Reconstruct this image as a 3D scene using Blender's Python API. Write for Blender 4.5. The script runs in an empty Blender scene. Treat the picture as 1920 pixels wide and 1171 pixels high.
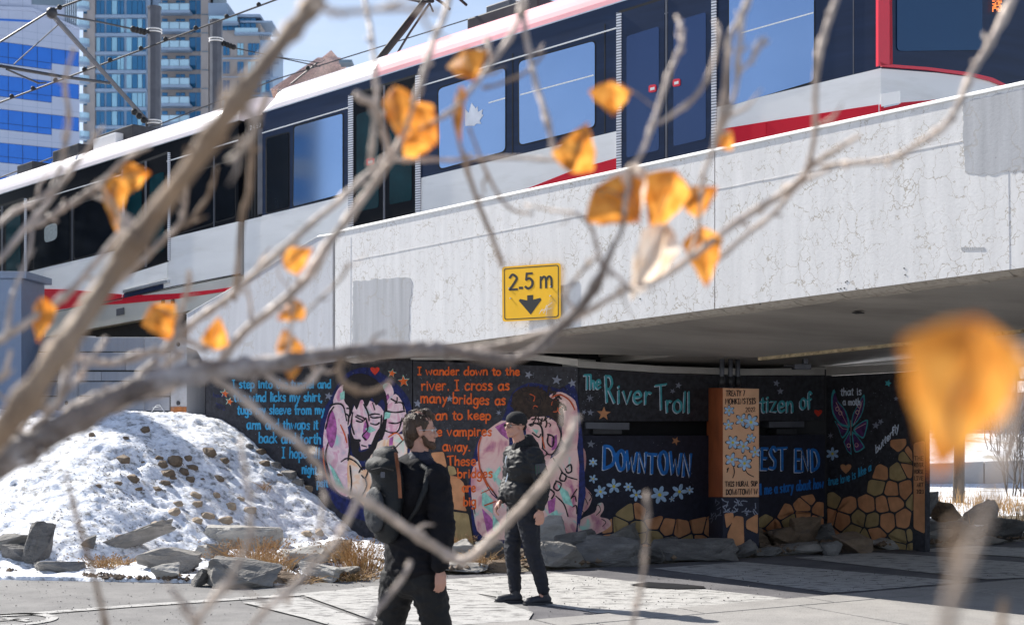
import bpy, bmesh, math, random
from mathutils import Vector, Matrix, noise
random.seed(7)
R = math.radians
sc = bpy.context.scene
C = sc.collection
F = 2700.0      # focal length in photograph pixels
HZ = 770.0      # row of the horizon
EYE = 1.8
# ------------------------------------------------------------ camera
cd = bpy.data.cameras.new('camera'); cam = bpy.data.objects.new('camera', cd); C.objects.link(cam)
cam.location = (0, 0, EYE); cam.rotation_euler = (R(90), 0, 0)
cd.sensor_width = 36; cd.lens = 36*F/1920; cd.shift_y = (HZ-585.5)/1920
cd.clip_start = 0.05; cd.clip_end = 3000
cd.dof.use_dof = True; cd.dof.focus_distance = 15.0; cd.dof.aperture_fstop = 3.7
sc.camera = cam
# ------------------------------------------------------------ sky and sun
SUN_EL = 40.0
SUN_H = Vector((-0.785, 0.62))           # horizontal direction towards the sun
w = bpy.data.worlds.new('World'); sc.world = w; w.use_nodes = True
nt = w.node_tree; nt.nodes.clear()
sky = nt.nodes.new('ShaderNodeTexSky'); sky.sky_type = 'NISHITA'; sky.sun_disc = False
sky.sun_elevation = R(SUN_EL); sky.sun_rotation = math.atan2(SUN_H.x, SUN_H.y)
sky.air_density = 1.0; sky.dust_density = 0.6; sky.ozone_density = 2.0; sky.altitude = 1000
bg = nt.nodes.new('ShaderNodeBackground'); bg.inputs[1].default_value = 0.085
ow = nt.nodes.new('ShaderNodeOutputWorld')
# thin high cloud mixed into the sky
tc = nt.nodes.new('ShaderNodeTexCoord'); mp = nt.nodes.new('ShaderNodeMapping'); mp.inputs['Scale'].default_value = (1.2, 1.2, 4.0)
nz = nt.nodes.new('ShaderNodeTexNoise'); nz.inputs['Scale'].default_value = 2.4; nz.inputs['Detail'].default_value = 7; nz.inputs['Roughness'].default_value = .6
cr = nt.nodes.new('ShaderNodeValToRGB'); cr.color_ramp.elements[0].position = .38; cr.color_ramp.elements[1].position = .66
cr.color_ramp.elements[0].color = (0.45,)*3+(1,); cr.color_ramp.elements[1].color = (.95,)*3+(1,)
mx = nt.nodes.new('ShaderNodeMixRGB'); mx.inputs[2].default_value = (6.2, 6.8, 8.0, 1)
L = nt.links.new
L(tc.outputs['Generated'], mp.inputs[0]); L(mp.outputs[0], nz.inputs['Vector']); L(nz.outputs[0], cr.inputs[0])
sx = nt.nodes.new('ShaderNodeSeparateXYZ'); L(tc.outputs['Generated'], sx.inputs[0])
hr = nt.nodes.new('ShaderNodeMapRange'); hr.inputs[1].default_value = 0.0; hr.inputs[2].default_value = .75; hr.inputs[3].default_value = 1.0; hr.inputs[4].default_value = .12; L(sx.outputs[2], hr.inputs[0])
mh = nt.nodes.new('ShaderNodeMath'); mh.operation = 'MULTIPLY'; L(cr.outputs[0], mh.inputs[0]); L(hr.outputs[0], mh.inputs[1])
L(mh.outputs[0], mx.inputs[0]); L(sky.outputs[0], mx.inputs[1]); L(mx.outputs[0], bg.inputs[0]); L(bg.outputs[0], ow.inputs[0])
sl = bpy.data.lights.new('sun', 'SUN'); sl.energy = 5.0; sl.angle = R(.53); sl.color = (1, .955, .88)
so = bpy.data.objects.new('sun', sl); C.objects.link(so)
sd = Vector((SUN_H.x*math.cos(R(SUN_EL)), SUN_H.y*math.cos(R(SUN_EL)), math.sin(R(SUN_EL))))
so.rotation_euler = (-sd).to_track_quat('-Z', 'Y').to_euler(); so.location = sd*60
vs = sc.view_settings; vs.view_transform = 'Standard'; vs.look = 'None'; vs.gamma = 1; vs.exposure = 0.78
try: vs.use_curve_mapping = False
except Exception: pass
sc.render.engine = 'CYCLES'
sc.cycles.max_bounces = 8; sc.cycles.diffuse_bounces = 4

# ------------------------------------------------------------ helpers
def lin(r, g, b, k=1.0):
    f = lambda c: ((c/255+.055)/1.055)**2.4 if c > 10 else c/255/12.92
    return (f(r)*k, f(g)*k, f(b)*k, 1)
def at(px, py, s):
    return Vector(((px-960)/s, F/s, EYE+(HZ-py)/s))
def G(px, py, z=0.0):
    s = (py-HZ)/(EYE-z); return Vector(((px-960)/s, F/s, z))
class Pl:
    """a vertical plane standing in the place: two points of its trace"""
    def __init__(s, ax, asx, bx, bsx):
        s.A = at(ax, HZ, asx); s.B = at(bx, HZ, bsx)
        s.u = (s.B-s.A); s.u.z = 0; s.u.normalize()
        s.n = Vector((s.u.y, -s.u.x, 0))
        if s.n.y > 0: s.n = -s.n
    def pt(s, px, py, off=0):
        d = Vector(((px-960)/F, 1, -(py-HZ)/F))
        o = s.A + s.n*off; c = Vector((0, 0, EYE))
        t = (o-c).dot(s.n)/d.dot(s.n)
        return c + d*t
W0 = {}
def wl(o):
    return W0.get(o.name, Vector((0, 0, 0))) if o else Vector((0, 0, 0))
def thing(name, label, cat, loc=(0, 0, 0), group=None):
    o = bpy.data.objects.new(name, None); C.objects.link(o); o.empty_display_size = .2
    o.location = loc; W0[o.name] = Vector(loc)
    tag(o, label, cat, group); return o
def tag(o, label=None, cat=None, group=None, kind=None):
    if label: o['label'] = label
    if cat: o['category'] = cat
    if group: o['group'] = group
    if kind: o['kind'] = kind
    return o
class MB:
    def __init__(s): s.v = []; s.f = []
    def poly(s, pts):
        i = len(s.v); s.v += [Vector(p) for p in pts]; s.f.append(list(range(i, i+len(pts))))
    def prism(s, pts, vec):
        pts = [Vector(p) for p in pts]; vec = Vector(vec); n = len(pts); i = len(s.v)
        s.v += pts+[p+vec for p in pts]
        s.f.append(list(range(i, i+n))); s.f.append(list(range(i+2*n-1, i+n-1, -1)))
        for k in range(n):
            j = (k+1) % n; s.f.append([i+k, i+n+k, i+n+j, i+j])
    def box(s, x0, y0, z0, x1, y1, z1):
        s.prism([(x0, y0, z0), (x1, y0, z0), (x1, y0, z1), (x0, y0, z1)], (0, y1-y0, 0))
    def tube(s, pts, rad, n=8, cap=True):
        pts = [Vector(p) for p in pts]
        if not isinstance(rad, (list, tuple)): rad = [rad]*len(pts)
        rings = []; up = Vector((0.13, .2, 1)).normalized()
        t0 = (pts[1]-pts[0]).normalized(); a = t0.cross(up)
        if a.length < .1: a = t0.cross(Vector((1, 0, 0)))
        a.normalize()
        for k, p in enumerate(pts):
            t = (pts[min(k+1, len(pts)-1)]-pts[max(k-1, 0)]).normalized()
            a = (a - t*a.dot(t)).normalized(); b = t.cross(a)
            i = len(s.v)
            s.v += [p+(a*math.cos(2*math.pi*q/n)+b*math.sin(2*math.pi*q/n))*rad[k] for q in range(n)]
            rings.append(i)
        for r0, r1 in zip(rings, rings[1:]):
            for q in range(n): s.f.append([r0+q, r0+(q+1) % n, r1+(q+1) % n, r1+q])
        if cap:
            s.f.append(list(range(rings[0]+n-1, rings[0]-1, -1))); s.f.append(list(range(rings[-1], rings[-1]+n)))
    def ball(s, c, r, nu=12, nv=8):
        if not isinstance(r, (list, tuple)): r = (r, r, r)
        i = len(s.v); c = Vector(c)
        for a in range(nv+1):
            th = math.pi*a/nv
            for b in range(nu):
                ph = 2*math.pi*b/nu
                s.v.append(c+Vector((r[0]*math.sin(th)*math.cos(ph), r[1]*math.sin(th)*math.sin(ph), r[2]*math.cos(th))))
        for a in range(nv):
            for b in range(nu):
                s.f.append([i+a*nu+b, i+a*nu+(b+1) % nu, i+(a+1)*nu+(b+1) % nu, i+(a+1)*nu+b])
    def build(s, name, m, parent=None, smooth=False, bevel=0, origin=None, recalc=True):
        me = bpy.data.meshes.new(name)
        o0 = wl(parent) if parent else (Vector(origin) if origin is not None else Vector((0, 0, 0)))
        me.from_pydata([tuple(v-o0) for v in s.v], [], s.f); me.validate(clean_customdata=False)
        bm = bmesh.new(); bm.from_mesh(me)
        bmesh.ops.remove_doubles(bm, verts=bm.verts, dist=1e-6)
        if bevel: bmesh.ops.bevel(bm, geom=[e for e in bm.edges if len(e.link_faces) == 2 and e.calc_face_angle(0) > .6], offset=bevel, segments=2, affect='EDGES', profile=.6)
        if recalc: bmesh.ops.recalc_face_normals(bm, faces=bm.faces)
        bm.to_mesh(me); bm.free()
        me.polygons.foreach_set('use_smooth', [smooth]*len(me.polygons))
        if m: me.materials.append(m)
        o = bpy.data.objects.new(name, me); C.objects.link(o)
        if parent: o.parent = parent
        else: o.location = o0
        W0[o.name] = o0.copy()
        return o
def copy_child(src, parent, off):
    """another part sharing the mesh of src, shifted by off in the world"""
    c = src.copy(); C.objects.link(c); c.parent = parent; c.location = Vector(src.location)+Vector(off)
    W0[c.name] = wl(src)+Vector(off)
    return c

# ------------------------------------------------------------ materials
MT = {}
def pm(name, col, rough=.7, var=.12, scale=6, bump=.0, bscale=40, metal=0, spec=.5, coat=0, stretch=None, dirt=None, dscale=2.0, damt=.5):
    if name in MT: return MT[name]
    m = bpy.data.materials.new(name); m.use_nodes = True; n = m.node_tree.nodes; l = m.node_tree.links.new
    b = n['Principled BSDF']; b.inputs['Roughness'].default_value = rough; b.inputs['Metallic'].default_value = metal
    b.inputs['Specular IOR Level'].default_value = spec; b.inputs['Coat Weight'].default_value = coat
    g = n.new('ShaderNodeNewGeometry'); mpn = n.new('ShaderNodeMapping'); l(g.outputs['Position'], mpn.inputs[0])
    if stretch: mpn.inputs['Scale'].default_value = stretch
    nz = n.new('ShaderNodeTexNoise'); nz.inputs['Scale'].default_value = scale; nz.inputs['Detail'].default_value = 6; l(mpn.outputs[0], nz.inputs['Vector'])
    mr = n.new('ShaderNodeMapRange'); mr.inputs[1].default_value = .3; mr.inputs[2].default_value = .7; mr.inputs[3].default_value = 1-var; mr.inputs[4].default_value = 1+var
    l(nz.outputs[0], mr.inputs[0])
    mul = n.new('ShaderNodeVectorMath'); mul.operation = 'SCALE'; mul.inputs[0].default_value = col[:3]; l(mr.outputs[0], mul.inputs['Scale'])
    out = mul.outputs[0]
    if dirt:
        dn = n.new('ShaderNodeTexNoise'); dn.inputs['Scale'].default_value = dscale; dn.inputs['Detail'].default_value = 8; dn.inputs['Roughness'].default_value = .65; l(mpn.outputs[0], dn.inputs['Vector'])
        dr = n.new('ShaderNodeMapRange'); dr.inputs[1].default_value = .5; dr.inputs[2].default_value = .68; dr.inputs[3].default_value = 0; dr.inputs[4].default_value = damt; l(dn.outputs[0], dr.inputs[0])
        mxn = n.new('ShaderNodeMixRGB'); l(dr.outputs[0], mxn.inputs[0]); l(out, mxn.inputs[1]); mxn.inputs[2].default_value = dirt; out = mxn.outputs[0]
    l(out, b.inputs['Base Color'])
    if bump:
        bn = n.new('ShaderNodeTexNoise'); bn.inputs['Scale'].default_value = bscale; bn.inputs['Detail'].default_value = 5; l(mpn.outputs[0], bn.inputs['Vector'])
        bp = n.new('ShaderNodeBump'); bp.inputs['Strength'].default_value = bump; bp.inputs['Distance'].default_value = .02; l(bn.outputs[0], bp.inputs['Height']); l(bp.outputs[0], b.inputs['Normal'])
    MT[name] = m; return m
def emis(name, col, st):
    m = bpy.data.materials.new(name); m.use_nodes = True; b = m.node_tree.nodes['Principled BSDF']
    b.inputs['Base Color'].default_value = col; b.inputs['Emission Color'].default_value = col; b.inputs['Emission Strength'].default_value = st; return m

def concrete_mat(name, base, crack_amt=.62, cell=3.6, streak=.085, grey=None):
    m = bpy.data.materials.new(name); m.use_nodes = True; n = m.node_tree.nodes; l = m.node_tree.links.new
    b = n['Principled BSDF']; b.inputs['Roughness'].default_value = .85; b.inputs['Specular IOR Level'].default_value = .25
    g = n.new('ShaderNodeNewGeometry')
    d = n.new('ShaderNodeTexNoise'); d.inputs['Scale'].default_value = 5; d.inputs['Detail'].default_value = 5; l(g.outputs['Position'], d.inputs['Vector'])
    sub = n.new('ShaderNodeVectorMath'); sub.operation = 'SUBTRACT'; sub.inputs[1].default_value = (.5, .5, .5); l(d.outputs['Color'], sub.inputs[0])
    sc_ = n.new('ShaderNodeVectorMath'); sc_.operation = 'SCALE'; sc_.inputs['Scale'].default_value = .42; l(sub.outputs[0], sc_.inputs[0])
    add = n.new('ShaderNodeVectorMath'); add.operation = 'ADD'; l(g.outputs['Position'], add.inputs[0]); l(sc_.outputs[0], add.inputs[1])
    mpn = n.new('ShaderNodeMapping'); mpn.inputs['Scale'].default_value = (1, 1, .62); l(add.outputs[0], mpn.inputs[0])
    vo = n.new('ShaderNodeTexVoronoi'); vo.feature = 'DISTANCE_TO_EDGE'; vo.inputs['Scale'].default_value = cell; l(mpn.outputs[0], vo.inputs['Vector'])
    cw = n.new('ShaderNodeTexNoise'); cw.inputs['Scale'].default_value = 3.0; cw.inputs['Detail'].default_value = 3; l(g.outputs['Position'], cw.inputs['Vector'])
    th = n.new('ShaderNodeMapRange'); th.inputs[1].default_value = .24; th.inputs[2].default_value = .66; th.inputs[3].default_value = .0; th.inputs[4].default_value = .034; l(cw.outputs[0], th.inputs[0])
    less = n.new('ShaderNodeMath'); less.operation = 'SUBTRACT'; l(th.outputs[0], less.inputs[0]); l(vo.outputs['Distance'], less.inputs[1])
    ck = n.new('ShaderNodeMapRange'); ck.inputs[1].default_value = 0.0; ck.inputs[2].default_value = .018; ck.inputs[3].default_value = 0; ck.inputs[4].default_value = crack_amt; l(less.outputs[0], ck.inputs[0])
    # vertical streaks
    mp2 = n.new('ShaderNodeMapping'); mp2.inputs['Scale'].default_value = (5, 5, .35); l(g.outputs['Position'], mp2.inputs[0])
    st = n.new('ShaderNodeTexNoise'); st.inputs['Scale'].default_value = 2.2; st.inputs['Detail'].default_value = 5; l(mp2.outputs[0], st.inputs['Vector'])
    sr = n.new('ShaderNodeMapRange'); sr.inputs[1].default_value = .3; sr.inputs[2].default_value = .7; sr.inputs[3].default_value = 1-streak; sr.inputs[4].default_value = 1+streak*.4; l(st.outputs[0], sr.inputs[0])
    mul = n.new('ShaderNodeVectorMath'); mul.operation = 'SCALE'; mul.inputs[0].default_value = base[:3]; l(sr.outputs[0], mul.inputs['Scale'])
    # fine mottling
    fn = n.new('ShaderNodeTexNoise'); fn.inputs['Scale'].default_value = 38; fn.inputs['Detail'].default_value = 6; fn.inputs['Roughness'].default_value = .7; l(g.outputs['Position'], fn.inputs['Vector'])
    fr = n.new('ShaderNodeMapRange'); fr.inputs[1].default_value = .3; fr.inputs[2].default_value = .7; fr.inputs[3].default_value = .95; fr.inputs[4].default_value = 1.03; l(fn.outputs[0], fr.inputs[0])
    mul2 = n.new('ShaderNodeVectorMath'); mul2.operation = 'SCALE'; l(mul.outputs[0], mul2.inputs[0]); l(fr.outputs[0], mul2.inputs['Scale'])
    # pits
    pv = n.new('ShaderNodeTexVoronoi'); pv.inputs['Scale'].default_value = 14; l(g.outputs['Position'], pv.inputs['Vector'])
    pr = n.new('ShaderNodeMapRange'); pr.inputs[1].default_value = .05; pr.inputs[2].default_value = .13; pr.inputs[3].default_value = .4; pr.inputs[4].default_value = 0; l(pv.outputs['Distance'], pr.inputs[0])
    pmk = n.new('ShaderNodeMath'); pmk.operation = 'GREATER_THAN'; pmk.inputs[1].default_value = .55; pn = n.new('ShaderNodeTexNoise'); pn.inputs['Scale'].default_value = 4; l(g.outputs['Position'], pn.inputs['Vector']); l(pn.outputs[0], pmk.inputs[0])
    pp = n.new('ShaderNodeMath'); pp.operation = 'MULTIPLY'; l(pr.outputs[0], pp.inputs[0]); l(pmk.outputs[0], pp.inputs[1])
    mxa = n.new('ShaderNodeMixRGB'); l(pp.outputs[0], mxa.inputs[0]); l(mul2.outputs[0], mxa.inputs[1]); mxa.inputs[2].default_value = lin(120, 112, 105)
    mxb = n.new('ShaderNodeMixRGB'); l(ck.outputs[0], mxb.inputs[0]); l(mxa.outputs[0], mxb.inputs[1]); mxb.inputs[2].default_value = lin(160, 145, 122)
    l(mxb.outputs[0], b.inputs['Base Color'])
    # relief
    h1 = n.new('ShaderNodeMath'); h1.operation = 'MULTIPLY_ADD'; h1.inputs[1].default_value = -.6; l(ck.outputs[0], h1.inputs[0]); l(fn.outputs[0], h1.inputs[2])
    h2 = n.new('ShaderNodeMath'); h2.operation = 'MULTIPLY_ADD'; h2.inputs[1].default_value = -.8; l(pp.outputs[0], h2.inputs[0]); l(h1.outputs[0], h2.inputs[2])
    bp = n.new('ShaderNodeBump'); bp.inputs['Strength'].default_value = .18; bp.inputs['Distance'].default_value = .012; l(h2.outputs[0], bp.inputs['Height']); l(bp.outputs[0], b.inputs['Normal'])
    return m
def mask_mat(name, colA, colB, scale=3, lo=.45, hi=.55, rough=.85, bump=.3, bscale=60, detail=8, speck=0, stretch=(1, 1, 1), big=None):
    """two materials broken into each other by noise (worn paint on asphalt, snow on grit)"""
    m = bpy.data.materials.new(name); m.use_nodes = True; n = m.node_tree.nodes; l = m.node_tree.links.new
    b = n['Principled BSDF']; b.inputs['Roughness'].default_value = rough; b.inputs['Specular IOR Level'].default_value = .3
    g = n.new('ShaderNodeNewGeometry'); mpn = n.new('ShaderNodeMapping'); mpn.inputs['Scale'].default_value = stretch; l(g.outputs['Position'], mpn.inputs[0])
    a = n.new('ShaderNodeTexNoise'); a.inputs['Scale'].default_value = scale; a.inputs['Detail'].default_value = detail; a.inputs['Roughness'].default_value = .68; l(mpn.outputs[0], a.inputs['Vector'])
    r = n.new('ShaderNodeMapRange'); r.inputs[1].default_value = lo; r.inputs[2].default_value = hi; l(a.outputs[0], r.inputs[0])
    f = n.new('ShaderNodeTexNoise'); f.inputs['Scale'].default_value = bscale; f.inputs['Detail'].default_value = 6; l(g.outputs['Position'], f.inputs['Vector'])
    fr = n.new('ShaderNodeMapRange'); fr.inputs[1].default_value = .3; fr.inputs[2].default_value = .7; fr.inputs[3].default_value = .8; fr.inputs[4].default_value = 1.2; l(f.outputs[0], fr.inputs[0])
    mx = n.new('ShaderNodeMixRGB'); l(r.outputs[0], mx.inputs[0]); mx.inputs[1].default_value = colA; mx.inputs[2].default_value = colB
    mu = n.new('ShaderNodeVectorMath'); mu.operation = 'SCALE'; l(mx.outputs[0], mu.inputs[0]); l(fr.outputs[0], mu.inputs['Scale'])
    out = mu.outputs[0]
    if speck:
        v = n.new('ShaderNodeTexVoronoi'); v.inputs['Scale'].default_value = 22; l(g.outputs['Position'], v.inputs['Vector'])
        vr = n.new('ShaderNodeMapRange'); vr.inputs[1].default_value = .1; vr.inputs[2].default_value = .2; vr.inputs[3].default_value = speck; vr.inputs[4].default_value = 0; l(v.outputs['Distance'], vr.inputs[0])
        mk = n.new('ShaderNodeTexNoise'); mk.inputs['Scale'].default_value = 9; l(g.outputs['Position'], mk.inputs['Vector'])
        mg = n.new('ShaderNodeMath'); mg.operation = 'GREATER_THAN'; mg.inputs[1].default_value = .5; l(mk.outputs[0], mg.inputs[0])
        mm = n.new('ShaderNodeMath'); mm.operation = 'MULTIPLY'; l(vr.outputs[0], mm.inputs[0]); l(mg.outputs[0], mm.inputs[1])
        m2 = n.new('ShaderNodeMixRGB'); l(mm.outputs[0], m2.inputs[0]); l(out, m2.inputs[1]); m2.inputs[2].default_value = (.06, .05, .045, 1); out = m2.outputs[0]
    l(out, b.inputs['Base Color'])
    hh = n.new('ShaderNodeMath'); hh.operation = 'ADD'; l(f.outputs[0], hh.inputs[0]); l(r.outputs[0], hh.inputs[1])
    bp = n.new('ShaderNodeBump'); bp.inputs['Strength'].default_value = bump; bp.inputs['Distance'].default_value = .02; l(hh.outputs[0], bp.inputs['Height']); l(bp.outputs[0], b.inputs['Normal'])
    return m
def glass_mat(name, col, metal=.85, rough=.04):
    m = pm(name, col, rough=rough, var=.06, scale=.7, metal=metal, spec=.8); return m

M = dict(
 fascia=concrete_mat('painted_concrete', (.80, .78, .76, 1), cell=7.5),
 fascia_grey=concrete_mat('grey_patch_concrete', (.50, .50, .51, 1), crack_amt=.25, cell=2.2, streak=.18),
 wing=concrete_mat('wing_concrete', (.58, .58, .60, 1), crack_amt=.25, cell=1.8),
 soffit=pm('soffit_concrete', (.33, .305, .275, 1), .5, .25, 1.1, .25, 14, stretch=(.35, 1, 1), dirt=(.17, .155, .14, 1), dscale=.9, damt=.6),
 edge=pm('arris_concrete', (.42, .38, .33, 1), .9, .25, 9, .6, 50, dirt=(.1, .08, .06, 1), dscale=9, damt=.7),
 rust=pm('rusty_lip', (.42, .33, .2, 1), .9, .3, 14, .6, 60, dirt=(.07, .04, .02, 1), dscale=16, damt=.9),
 beam=pm('seat_concrete', (.42, .40, .37, 1), .85, .12, 4, .3, 40),
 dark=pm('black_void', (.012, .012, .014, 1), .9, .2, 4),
 joint=pm('dark_joint', (.05, .05, .045, 1), .9, .3, 20),
 asphalt=mask_mat('path_asphalt', (.175, .17, .168, 1), (.235, .228, .222, 1), 1.6, .4, .6, bump=.35, bscale=90, speck=.6),
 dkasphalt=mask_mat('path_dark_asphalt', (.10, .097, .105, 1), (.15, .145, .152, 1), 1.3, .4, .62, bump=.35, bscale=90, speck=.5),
 paint=mask_mat('worn_white_paint', (.16, .155, .15, 1), (.44, .43, .415, 1), 4.5, .37, .5, bump=.4, bscale=80, stretch=(1, 2.2, 1)),
 slab=mask_mat('pavement_concrete', (.27, .26, .25, 1), (.34, .325, .31, 1), 2.5, .35, .65, bump=.3, bscale=80, speck=.5),
 soil=mask_mat('thawed_soil', (.10, .085, .065, 1), (.27, .235, .18, 1), 6, .4, .6, bump=.9, bscale=40),
 snow=mask_mat('old_snow', (.27, .262, .255, 1), (.88, .90, .95, 1), 8.5, .34, .47, rough=.7, bump=.8, bscale=20, detail=12),
 farsnow=mask_mat('far_snow', (.40, .36, .30, 1), (.88, .9, .94, 1), 1.3, .36, .5, bump=.4, bscale=14),
 white=pm('train_white', (.88, .87, .85, 1), .35, .05, 1.2, coat=.3, dirt=(.62, .60, .55, 1), dscale=1.4, damt=.4, stretch=(.5, .5, 2.5)),
 cream=pm('train_lower_cream', (.62, .60, .53, 1), .45, .08, 1.5, coat=.1),
 navy=pm('train_navy', (.012, .024, .062, 1), .3, .2, 2.5, spec=.3, stretch=(.4, .4, 4)),
 ndark=pm('train_rear_dark', (.004, .005, .008, 1), .35, .2, 2.5, spec=.12),
 roofw=pm('train_roof_white', (.88, .80, .80, 1), .3, .05, 1, coat=.4),
 roofp=pm('train_roof_pink', (.88, .40, .43, 1), .6, .14, .8, spec=.2),
 red=pm('train_red', (.62, .010, .03, 1), .4, .08, 2, spec=.2),
 redb=pm('train_bright_red', (.75, .01, .03, 1), .25, .05, 2, coat=.5),
 twin=glass_mat('tinted_window_glass', (.27, .39, .60, 1), .9, .06),
 tdark=pm('dark_window_glass', (.006, .008, .012, 1), .12, .3, 3, spec=.22),
 tteal=pm('teal_door_glass', (.004, .03, .038, 1), .12, .3, 3, spec=.2),
 tcab=glass_mat('cab_window_glass', (.015, .055, .12, 1), .5, .12), tdoor=glass_mat('door_window_glass', (.03, .06, .15, 1), .5, .12),
 rubber=pm('black_rubber', (.012, .012, .013, 1), .7, .2, 9),
 chrome=pm('brushed_metal', (.6, .62, .64, 1), .3, .1, 9, metal=.8),
 steel=pm('galvanised_steel', (.11, .115, .135, 1), .5, .15, 5, metal=.4),
 dsteel=pm('dark_steel', (.045, .045, .05, 1), .5, .2, 8, metal=.3),
 officew=pm('office_panel', (.33, .38, .50, 1), .6, .05, .3),
 officeb=glass_mat('office_blue_glass', (.015, .13, .50, 1), .45, .1),
 beige=pm('tower_beige', (.27, .25, .245, 1), .8, .08, .3),
 twhite=pm('tower_white_frame', (.20, .28, .39, 1), .6, .05, .3),
 tglass=glass_mat('tower_glass', (.025, .14, .28, 1), .45, .12),
 tglassl=glass_mat('tower_curtained_glass', (.22, .42, .54, 1), .2, .2),
 tcore=pm('tower_core', (.12, .17, .22, 1), .7, .1, .3),
 rail=glass_mat('balcony_glass', (.35, .52, .62, 1), .3, .12),
)
# ============================================================ ground and path
EDGE_PX = [(-900, 1078), (-300, 1082), (0, 1086), (300, 1091), (520, 1096), (700, 1083), (900, 1075), (1048, 1068), (1240, 1056), (1440, 1043), (1600, 1034), (1920, 1014), (2300, 1000)]
EDGE = [G(x, y) for x, y in EDGE_PX]
def edge_y(X):
    for a, b in zip(EDGE, EDGE[1:]):
        if a.x <= X <= b.x: return a.y+(b.y-a.y)*(X-a.x)/(b.x-a.x)
    return EDGE[0].y if X < EDGE[0].x else EDGE[-1].y
g = MB(); g.poly([(-1500, -60, -.03), (1500, -60, -.03), (1500, 2600, -.03), (-1500, 2600, -.03)])
tag(g.build('ground', M['farsnow']), kind='structure')
# shared-use path: one sheet from behind the camera to its far edge
p = MB(); pts = [Vector((-40, -20, 0)), Vector((40, -20, 0)), Vector((40, EDGE[-1].y, 0))]+[Vector((e.x, e.y, 0)) for e in reversed(EDGE)]+[Vector((-40, EDGE[0].y, 0))]
p.poly(pts); path = tag(p.build('path', M['asphalt']), kind='structure')
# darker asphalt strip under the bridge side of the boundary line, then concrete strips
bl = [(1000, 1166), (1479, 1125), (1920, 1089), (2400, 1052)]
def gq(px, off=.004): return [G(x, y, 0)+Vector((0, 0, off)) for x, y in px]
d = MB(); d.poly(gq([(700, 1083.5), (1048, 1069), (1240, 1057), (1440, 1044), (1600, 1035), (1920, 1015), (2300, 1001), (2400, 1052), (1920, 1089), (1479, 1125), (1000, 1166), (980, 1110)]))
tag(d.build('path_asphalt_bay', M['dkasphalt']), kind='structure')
marks = [
 ('worn white block painted on the path beside the walking man, in full sun', [(760, 1091), (1040, 1074), (1474, 1122), (1240, 1147), (1120, 1150)]),
 ('worn white block painted on the path in bridge shade right of the sunlit one', [(1225, 1066), (1392, 1054), (1815, 1091), (1620, 1108), (1560, 1112)]),
 ('worn white block painted on the path in front of the rocks below the moth', [(1490, 1046), (1640, 1036), (1990, 1060), (1960, 1082), (1850, 1087)]),
 ('farthest worn white block painted on the path at the right edge', [(1705, 1032), (1830, 1024), (2100, 1036), (2060, 1046), (1960, 1048)]),
 ('worn white bay painted on the path behind the backpack walker', [(455, 1131), (560, 1122), (700, 1170), (640, 1180), (570, 1160)]),
 ('worn white bay painted on the path left of the walking man', [(570, 1118), (700, 1100), (880, 1110), (1000, 1150), (990, 1166), (840, 1175), (720, 1172)]),
]
mk = MB
for k_, (lab, q) in enumerate(marks):
    m_ = MB(); m_.poly(gq(q, .008+.0015*k_)); o = m_.build('road_marking', M['paint'])
    tag(o, lab, 'road marking', 'worn white blocks painted on the path')
pd_ = MB(); pd_.poly(gq([(1180, 1098), (1215, 1093), (1265, 1096), (1320, 1101), (1322, 1105), (1270, 1106), (1215, 1103)], .0175)); o = pd_.build('damp_patch', pm('damp_asphalt', (.03, .03, .032, 1), .35, .2, 6)); tag(o, kind='structure')
# white guide line and circle of the bicycle symbol on the left
ln = MB(); a = [(-60, 1157), (60, 1151), (250, 1136), (430, 1124), (560, 1115), (700, 1103), (760, 1094)]
ln.poly(gq([(x, y-2.2) for x, y in a]+[(x, y+2.2) for x, y in reversed(a)], .0085))
tag(ln.build('path_line', M['paint']), 'thin pale line curving along the path edge on the left', 'road marking')
ci = MB(); c = G(18, 1162, 0); ro, ri = .40, .30
cg = Vector((c.x, c.y, .0085))
for k in range(40):
    a0, a1 = 2*math.pi*k/40, 2*math.pi*(k+1)/40
    ci.poly([cg+Vector((math.cos(t)*r, math.sin(t)*r, 0)) for t, r in ((a0, ri), (a1, ri), (a1, ro), (a0, ro))])
for a, b in (((-.2, -.1), (.15, .05)), ((-.1, .12), (.2, -.1))):
    u = Vector((b[0]-a[0], b[1]-a[1], 0)).normalized(); n_ = Vector((-u.y, u.x, 0))*.03
    A, B = cg+Vector((a[0], a[1], .0004)), cg+Vector((b[0], b[1], .0004)); ci.poly([A-n_, B-n_, B+n_, A+n_])
tag(ci.build('road_marking', M['paint']), 'white circle of a wheel painted on the path, lower left corner', 'road marking')
# concrete strips along the near side of the boundary line: slabs with open joints
A0, A1 = G(1000, 1166), G(1920, 1089); ud = (A1-A0).normalized(); nd = Vector((ud.y, -ud.x, 0))
if nd.y > 0: nd = -nd
strip = thing('concrete_walk', 'pale concrete walk of large slabs along the near side of the path', 'pavement', (A0.x, A0.y, 0)); strip['kind'] = 'structure'; del strip['category']
first = None
for row, (o0, o1) in enumerate(((0.0, .42), (.45, 2.3), (2.33, 4.2))):
    for k in range(-2, 5 if row else 8):
        Ln = 2.2 if row else 1.5
        s0 = k*Ln+(.35*row)
        q = [A0+ud*(s0+.014)+nd*o0, A0+ud*(s0+Ln-.014)+nd*o0, A0+ud*(s0+Ln-.014)+nd*o1, A0+ud*(s0+.014)+nd*o1]
        if q[0].y < 3: continue
        b = MB(); b.prism([v+Vector((0, 0, .016)) for v in q], (0, 0, .010)); b.build('slab', M['slab'], strip)
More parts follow.
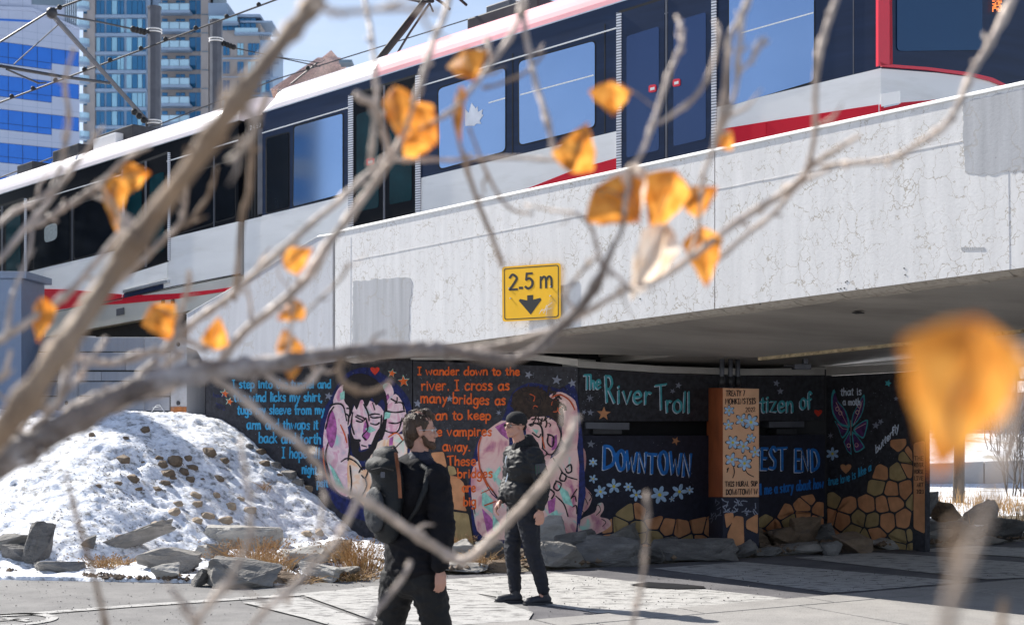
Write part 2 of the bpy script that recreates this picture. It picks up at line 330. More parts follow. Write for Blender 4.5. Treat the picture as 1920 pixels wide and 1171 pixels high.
# ============================================================ snow bank
P390, P1085, P1548, P1735 = at(390, HZ, 121.5), at(1085, HZ, 150), at(1548, HZ, 135), at(1735, HZ, 147)
wA = (P1085-P390); wA.z = 0; wA.normalize()
def smin(a, b, k=.25):
    h = max(k-abs(a-b), 0)/k; return min(a, b)-h*h*k*.25
def bank(X, Y):
    t = Y-edge_y(X)
    z1 = .03+.05*max(0, min(t, .9))+.40*max(0, t-.85)
    al = (Vector((X, Y, 0))-Vector((P390.x, P390.y, 0))).dot(wA)
    z2 = 2.05-.63*al
    z = smin(smin(z1, z2), 1.76, .5)
    z = max(z, .04 if t > 0 else -.02)
    z -= .12*max(0, min(1, (X+1.9)/.9))
    v = Vector((X, Y, 0))
    z += (noise.fractal(v*1.1, 1, 2, 4)*.085+noise.fractal(v*6, .9, 2, 4)*.030-.03*max(0, noise.noise(v*3.1+Vector((7, 0, 0)))-.15)*2)*min(1, max(0, t)*1.5)
    return z
b = MB(); NX, NY = 420, 230
X0, X1, Y0, Y1 = -16, -1.0, 14.4, 26
idx = {}
for i in range(NX+1):
    for j in range(NY+1):
        X = X0+(X1-X0)*i/NX; e = edge_y(X)+.0; t = (j/NY)**1.3*9.5
        Y = e+t+(0.10*noise.noise(Vector((X*1.7, 3, 0))) + .04*noise.noise(Vector((X*7, 1, 0))))*(1-min(t, 1))
        b.v.append(Vector((X, Y, -.02 if j == 0 else bank(X, Y)))); idx[i, j] = len(b.v)-1
for i in range(NX):
    for j in range(NY): b.f.append([idx[i, j], idx[i+1, j], idx[i+1, j+1], idx[i, j+1]])
bk = b.build('snow_bank', M['snow'], smooth=True); tag(bk, kind='structure')
# soil strip that the rocks lie on beneath the murals and right of them
b = MB()
ex = [-1.3+.3*k for k in range(0, 90)]
NJ = 12; ids = {}
for i, X in enumerate(ex):
    e = edge_y(X)
    for j in range(NJ+1):
        t = j*.32; z = -.02 if j == 0 else .03+.02*j/NJ+.03*noise.noise(Vector((X*3, (e+t)*3, 0)))
        b.v.append(Vector((X, e+t, z))); ids[i, j] = len(b.v)-1
for i in range(len(ex)-1):
    for j in range(NJ): b.f.append([ids[i, j], ids[i+1, j], ids[i+1, j+1], ids[i, j+1]])
tag(b.build('rock_verge', M['soil'], smooth=True), kind='structure')

# ============================================================ bridge
FP = Pl(620, 139.9, 1920, 225.7)
e_ = FP.u.copy()
n_in = Vector((-e_.y, e_.x, 0))
if n_in.y < 0: n_in = -n_in
yb = lambda x: 1050-458*(x+2200)/3440
yt = lambda x: 1050-740*(x+2200)/3440-4
br = thing('rail_bridge', 'low rail bridge with cracked pale painted concrete side over the path', 'bridge', FP.pt(1240, yb(1240)))
GR = .0705
def fpanel(name, px, mat, th=.30, off=0):
    m_ = MB(); m_.prism([FP.pt(x, y, off) for x, y in px], -FP.n*th); return m_.build(name, mat, br)
def xs(a, b, k): return [a+(b-a)*i/k for i in range(k+1)]
def strip_px(a, b, k=6): return [(x, yt(x)) for x in xs(a, b, k)]+[(x, yb(x)) for x in reversed(xs(a, b, k))]
fpanel('parapet_panel', strip_px(628.5, 1339), M['fascia'])
fpanel('parapet_panel', strip_px(1341, 2700), M['fascia'])
wg = fpanel('wing_panel', [(623.5, 441), (594, 445), (563, 463), (464, 524), (350, 589), (350, 650), (369, 657), (388, 692), (500, 690), (623.5, 672)], M['wing'])
wg['label'] = 'stepped end panel that slopes down at the left of the bridge side'
# joint filler behind the open joints
m_ = MB(); m_.prism([FP.pt(x, y, -.06) for x, y in ((620, 446), (632, 445), (632, 668), (620, 670))], -FP.n*.2); m_.prism([FP.pt(x, y, -.03) for x, y in ((1336, 292), (1344, 290), (1344, 580), (1336, 582))], -FP.n*.2)
m_.build('joint_filler', M['joint'], br)
# thin vertical construction line and horizontal pour line (raised fins of paint)
for q in (((657, 660), (658, 445)), ((1893, 505), (1889, 180))):
    m_ = MB(); (x0, y0), (x1, y1) = q
    m_.prism([FP.pt(x0-.7, y0, .002), FP.pt(x0+.7, y0, .002), FP.pt(x1+.7, y1, .002), FP.pt(x1-.7, y1, .002)], -FP.n*.001); m_.build('construction_line', M['wing'], br)
yl = lambda x: yt(x)+.24*(yb(x)-yt(x))
m_ = MB()
for a, b2 in ((662, 1338), (1343, 1980)):
    q = xs(a, b2, 18); jj = [random.uniform(-.5, .5) for _ in q]
    m_.prism([FP.pt(x, yl(x)+j-.8, .004) for x, j in zip(q, jj)]+[FP.pt(x, yl(x)+j+.8, .004) for x, j in reversed(list(zip(q, jj)))], -FP.n*.003)
m_.build('pour_line', M['fascia'], br)
# grey repair patches, a few millimetres of render
def rough_poly(px, amp=1.5, step=12):
    out = []
    for (x0, y0), (x1, y1) in zip(px, px[1:]+px[:1]):
        k = max(1, int(math.hypot(x1-x0, y1-y0)/step))
        for i in range(k): out.append((x0+(x1-x0)*i/k+random.uniform(-amp, amp)*.6, y0+(y1-y0)*i/k+random.uniform(-amp, amp)))
    return out
for q in ([(662, 527), (720, 522), (768, 519), (773, 530), (769, 560), (766, 652), (660, 667)], [(1806, 192), (1975, 152), (1975, 318), (1910, 318), (1860, 326), (1810, 323), (1806, 260)]):
    m_ = MB(); m_.prism([FP.pt(x, y, .005) for x, y in rough_poly(q, 2.4, 7)], -FP.n*.0045); m_.build('repair_patch', M['fascia_grey'], br)
# coping chamfer on top and rough arris underneath
def fsweep(name, sec, a, b2, mat, yf, parent=None):
    A, B = FP.pt(a, yf(a)), FP.pt(b2, yf(b2))
    m_ = MB(); m_.prism([A+n_in*d_+Vector((0, 0, z_)) for d_, z_ in sec], B-A); return m_.build(name, mat, parent or br)
capm = pm('coping_paint', (.86, .85, .82, 1), .7, .06, 8)
fsweep('coping', [(-.012, .002), (.31, .002), (.31, .05), (.05, .05), (-.012, .012)], 628.5, 2700, capm, yt)
for (xa, ya), (xb, yb_) in (((350, 589), (464, 524)), ((464, 524), (563, 463)), ((563, 463), (594, 445)), ((594, 445), (624, 441))):
    A, B = FP.pt(xa, ya), FP.pt(xb, yb_)
    m_ = MB(); m_.prism([A+n_in*d_+Vector((0, 0, z_)) for d_, z_ in ((-.01, .002), (.3, .002), (.3, .035), (.04, .035), (-.01, .01))], B-A); m_.build('coping', capm, br)
# arris built from short broken lengths
x = 640
while x < 2600:
    x2 = x+random.uniform(35, 75); r1, r2 = random.uniform(0, .012), random.uniform(0, .012)
    A, B = FP.pt(x, yb(x)), FP.pt(x2-.7, yb(x2-.7))
    m_ = MB(); m_.prism([A+n_in*(.0+r1)+Vector((0, 0, -.002)), A+n_in*.30+Vector((0, 0, -.002)), A+n_in*.22+Vector((0, 0, -.05-r1)), A+n_in*.10+Vector((0, 0, -.035-r2))], B-A)
    m_.build('arris_length', M['edge'], br); x = x2
# deck slab
A, B = FP.pt(640, yb(640)), FP.pt(2700, yb(2700))
def dsweep(name, sec, mat, A=A, B=B):
    m_ = MB(); m_.prism([A+n_in*d_+Vector((0, 0, z_)) for d_, z_ in sec], B-A); return m_.build(name, mat, br)
def loft(name, stations, mat):
    m_ = MB(); rings = []
    for x_, sec in stations:
        P_ = FP.pt(x_, yb(x_)); i = len(m_.v); m_.v += [P_+n_in*d_+Vector((0, 0, z_)) for d_, z_ in sec]; rings.append(i)
    n = len(stations[0][1])
    for a_, b_ in zip(rings, rings[1:]):
        for q in range(n): m_.f.append([a_+q, a_+(q+1) % n, b_+(q+1) % n, b_+q])
    m_.f.append(list(range(rings[0], rings[0]+n))); m_.f.append(list(range(rings[-1], rings[-1]+n)))
    return m_.build(name, mat, br)
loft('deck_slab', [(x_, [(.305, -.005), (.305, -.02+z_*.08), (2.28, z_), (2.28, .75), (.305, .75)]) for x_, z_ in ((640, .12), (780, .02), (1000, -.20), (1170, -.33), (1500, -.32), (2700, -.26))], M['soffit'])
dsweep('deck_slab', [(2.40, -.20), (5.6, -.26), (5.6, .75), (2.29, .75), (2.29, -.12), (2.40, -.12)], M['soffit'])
dsweep('deck_slab', [(5.75, -.26), (9.4, -.22), (9.4, .95), (5.75, .95)], M['beam'])
loft('drip_lip', [(x_, [(2.285, z_-.035), (2.36, z_-.035), (2.36, -.16), (2.285, -.16)]) for x_, z_ in ((1170, -.33), (1500, -.32), (2700, -.26))], M['rust'])
dsweep('far_parapet', [(9.4, -.24), (9.7, -.24), (9.7, 1.7), (9.4, 1.7)], M['beam'])
# slot in the soffit near its front edge
s0 = FP.pt(1522, yb(1522))+n_in*.72+Vector((0, 0, -.118))
m_ = MB(); m_.prism([s0+e_*-.05, s0+e_*.05, s0+e_*.05+n_in*.07+Vector((0, 0, -.008)), s0+e_*-.05+n_in*.07+Vector((0, 0, -.008))], (0, 0, -.006)); m_.build('drain_slot', M['dark'], br)
# dark rust spots (spalls) under the pour near the lower edge
m_ = MB()
for x, y in ((1570, 542), (1576, 541), (1583, 540), (1605, 541), (1585, 529), (1588, 527), (1697, 515), (1695, 503), (1200, 560), (1425, 570)):
    q = [FP.pt(x+random.uniform(1, 2)*math.cos(t), y+random.uniform(1, 1.7)*math.sin(t), .004) for t in [k*math.pi/3 for k in range(6)]]
    m_.prism(q, -FP.n*.003)
o = m_.build('spalls', M['joint'], br); o['kind'] = 'stuff'
# small stencilled marking at the right of the side
m_ = MB()
for k, x in enumerate(range(1802, 1846, 4)):
    m_.prism([FP.pt(x, 463, .004), FP.pt(x+2.6, 463, .004), FP.pt(x+2.6, 469, .004), FP.pt(x, 469, .004)], -FP.n*.003)
m_.build('stencil_mark', pm('stencil_grey', (.45, .45, .45, 1), .8), br)

# ============================================================ clearance sign
SP = Pl(940, 162.0, 1052, 169.1)     # stands off the wall and turned a little to the path
yel = pm('sign_yellow', (.92, .50, .008, 1), .4, .04, 3, spec=.4); blk = pm('sign_black', (.012, .012, .012, 1), .5, .05, 3)
def rrect(q, r, k=5):
    """rounded corners for a px quad"""
    out = []; n = len(q)
    for i in range(n):
        p0, p1, p2 = Vector(q[i-1]), Vector(q[i]), Vector(q[(i+1) % n])
        a = p1+(p0-p1).normalized()*r; c2 = p1+(p2-p1).normalized()*r
        for t in range(k+1):
            t /= k; out.append(tuple(a*(1-t)**2+p1*2*t*(1-t)+c2*t*t))
    return out
off = (SP.pt(996, 540)-FP.pt(996, 540)).length
sg = thing('clearance_sign', 'square yellow sign with black writing on the pale bridge side', 'sign', SP.pt(996, 548))
def spoly(name, px, mat, o_, parent=sg, th=.001):
    m_ = MB(); m_.prism([SP.pt(x, y, o_) for x, y in px], -SP.n*th); return m_.build(name, mat, parent)
spoly('sign_plate', rrect([(941, 500), (1051, 492.5), (1051, 597), (942, 603)], 6), yel, 0, th=.004)
bo = rrect([(944.5, 503), (1047.5, 496), (1047.5, 594), (945.5, 599.5)], 5); bi = rrect([(946, 504.6), (1046, 497.8), (1046, 592.4), (947, 597.9)], 4.5)
m_ = MB()
for k in range(len(bo)):
    j = (k+1) % len(bo); m_.poly([SP.pt(*bo[k], .0015), SP.pt(*bo[j], .0015), SP.pt(*bi[j], .0015), SP.pt(*bi[k], .0015)])
m_.build('sign_border', blk, sg)
spoly('arrow', [(988.5, 553.5), (999.5, 552.5), (999.5, 561.5), (1013, 558), (1015, 562), (995, 589.5), (972.5, 563.5), (975, 560), (988.5, 563)], blk, .0015)
for x, y in ((957.5, 559), (1032, 554.5), (955, 540), (1033, 537)):
    m_ = MB(); c_ = SP.pt(x, y, .004); m_.tube([c_-SP.n*.006, c_+SP.n*.01], .009, 8); m_.build('bolt', M['chrome'], sg)
    m_ = MB(); m_.tube([c_-SP.n*.01, SP.pt(x, y)-SP.n*.16], .006, 6); m_.build('standoff', M['steel'], sg)
# ============================================================ train
TP = Pl(55, .0436*2255, 1647, .0436*3847)
e = Vector((3160, -2700, 0)).normalized(); n_br = n_in; n_in = Vector((-e.y, e.x, 0)); TG = .0665
TO = TP.pt(1153, 247)                      # belt line reference
def tl(px, py, off=0):
    P = TP.pt(px, py, off); l = (P-TO).dot(e); return l, P.z-TO.z-TG*l
def lx(px): return tl(px, 300)[0]
def T(l, h, d=0): return TO+e*l+Vector((0, 0, TG*l+h))+n_in*d
train = thing('light_rail_train', 'red and white two-section light rail train crossing the bridge', 'train', T(0, -1.6, 1.3))
TLAB = {}
def tsec(name, l0, l1, sec, mat, parent=train, smooth=False):
    m_ = MB(); A, B = T(l0, 0), T(l1, 0)
    m_.prism([A+n_in*d_+Vector((0, 0, h_)) for d_, h_ in sec], B-A); return m_.build(name, mat, parent, smooth)
def tpoly(name, px, mat, off=.006, th=.01, parent=train, seg=0):
    m_ = MB(); m_.prism([TP.pt(x, y, off) for x, y in px], -TP.n*th); return m_.build(name, mat, parent)
lA0, lA1 = -24, lx(447)           # rear section
lB0, lB1 = lx(492), lx(1652)        # front section
W_ = 2.65
RS = [(0, 1.65), (.01, 1.72), (.035, 1.79), (.07, 1.86), (.12, 1.93), (.19, 1.99), (.29, 2.045), (.42, 2.09), (.6, 2.12), (.85, 2.14)]
roofsec = lambda: RS+[(W_-a, b) for a, b in reversed(RS)]
for l0, l1, nv in ((lA0, lA1, M['ndark']), (lB0, lB1, M['navy'])):
    o = tsec('window_band', l0, l1, [(0, .005), (W_, .005), (W_, 1.645), (0, 1.645)], nv)
    lo = tsec('lower_body', l0, l1, [(-.006, -.86), (W_, -.86), (W_, 0), (-.006, 0)], M['white'])
    tsec('skirt', l0, l1, [(.0, -1.30), (W_, -1.30), (W_, -.875), (.0, -.875)], M['cream'])
    tsec('underframe', l0, l1, [(.18, -1.62), (W_-.18, -1.62), (W_-.18, -1.31), (.18, -1.31)], M['rubber'])
    tsec('gutter', l0, l1, [(-.012, 1.31), (.0, 1.31), (.0, 1.328), (-.012, 1.328)], M['white'])
    tsec('roof_seam', l0, l1, [(-.008, 1.636), (-.001, 1.636), (-.001, 1.652), (-.008, 1.652)], M['chrome'])
tsec('roof', lA0, lA1, roofsec(), M['roofw'], smooth=False)
lr = lx(700)
tsec('roof', lB0+.25, lr, roofsec(), M['roofw'])
tsec('roof', lr+.003, lB1, roofsec(), M['roofp'])
# raked front of the roof fairing at the articulation
m_ = MB(); S = [T(lB0+.25, 0)+n_in*d_+Vector((0, 0, h_)) for d_, h_ in roofsec()]; low = T(lB0-.02, 1.65)
m_.poly(S+[T(lB0-.02, 1.65, 2.6), low]); m_.build('fairing', M['roofw'], train)
# articulation
for k in range(7):
    a = lA1+.03+(lB0-lA1-.06)*k/7
    tsec('bellows_fold', a, a+(lB0-lA1)/7*.72, [(.10, -.86), (2.55, -.86), (2.55, 1.66), (.10, 1.66)], M['rubber'])
tsec('articulation_core', lA1, lB0, [(.16, -.9), (2.49, -.9), (2.49, 1.6), (.16, 1.6)], M['dark'])
tsec('articulation_skirt', lA1+.12, lB0-.004, [(.02, -1.2), (2.6, -1.2), (2.6, -.0), (.02, -.0)], M['white'])
for q in ((483, 492),): tpoly('end_strip', [(q[0], 237), (q[1], 234), (q[1], 400), (q[0], 402)], M['steel'], .004)
tpoly('number_plate', [(466, 232), (491, 226), (491, 240), (466, 246)], M['ndark'], .02)
m9_txt = [('2', 469, 243), ('4', 474.5, 241.5), ('5', 480, 240), ('7', 485.5, 238.5)]
# red stripes
tpoly('red_stripe', [(940, 372), (1010, 345), (1075, 319), (1153, 297), (1158, 296), (1158, 420), (940, 420)], M['red'], .009)
tpoly('red_stripe', [(1345, 243), (1450, 226), (1647, 196), (1647, 330), (1345, 330)], M['red'], .009)
tpoly('red_stripe', [(-60, 546), (43, 541), (123, 542), (180, 547), (228, 551.5), (228, 561), (165, 572), (43, 590), (-60, 612)], M['red'], .012)
tpoly('red_stripe', [(230, 552), (270, 553), (330, 550), (400, 543), (462, 534), (462, 540), (330, 560), (230, 569), (165, 573), (229, 562)], M['red'], .012)
# thin black seam along the skirt of the rear section
tpoly('seam', [(165, 572.2), (330, 535), (450, 512), (450, 514), (330, 537), (165, 573.6)], M['rubber'], .0135, .012)
# windows: (corner px) rounded; each pane framed by the band around it
def win(px, mat, r=7, name='window'):
    fr = [(px[0][0]-2.2, px[0][1]-2.6), (px[1][0]+2.2, px[1][1]-2.6), (px[2][0]+2.2, px[2][1]+2.6), (px[3][0]-2.2, px[3][1]+2.6)]
    f_ = tpoly('window', rrect(fr, r+1, 4), M['rubber'], .004, .012)
    m2 = MB(); m2.prism([TP.pt(x, y, .010) for x, y in rrect(px, r, 4)], -TP.n*.012); m2.build('pane', mat, f_)
    return f_
win([(552, 238), (642, 213), (642, 363), (550, 387)], M['twin'], 4)
win([(822, 167), (947, 127), (947, 283), (824, 317)], M['twin'], 9)
win([(973, 116), (1115, 77), (1115, 237), (974, 272)], M['twin'], 9)
win([(1367, -8), (1526, -60), (1526, 152), (1367, 199)], M['twin'], 9)
win([(500, 260), (541, 249), (541, 388), (500, 399)], M['tdark'], 3)
for q in ([(-70, 440), (-10, 420), (-10, 520), (-70, 538)], [(64, 408), (130, 388), (130, 487), (64, 505)], [(139, 385), (222, 361), (222, 462), (139, 485)], [(322, 336), (399, 312), (399, 417), (322, 441)], [(404, 311), (440, 300), (440, 405), (404, 416)]):
    win(q, M['tdark'], 5)  # near-black glass stands in for dark surroundings mirrored in these rear panes
# posts between windows
for x, y0, y1 in ((135, 372, 492), (401, 292, 428), (961, 100, 290), (1134, 45, 255), (1600, -30, 140)):
    tpoly('seam', [(x-1, y0), (x+1, y0), (x+1, y1), (x-1, y1)], M['steel'] if x in (401, 1600, 135) else M['rubber'], .005)
# doors
def door(x0, x1, ytop, ybot, leafm, lower=None):
    """x0,x1 px of the two handrail strips; ytop(x), ybot(x)"""
    D_ = T(0, 0); xm = (x0+x1)/2
    fr = tpoly('door', [(x0, ytop(x0)-3), (x1, ytop(x1)-3), (x1, ybot(x1)+3), (x0, ybot(x0)+3)], M['rubber'], .008, .02)
    for a, b2 in ((x0+4, xm-3), (xm+3, x1-4)):
        m2 = MB(); m2.prism([TP.pt(x, y, .016) for x, y in ((a, ytop(a)+2), (b2, ytop(b2)+2), (b2, ybot(b2)), (a, ybot(a)))], -TP.n*.012); m2.build('door_leaf', leafm, fr)
        i = (b2-a)*.13
        hh = ybot(a)-ytop(a)
        q = [(a+i, ytop(a+i)+hh*.16), (b2-i, ytop(b2-i)+hh*.16), (b2-i, ybot(b2-i)-hh*.1), (a+i, ybot(a+i)-hh*.1)]
        m2 = MB(); m2.prism([TP.pt(x, y, .021) for x, y in rrect(q, 5, 3)], -TP.n*.006); m2.build('door_pane', lower or M['tteal'], fr)
    for x in (x0, x1):
        m2 = MB(); m2.prism([TP.pt(x+dx, y, .03) for dx, y in ((-4.5 if x0 > 600 else -2, ytop(x)), (4.5 if x0 > 600 else 2, ytop(x)), (4.5 if x0 > 600 else 2, ybot(x)), (-4.5 if x0 > 600 else -2, ybot(x)))], -TP.n*.02)
        m2.build('door_strip', strip_m, fr)
    m2 = MB(); m2.prism([TP.pt(x, y, .022) for x, y in ((xm-2, ytop(xm)), (xm+2, ytop(xm)), (xm+2, ybot(xm)), (xm-2, ybot(xm)))], -TP.n*.008); m2.build('door_seal', M['steel'], fr)
    return fr
# ribbed metal strip with a chequer of light and dark dots
strip_m = bpy.data.materials.new('studded_strip'); strip_m.use_nodes = True
_n = strip_m.node_tree.nodes; _l = strip_m.node_tree.links.new
_g = _n.new('ShaderNodeNewGeometry'); _w = _n.new('ShaderNodeTexWave'); _w.wave_type = 'BANDS'; _w.bands_direction = 'Z'; _w.inputs['Scale'].default_value = 9; _w.inputs['Distortion'].default_value = .3
_l(_g.outputs['Position'], _w.inputs['Vector']); _c = _n.new('ShaderNodeValToRGB'); _c.color_ramp.elements[0].color = (.12, .13, .16, 1); _c.color_ramp.elements[1].color = (.85, .86, .9, 1); _l(_w.outputs[0], _c.inputs[0]); _l(_c.outputs[0], _n['Principled BSDF'].inputs['Base Color']); _n['Principled BSDF'].inputs['Roughness'].default_value = .4
lnf = lambda xa, ya, xb, yb2: (lambda x: ya+(yb2-ya)*(x-xa)/(xb-xa))
door(657, 783, lnf(657, 179, 783, 141), lnf(657, 424, 783, 398), M['ndark'])
door(1160, 1338, lnf(1160, 24, 1338, -32), lnf(1160, 330, 1338, 288), M['navy'], M['tdoor'])
tpoly('sill_stripe', [(1162, 318), (1336, 280), (1336, 300), (1162, 345)], M['red'], .045)
door(230, 316, lnf(230, 318, 316, 286), lnf(230, 514, 316, 488), M['ndark'])
tpoly('door_sill', [(232, 517), (314, 491), (314, 520), (232, 543)], M['white'], .02)
tpoly('step', [(230, 544), (313, 524), (313, 529), (230, 549)], M['chrome'], .07, .07)
tpoly('step_recess', [(232, 550), (306, 531), (306, 540), (232, 558)], M['navy'], .014, .01)
door(-40, 47, lnf(-40, 400, 47, 372), lnf(-40, 560, 47, 535), M['ndark'])
for q in (300, 262): pass
for x, y in ((1223, 166), (1268, 155), (694, 303)):
    m2 = MB(); c_ = TP.pt(x, y, .03); m2.prism([TP.pt(a, b2, .035) for a, b2 in rrect([(x-7, y-6), (x+7, y-8), (x+7, y+6), (x-7, y+8)], 4)], -TP.n*.02); o = m2.build('door_button', M['redb'], train)
    m2 = MB(); m2.prism([TP.pt(a, b2, .039) for a, b2 in ((x-4, y-1), (x+4, y-3), (x+4, y+2), (x-4, y+4))], -TP.n*.004); m2.build('button_label', M['white'], o)
# hatch and small grille in the red stripe
for q in ([(1410, 235), (1436, 229), (1436, 254), (1410, 260)], [(1652, 176), (1688, 170), (1688, 194), (1652, 200)]):
    tpoly('hatch', q, M['white'] if q[0][0] > 1600 else M['red'], .014)
tpoly('handle', [(1657, 199), (1685, 193), (1685, 196), (1657, 202)], M['chrome'], .03)
tpoly('coupler_hatch', [(218, 579), (232, 576), (232, 589), (218, 592)], M['steel'], .02)
for x in (305, 323): tpoly('latch', [(x-3, 562), (x+3, 560), (x+3, 568), (x-3, 570)], M['dsteel'], .02)
# white maple leaf on the glass
ml = [(872, 236), (872, 205), (879, 212), (884, 193), (892, 204), (895, 199), (896, 210), (905, 205), (903, 214), (906, 216), (899, 226), (902, 232), (893, 232), (889, 236)]
tpoly('maple_leaf_decal', [(x, y) for x, y in ml], pm('decal_white', (.75, .78, .85, 1), .6), .016, .003)
# white frosted emblem on a rear window
dec = pm('decal_pale', (.30, .34, .34, 1), .7, .5, 60)
tpoly('window_decal', rrect([(83, 424), (107, 416), (107, 448), (83, 456)], 9), dec, .014, .002)
# white strips laid on the panes, painted in for ceiling lights seen through the glass
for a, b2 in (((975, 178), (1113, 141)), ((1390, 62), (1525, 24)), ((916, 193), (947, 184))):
    m2 = MB(); m2.prism([TP.pt(a[0], a[1]-1.2, .0125), TP.pt(b2[0], b2[1]-1.2, .0125), TP.pt(b2[0], b2[1]+1.2, .0125), TP.pt(a[0], a[1]+1.2, .0125)], -TP.n*.002); m2.build('painted_light_strip', M['white'], train)
# nose: the side turns inwards ahead of the cab door
NA = at(1651, HZ, .0436*3851); NB = at(1890, HZ, 158.5)
NP = Pl(1651, .0436*3851, 1890, 158.5)
def npoly(name, px, mat, off=.0, th=.05):
    m_ = MB(); m_.prism([NP.pt(x, y, off) for x, y in px], -NP.n*th); return m_.build(name, mat, train)
npoly('cab_side', [(1651, -420), (1960, -300), (1990, 190), (1890, 160), (1651, 127)], M['navy'])
npoly('cab_lower', [(1651, 128.5), (1760, 137), (1840, 147), (1890, 161), (1990, 191), (1990, 330), (1651, 330)], M['white'], .004)
npoly('cab_stripe', [(1651, 196), (1740, 188), (1830, 181), (1990, 172), (1990, 330), (1651, 330)], M['red'], .010, .02)
npoly('cab_frame', [(1647, -430), (1668, -430), (1668, 122), (1674, 120), (1647, 124)], M['redb'], .03, .04)
npoly('cab_frame', [(1649, 116), (1660, 120), (1740, 126), (1820, 136), (1862, 146), (1898, 164), (1898, 168), (1858, 152), (1818, 142), (1740, 131.5), (1655, 125)], M['redb'], .03, .03)
npoly('cab_window', rrect([(1682, -200), (1842, -190), (1842, 94), (1682, 96)], 10), M['tcab'], .012, .01)
m_ = MB(); c0 = NP.B.copy(); c0.z = 0
for z0, z1, mt, nm in ((4.45, 5.6, M['white'], 'nose'), (5.6, 8.0, M['navy'], 'windscreen')):
    q = [NP.B, NP.B+n_in*1.2+e*.25, NP.B+n_in*1.9-e*.2, NP.A+n_in*2.6, NP.A+n_in*.05]
    m2 = MB(); m2.prism([Vector((v.x, v.y, z0)) for v in q], (0, 0, z1-z0)); m2.build(nm, mt, train)
m_ = MB()
for r in range(9):
    for c_ in range(7):
        if random.random() < .62:
            x, y = 1861+c_*2.6, -1+r*2.7; m_.prism([NP.pt(x, y, .035), NP.pt(x+1.7, y, .035), NP.pt(x+1.7, y+1.5, .035), NP.pt(x, y+1.5, .035)], -NP.n*.004)
o = m_.build('destination_display', emis('amber_led', (1, .25, .05, 1), 1.2), train); o['kind'] = 'stuff'
# roof gear on the rear section
def rbox(l0, l1, h0, h1, d0, d1, mat, nm='roof_unit'):
    m2 = MB(); A_, B_ = T(l0, 0), T(l1, 0)
    m2.prism([A_+n_in*d_+Vector((0, 0, h_)) for d_, h_ in ((d0, h0), (d1, h0), (d1, h1), (d0, h1))], B_-A_); return m2.build(nm, mat, train, bevel=.02)
rbox(lx(165)-.6, lx(232)-.6, 2.1, 2.42, .6, 2.0, M['dsteel']); rbox(lx(172)-.6, lx(215)-.6, 2.1, 2.3, .42, .6, M['white'])
rbox(lx(78)-.6, lx(128)-.6, 2.1, 2.4, .6, 2.0, M['dsteel']); rbox(lx(10)-.6, lx(40)-.6, 2.1, 2.35, .6, 2.0, M['dsteel'])
rbox(lx(905)-1.2, lx(1050)-1.2, 2.1, 2.5, 1.0, 2.2, M['dsteel']); rbox(lx(925)-1.2, lx(975)-1.2, 2.5, 2.68, 1.2, 2.0, M['steel'])
# pantograph: lower arm, thin control rod, head with two strips
pb = T(lx(713), 2.0, .8); 
def tp2(px, py, d_=.8):
    Pd = Vector(((px-960)/F, 1, -(py-HZ)/F)); o_ = TO+n_in*d_; c0_ = Vector((0, 0, EYE)); t_ = (o_-c0_).dot(n_in)/Pd.dot(n_in); return c0_+Pd*t_
m2 = MB(); m2.tube([tp2(706, 118), tp2(760, 50), tp2(796, 2)], [.055, .06, .045], 8); m2.build('pantograph_arm', M['rubber'], train)
m2 = MB(); m2.tube([tp2(738, 112, 1.0), tp2(768, 62, 1.0), tp2(806, 6, 1.0)], .02, 6); m2.build('pantograph_rod', M['dsteel'], train)
m2 = MB()
for dd in (0, .35):
    m2.tube([tp2(796, 2)+n_in*(a*.16-.4)+e*dd+Vector((0, 0, .10-abs(a-3)**2*.012)) for a in range(7)], .022, 6)
m2.tube([tp2(785, 3), tp2(812, 2)], .03, 6); m2.tube([tp2(745, -6), tp2(790, 4)], .02, 6); m2.tube([tp2(806, 8), tp2(812, 22)], .016, 6)
m2.build('pantograph_head', M['rubber'], train)

# ============================================================ retained track bed and block wall at the left
tb = MB(); A_, B_ = T(-24, 0), T(lx(640), 0)
tb.prism([A_+n_in*d_+Vector((0, 0, h_)) for d_, h_ in ((-.25, -3.3), (8, -3.3), (8, -1.9), (-.25, -1.9))], B_-A_)
tag(tb.build('track_bed', M['soil']), kind='structure')
BW = Pl(40, 107, 350, 119.5)
bwm = [concrete_mat('block_concrete_%d' % k, c_, crack_amt=.15, cell=2) for k, c_ in enumerate([(.40, .40, .42, 1), (.34, .34, .365, 1), (.45, .44, .45, 1)])]
wall = thing('block_wall', 'low retaining wall of big grey concrete blocks left of the bridge', 'wall', BW.pt(200, 780))
rows = [(631, 659), (660, 694), (696, 714), (715, 742), (743, 770), (771, 800)]
def wpoly(x0, y0, x1, y1, mat, th=.35, off=0, nm='block', bev=.008):
    m2 = MB(); m2.prism([BW.pt(x, y, off) for x, y in ((x0, y0), (x1, y0), (x1, y1), (x0, y1))], -BW.n*th); return m2.build(nm, mat, wall, bevel=bev)
for r_, (y0, y1) in enumerate(rows):
    seg = [(-60, 107), (144, 235), (235, 318)] if r_ % 2 else [(-60, 20), (20, 107), (144, 190), (190, 270), (270, 318)]
    for x0, x1 in seg: wpoly(x0+.5, y0+.5, x1-.5, y1-.5, bwm[(r_+int(x0)) % 3], off=random.uniform(-.01, .012))
for x0, x1, y0 in ((108, 143, 628), (320, 350, 636)):
    o = wpoly(x0, y0, x1, 800, bwm[2], .4, .06, 'pier'); 
    for yy in (645, 705, 755):
        m2 = MB(); c_ = BW.pt((x0+x1)/2, yy, .062); m2.tube([c_+BW.n*.02, c_-BW.n*.03], .035, 8); m2.build('bolt', M['dsteel'], o)
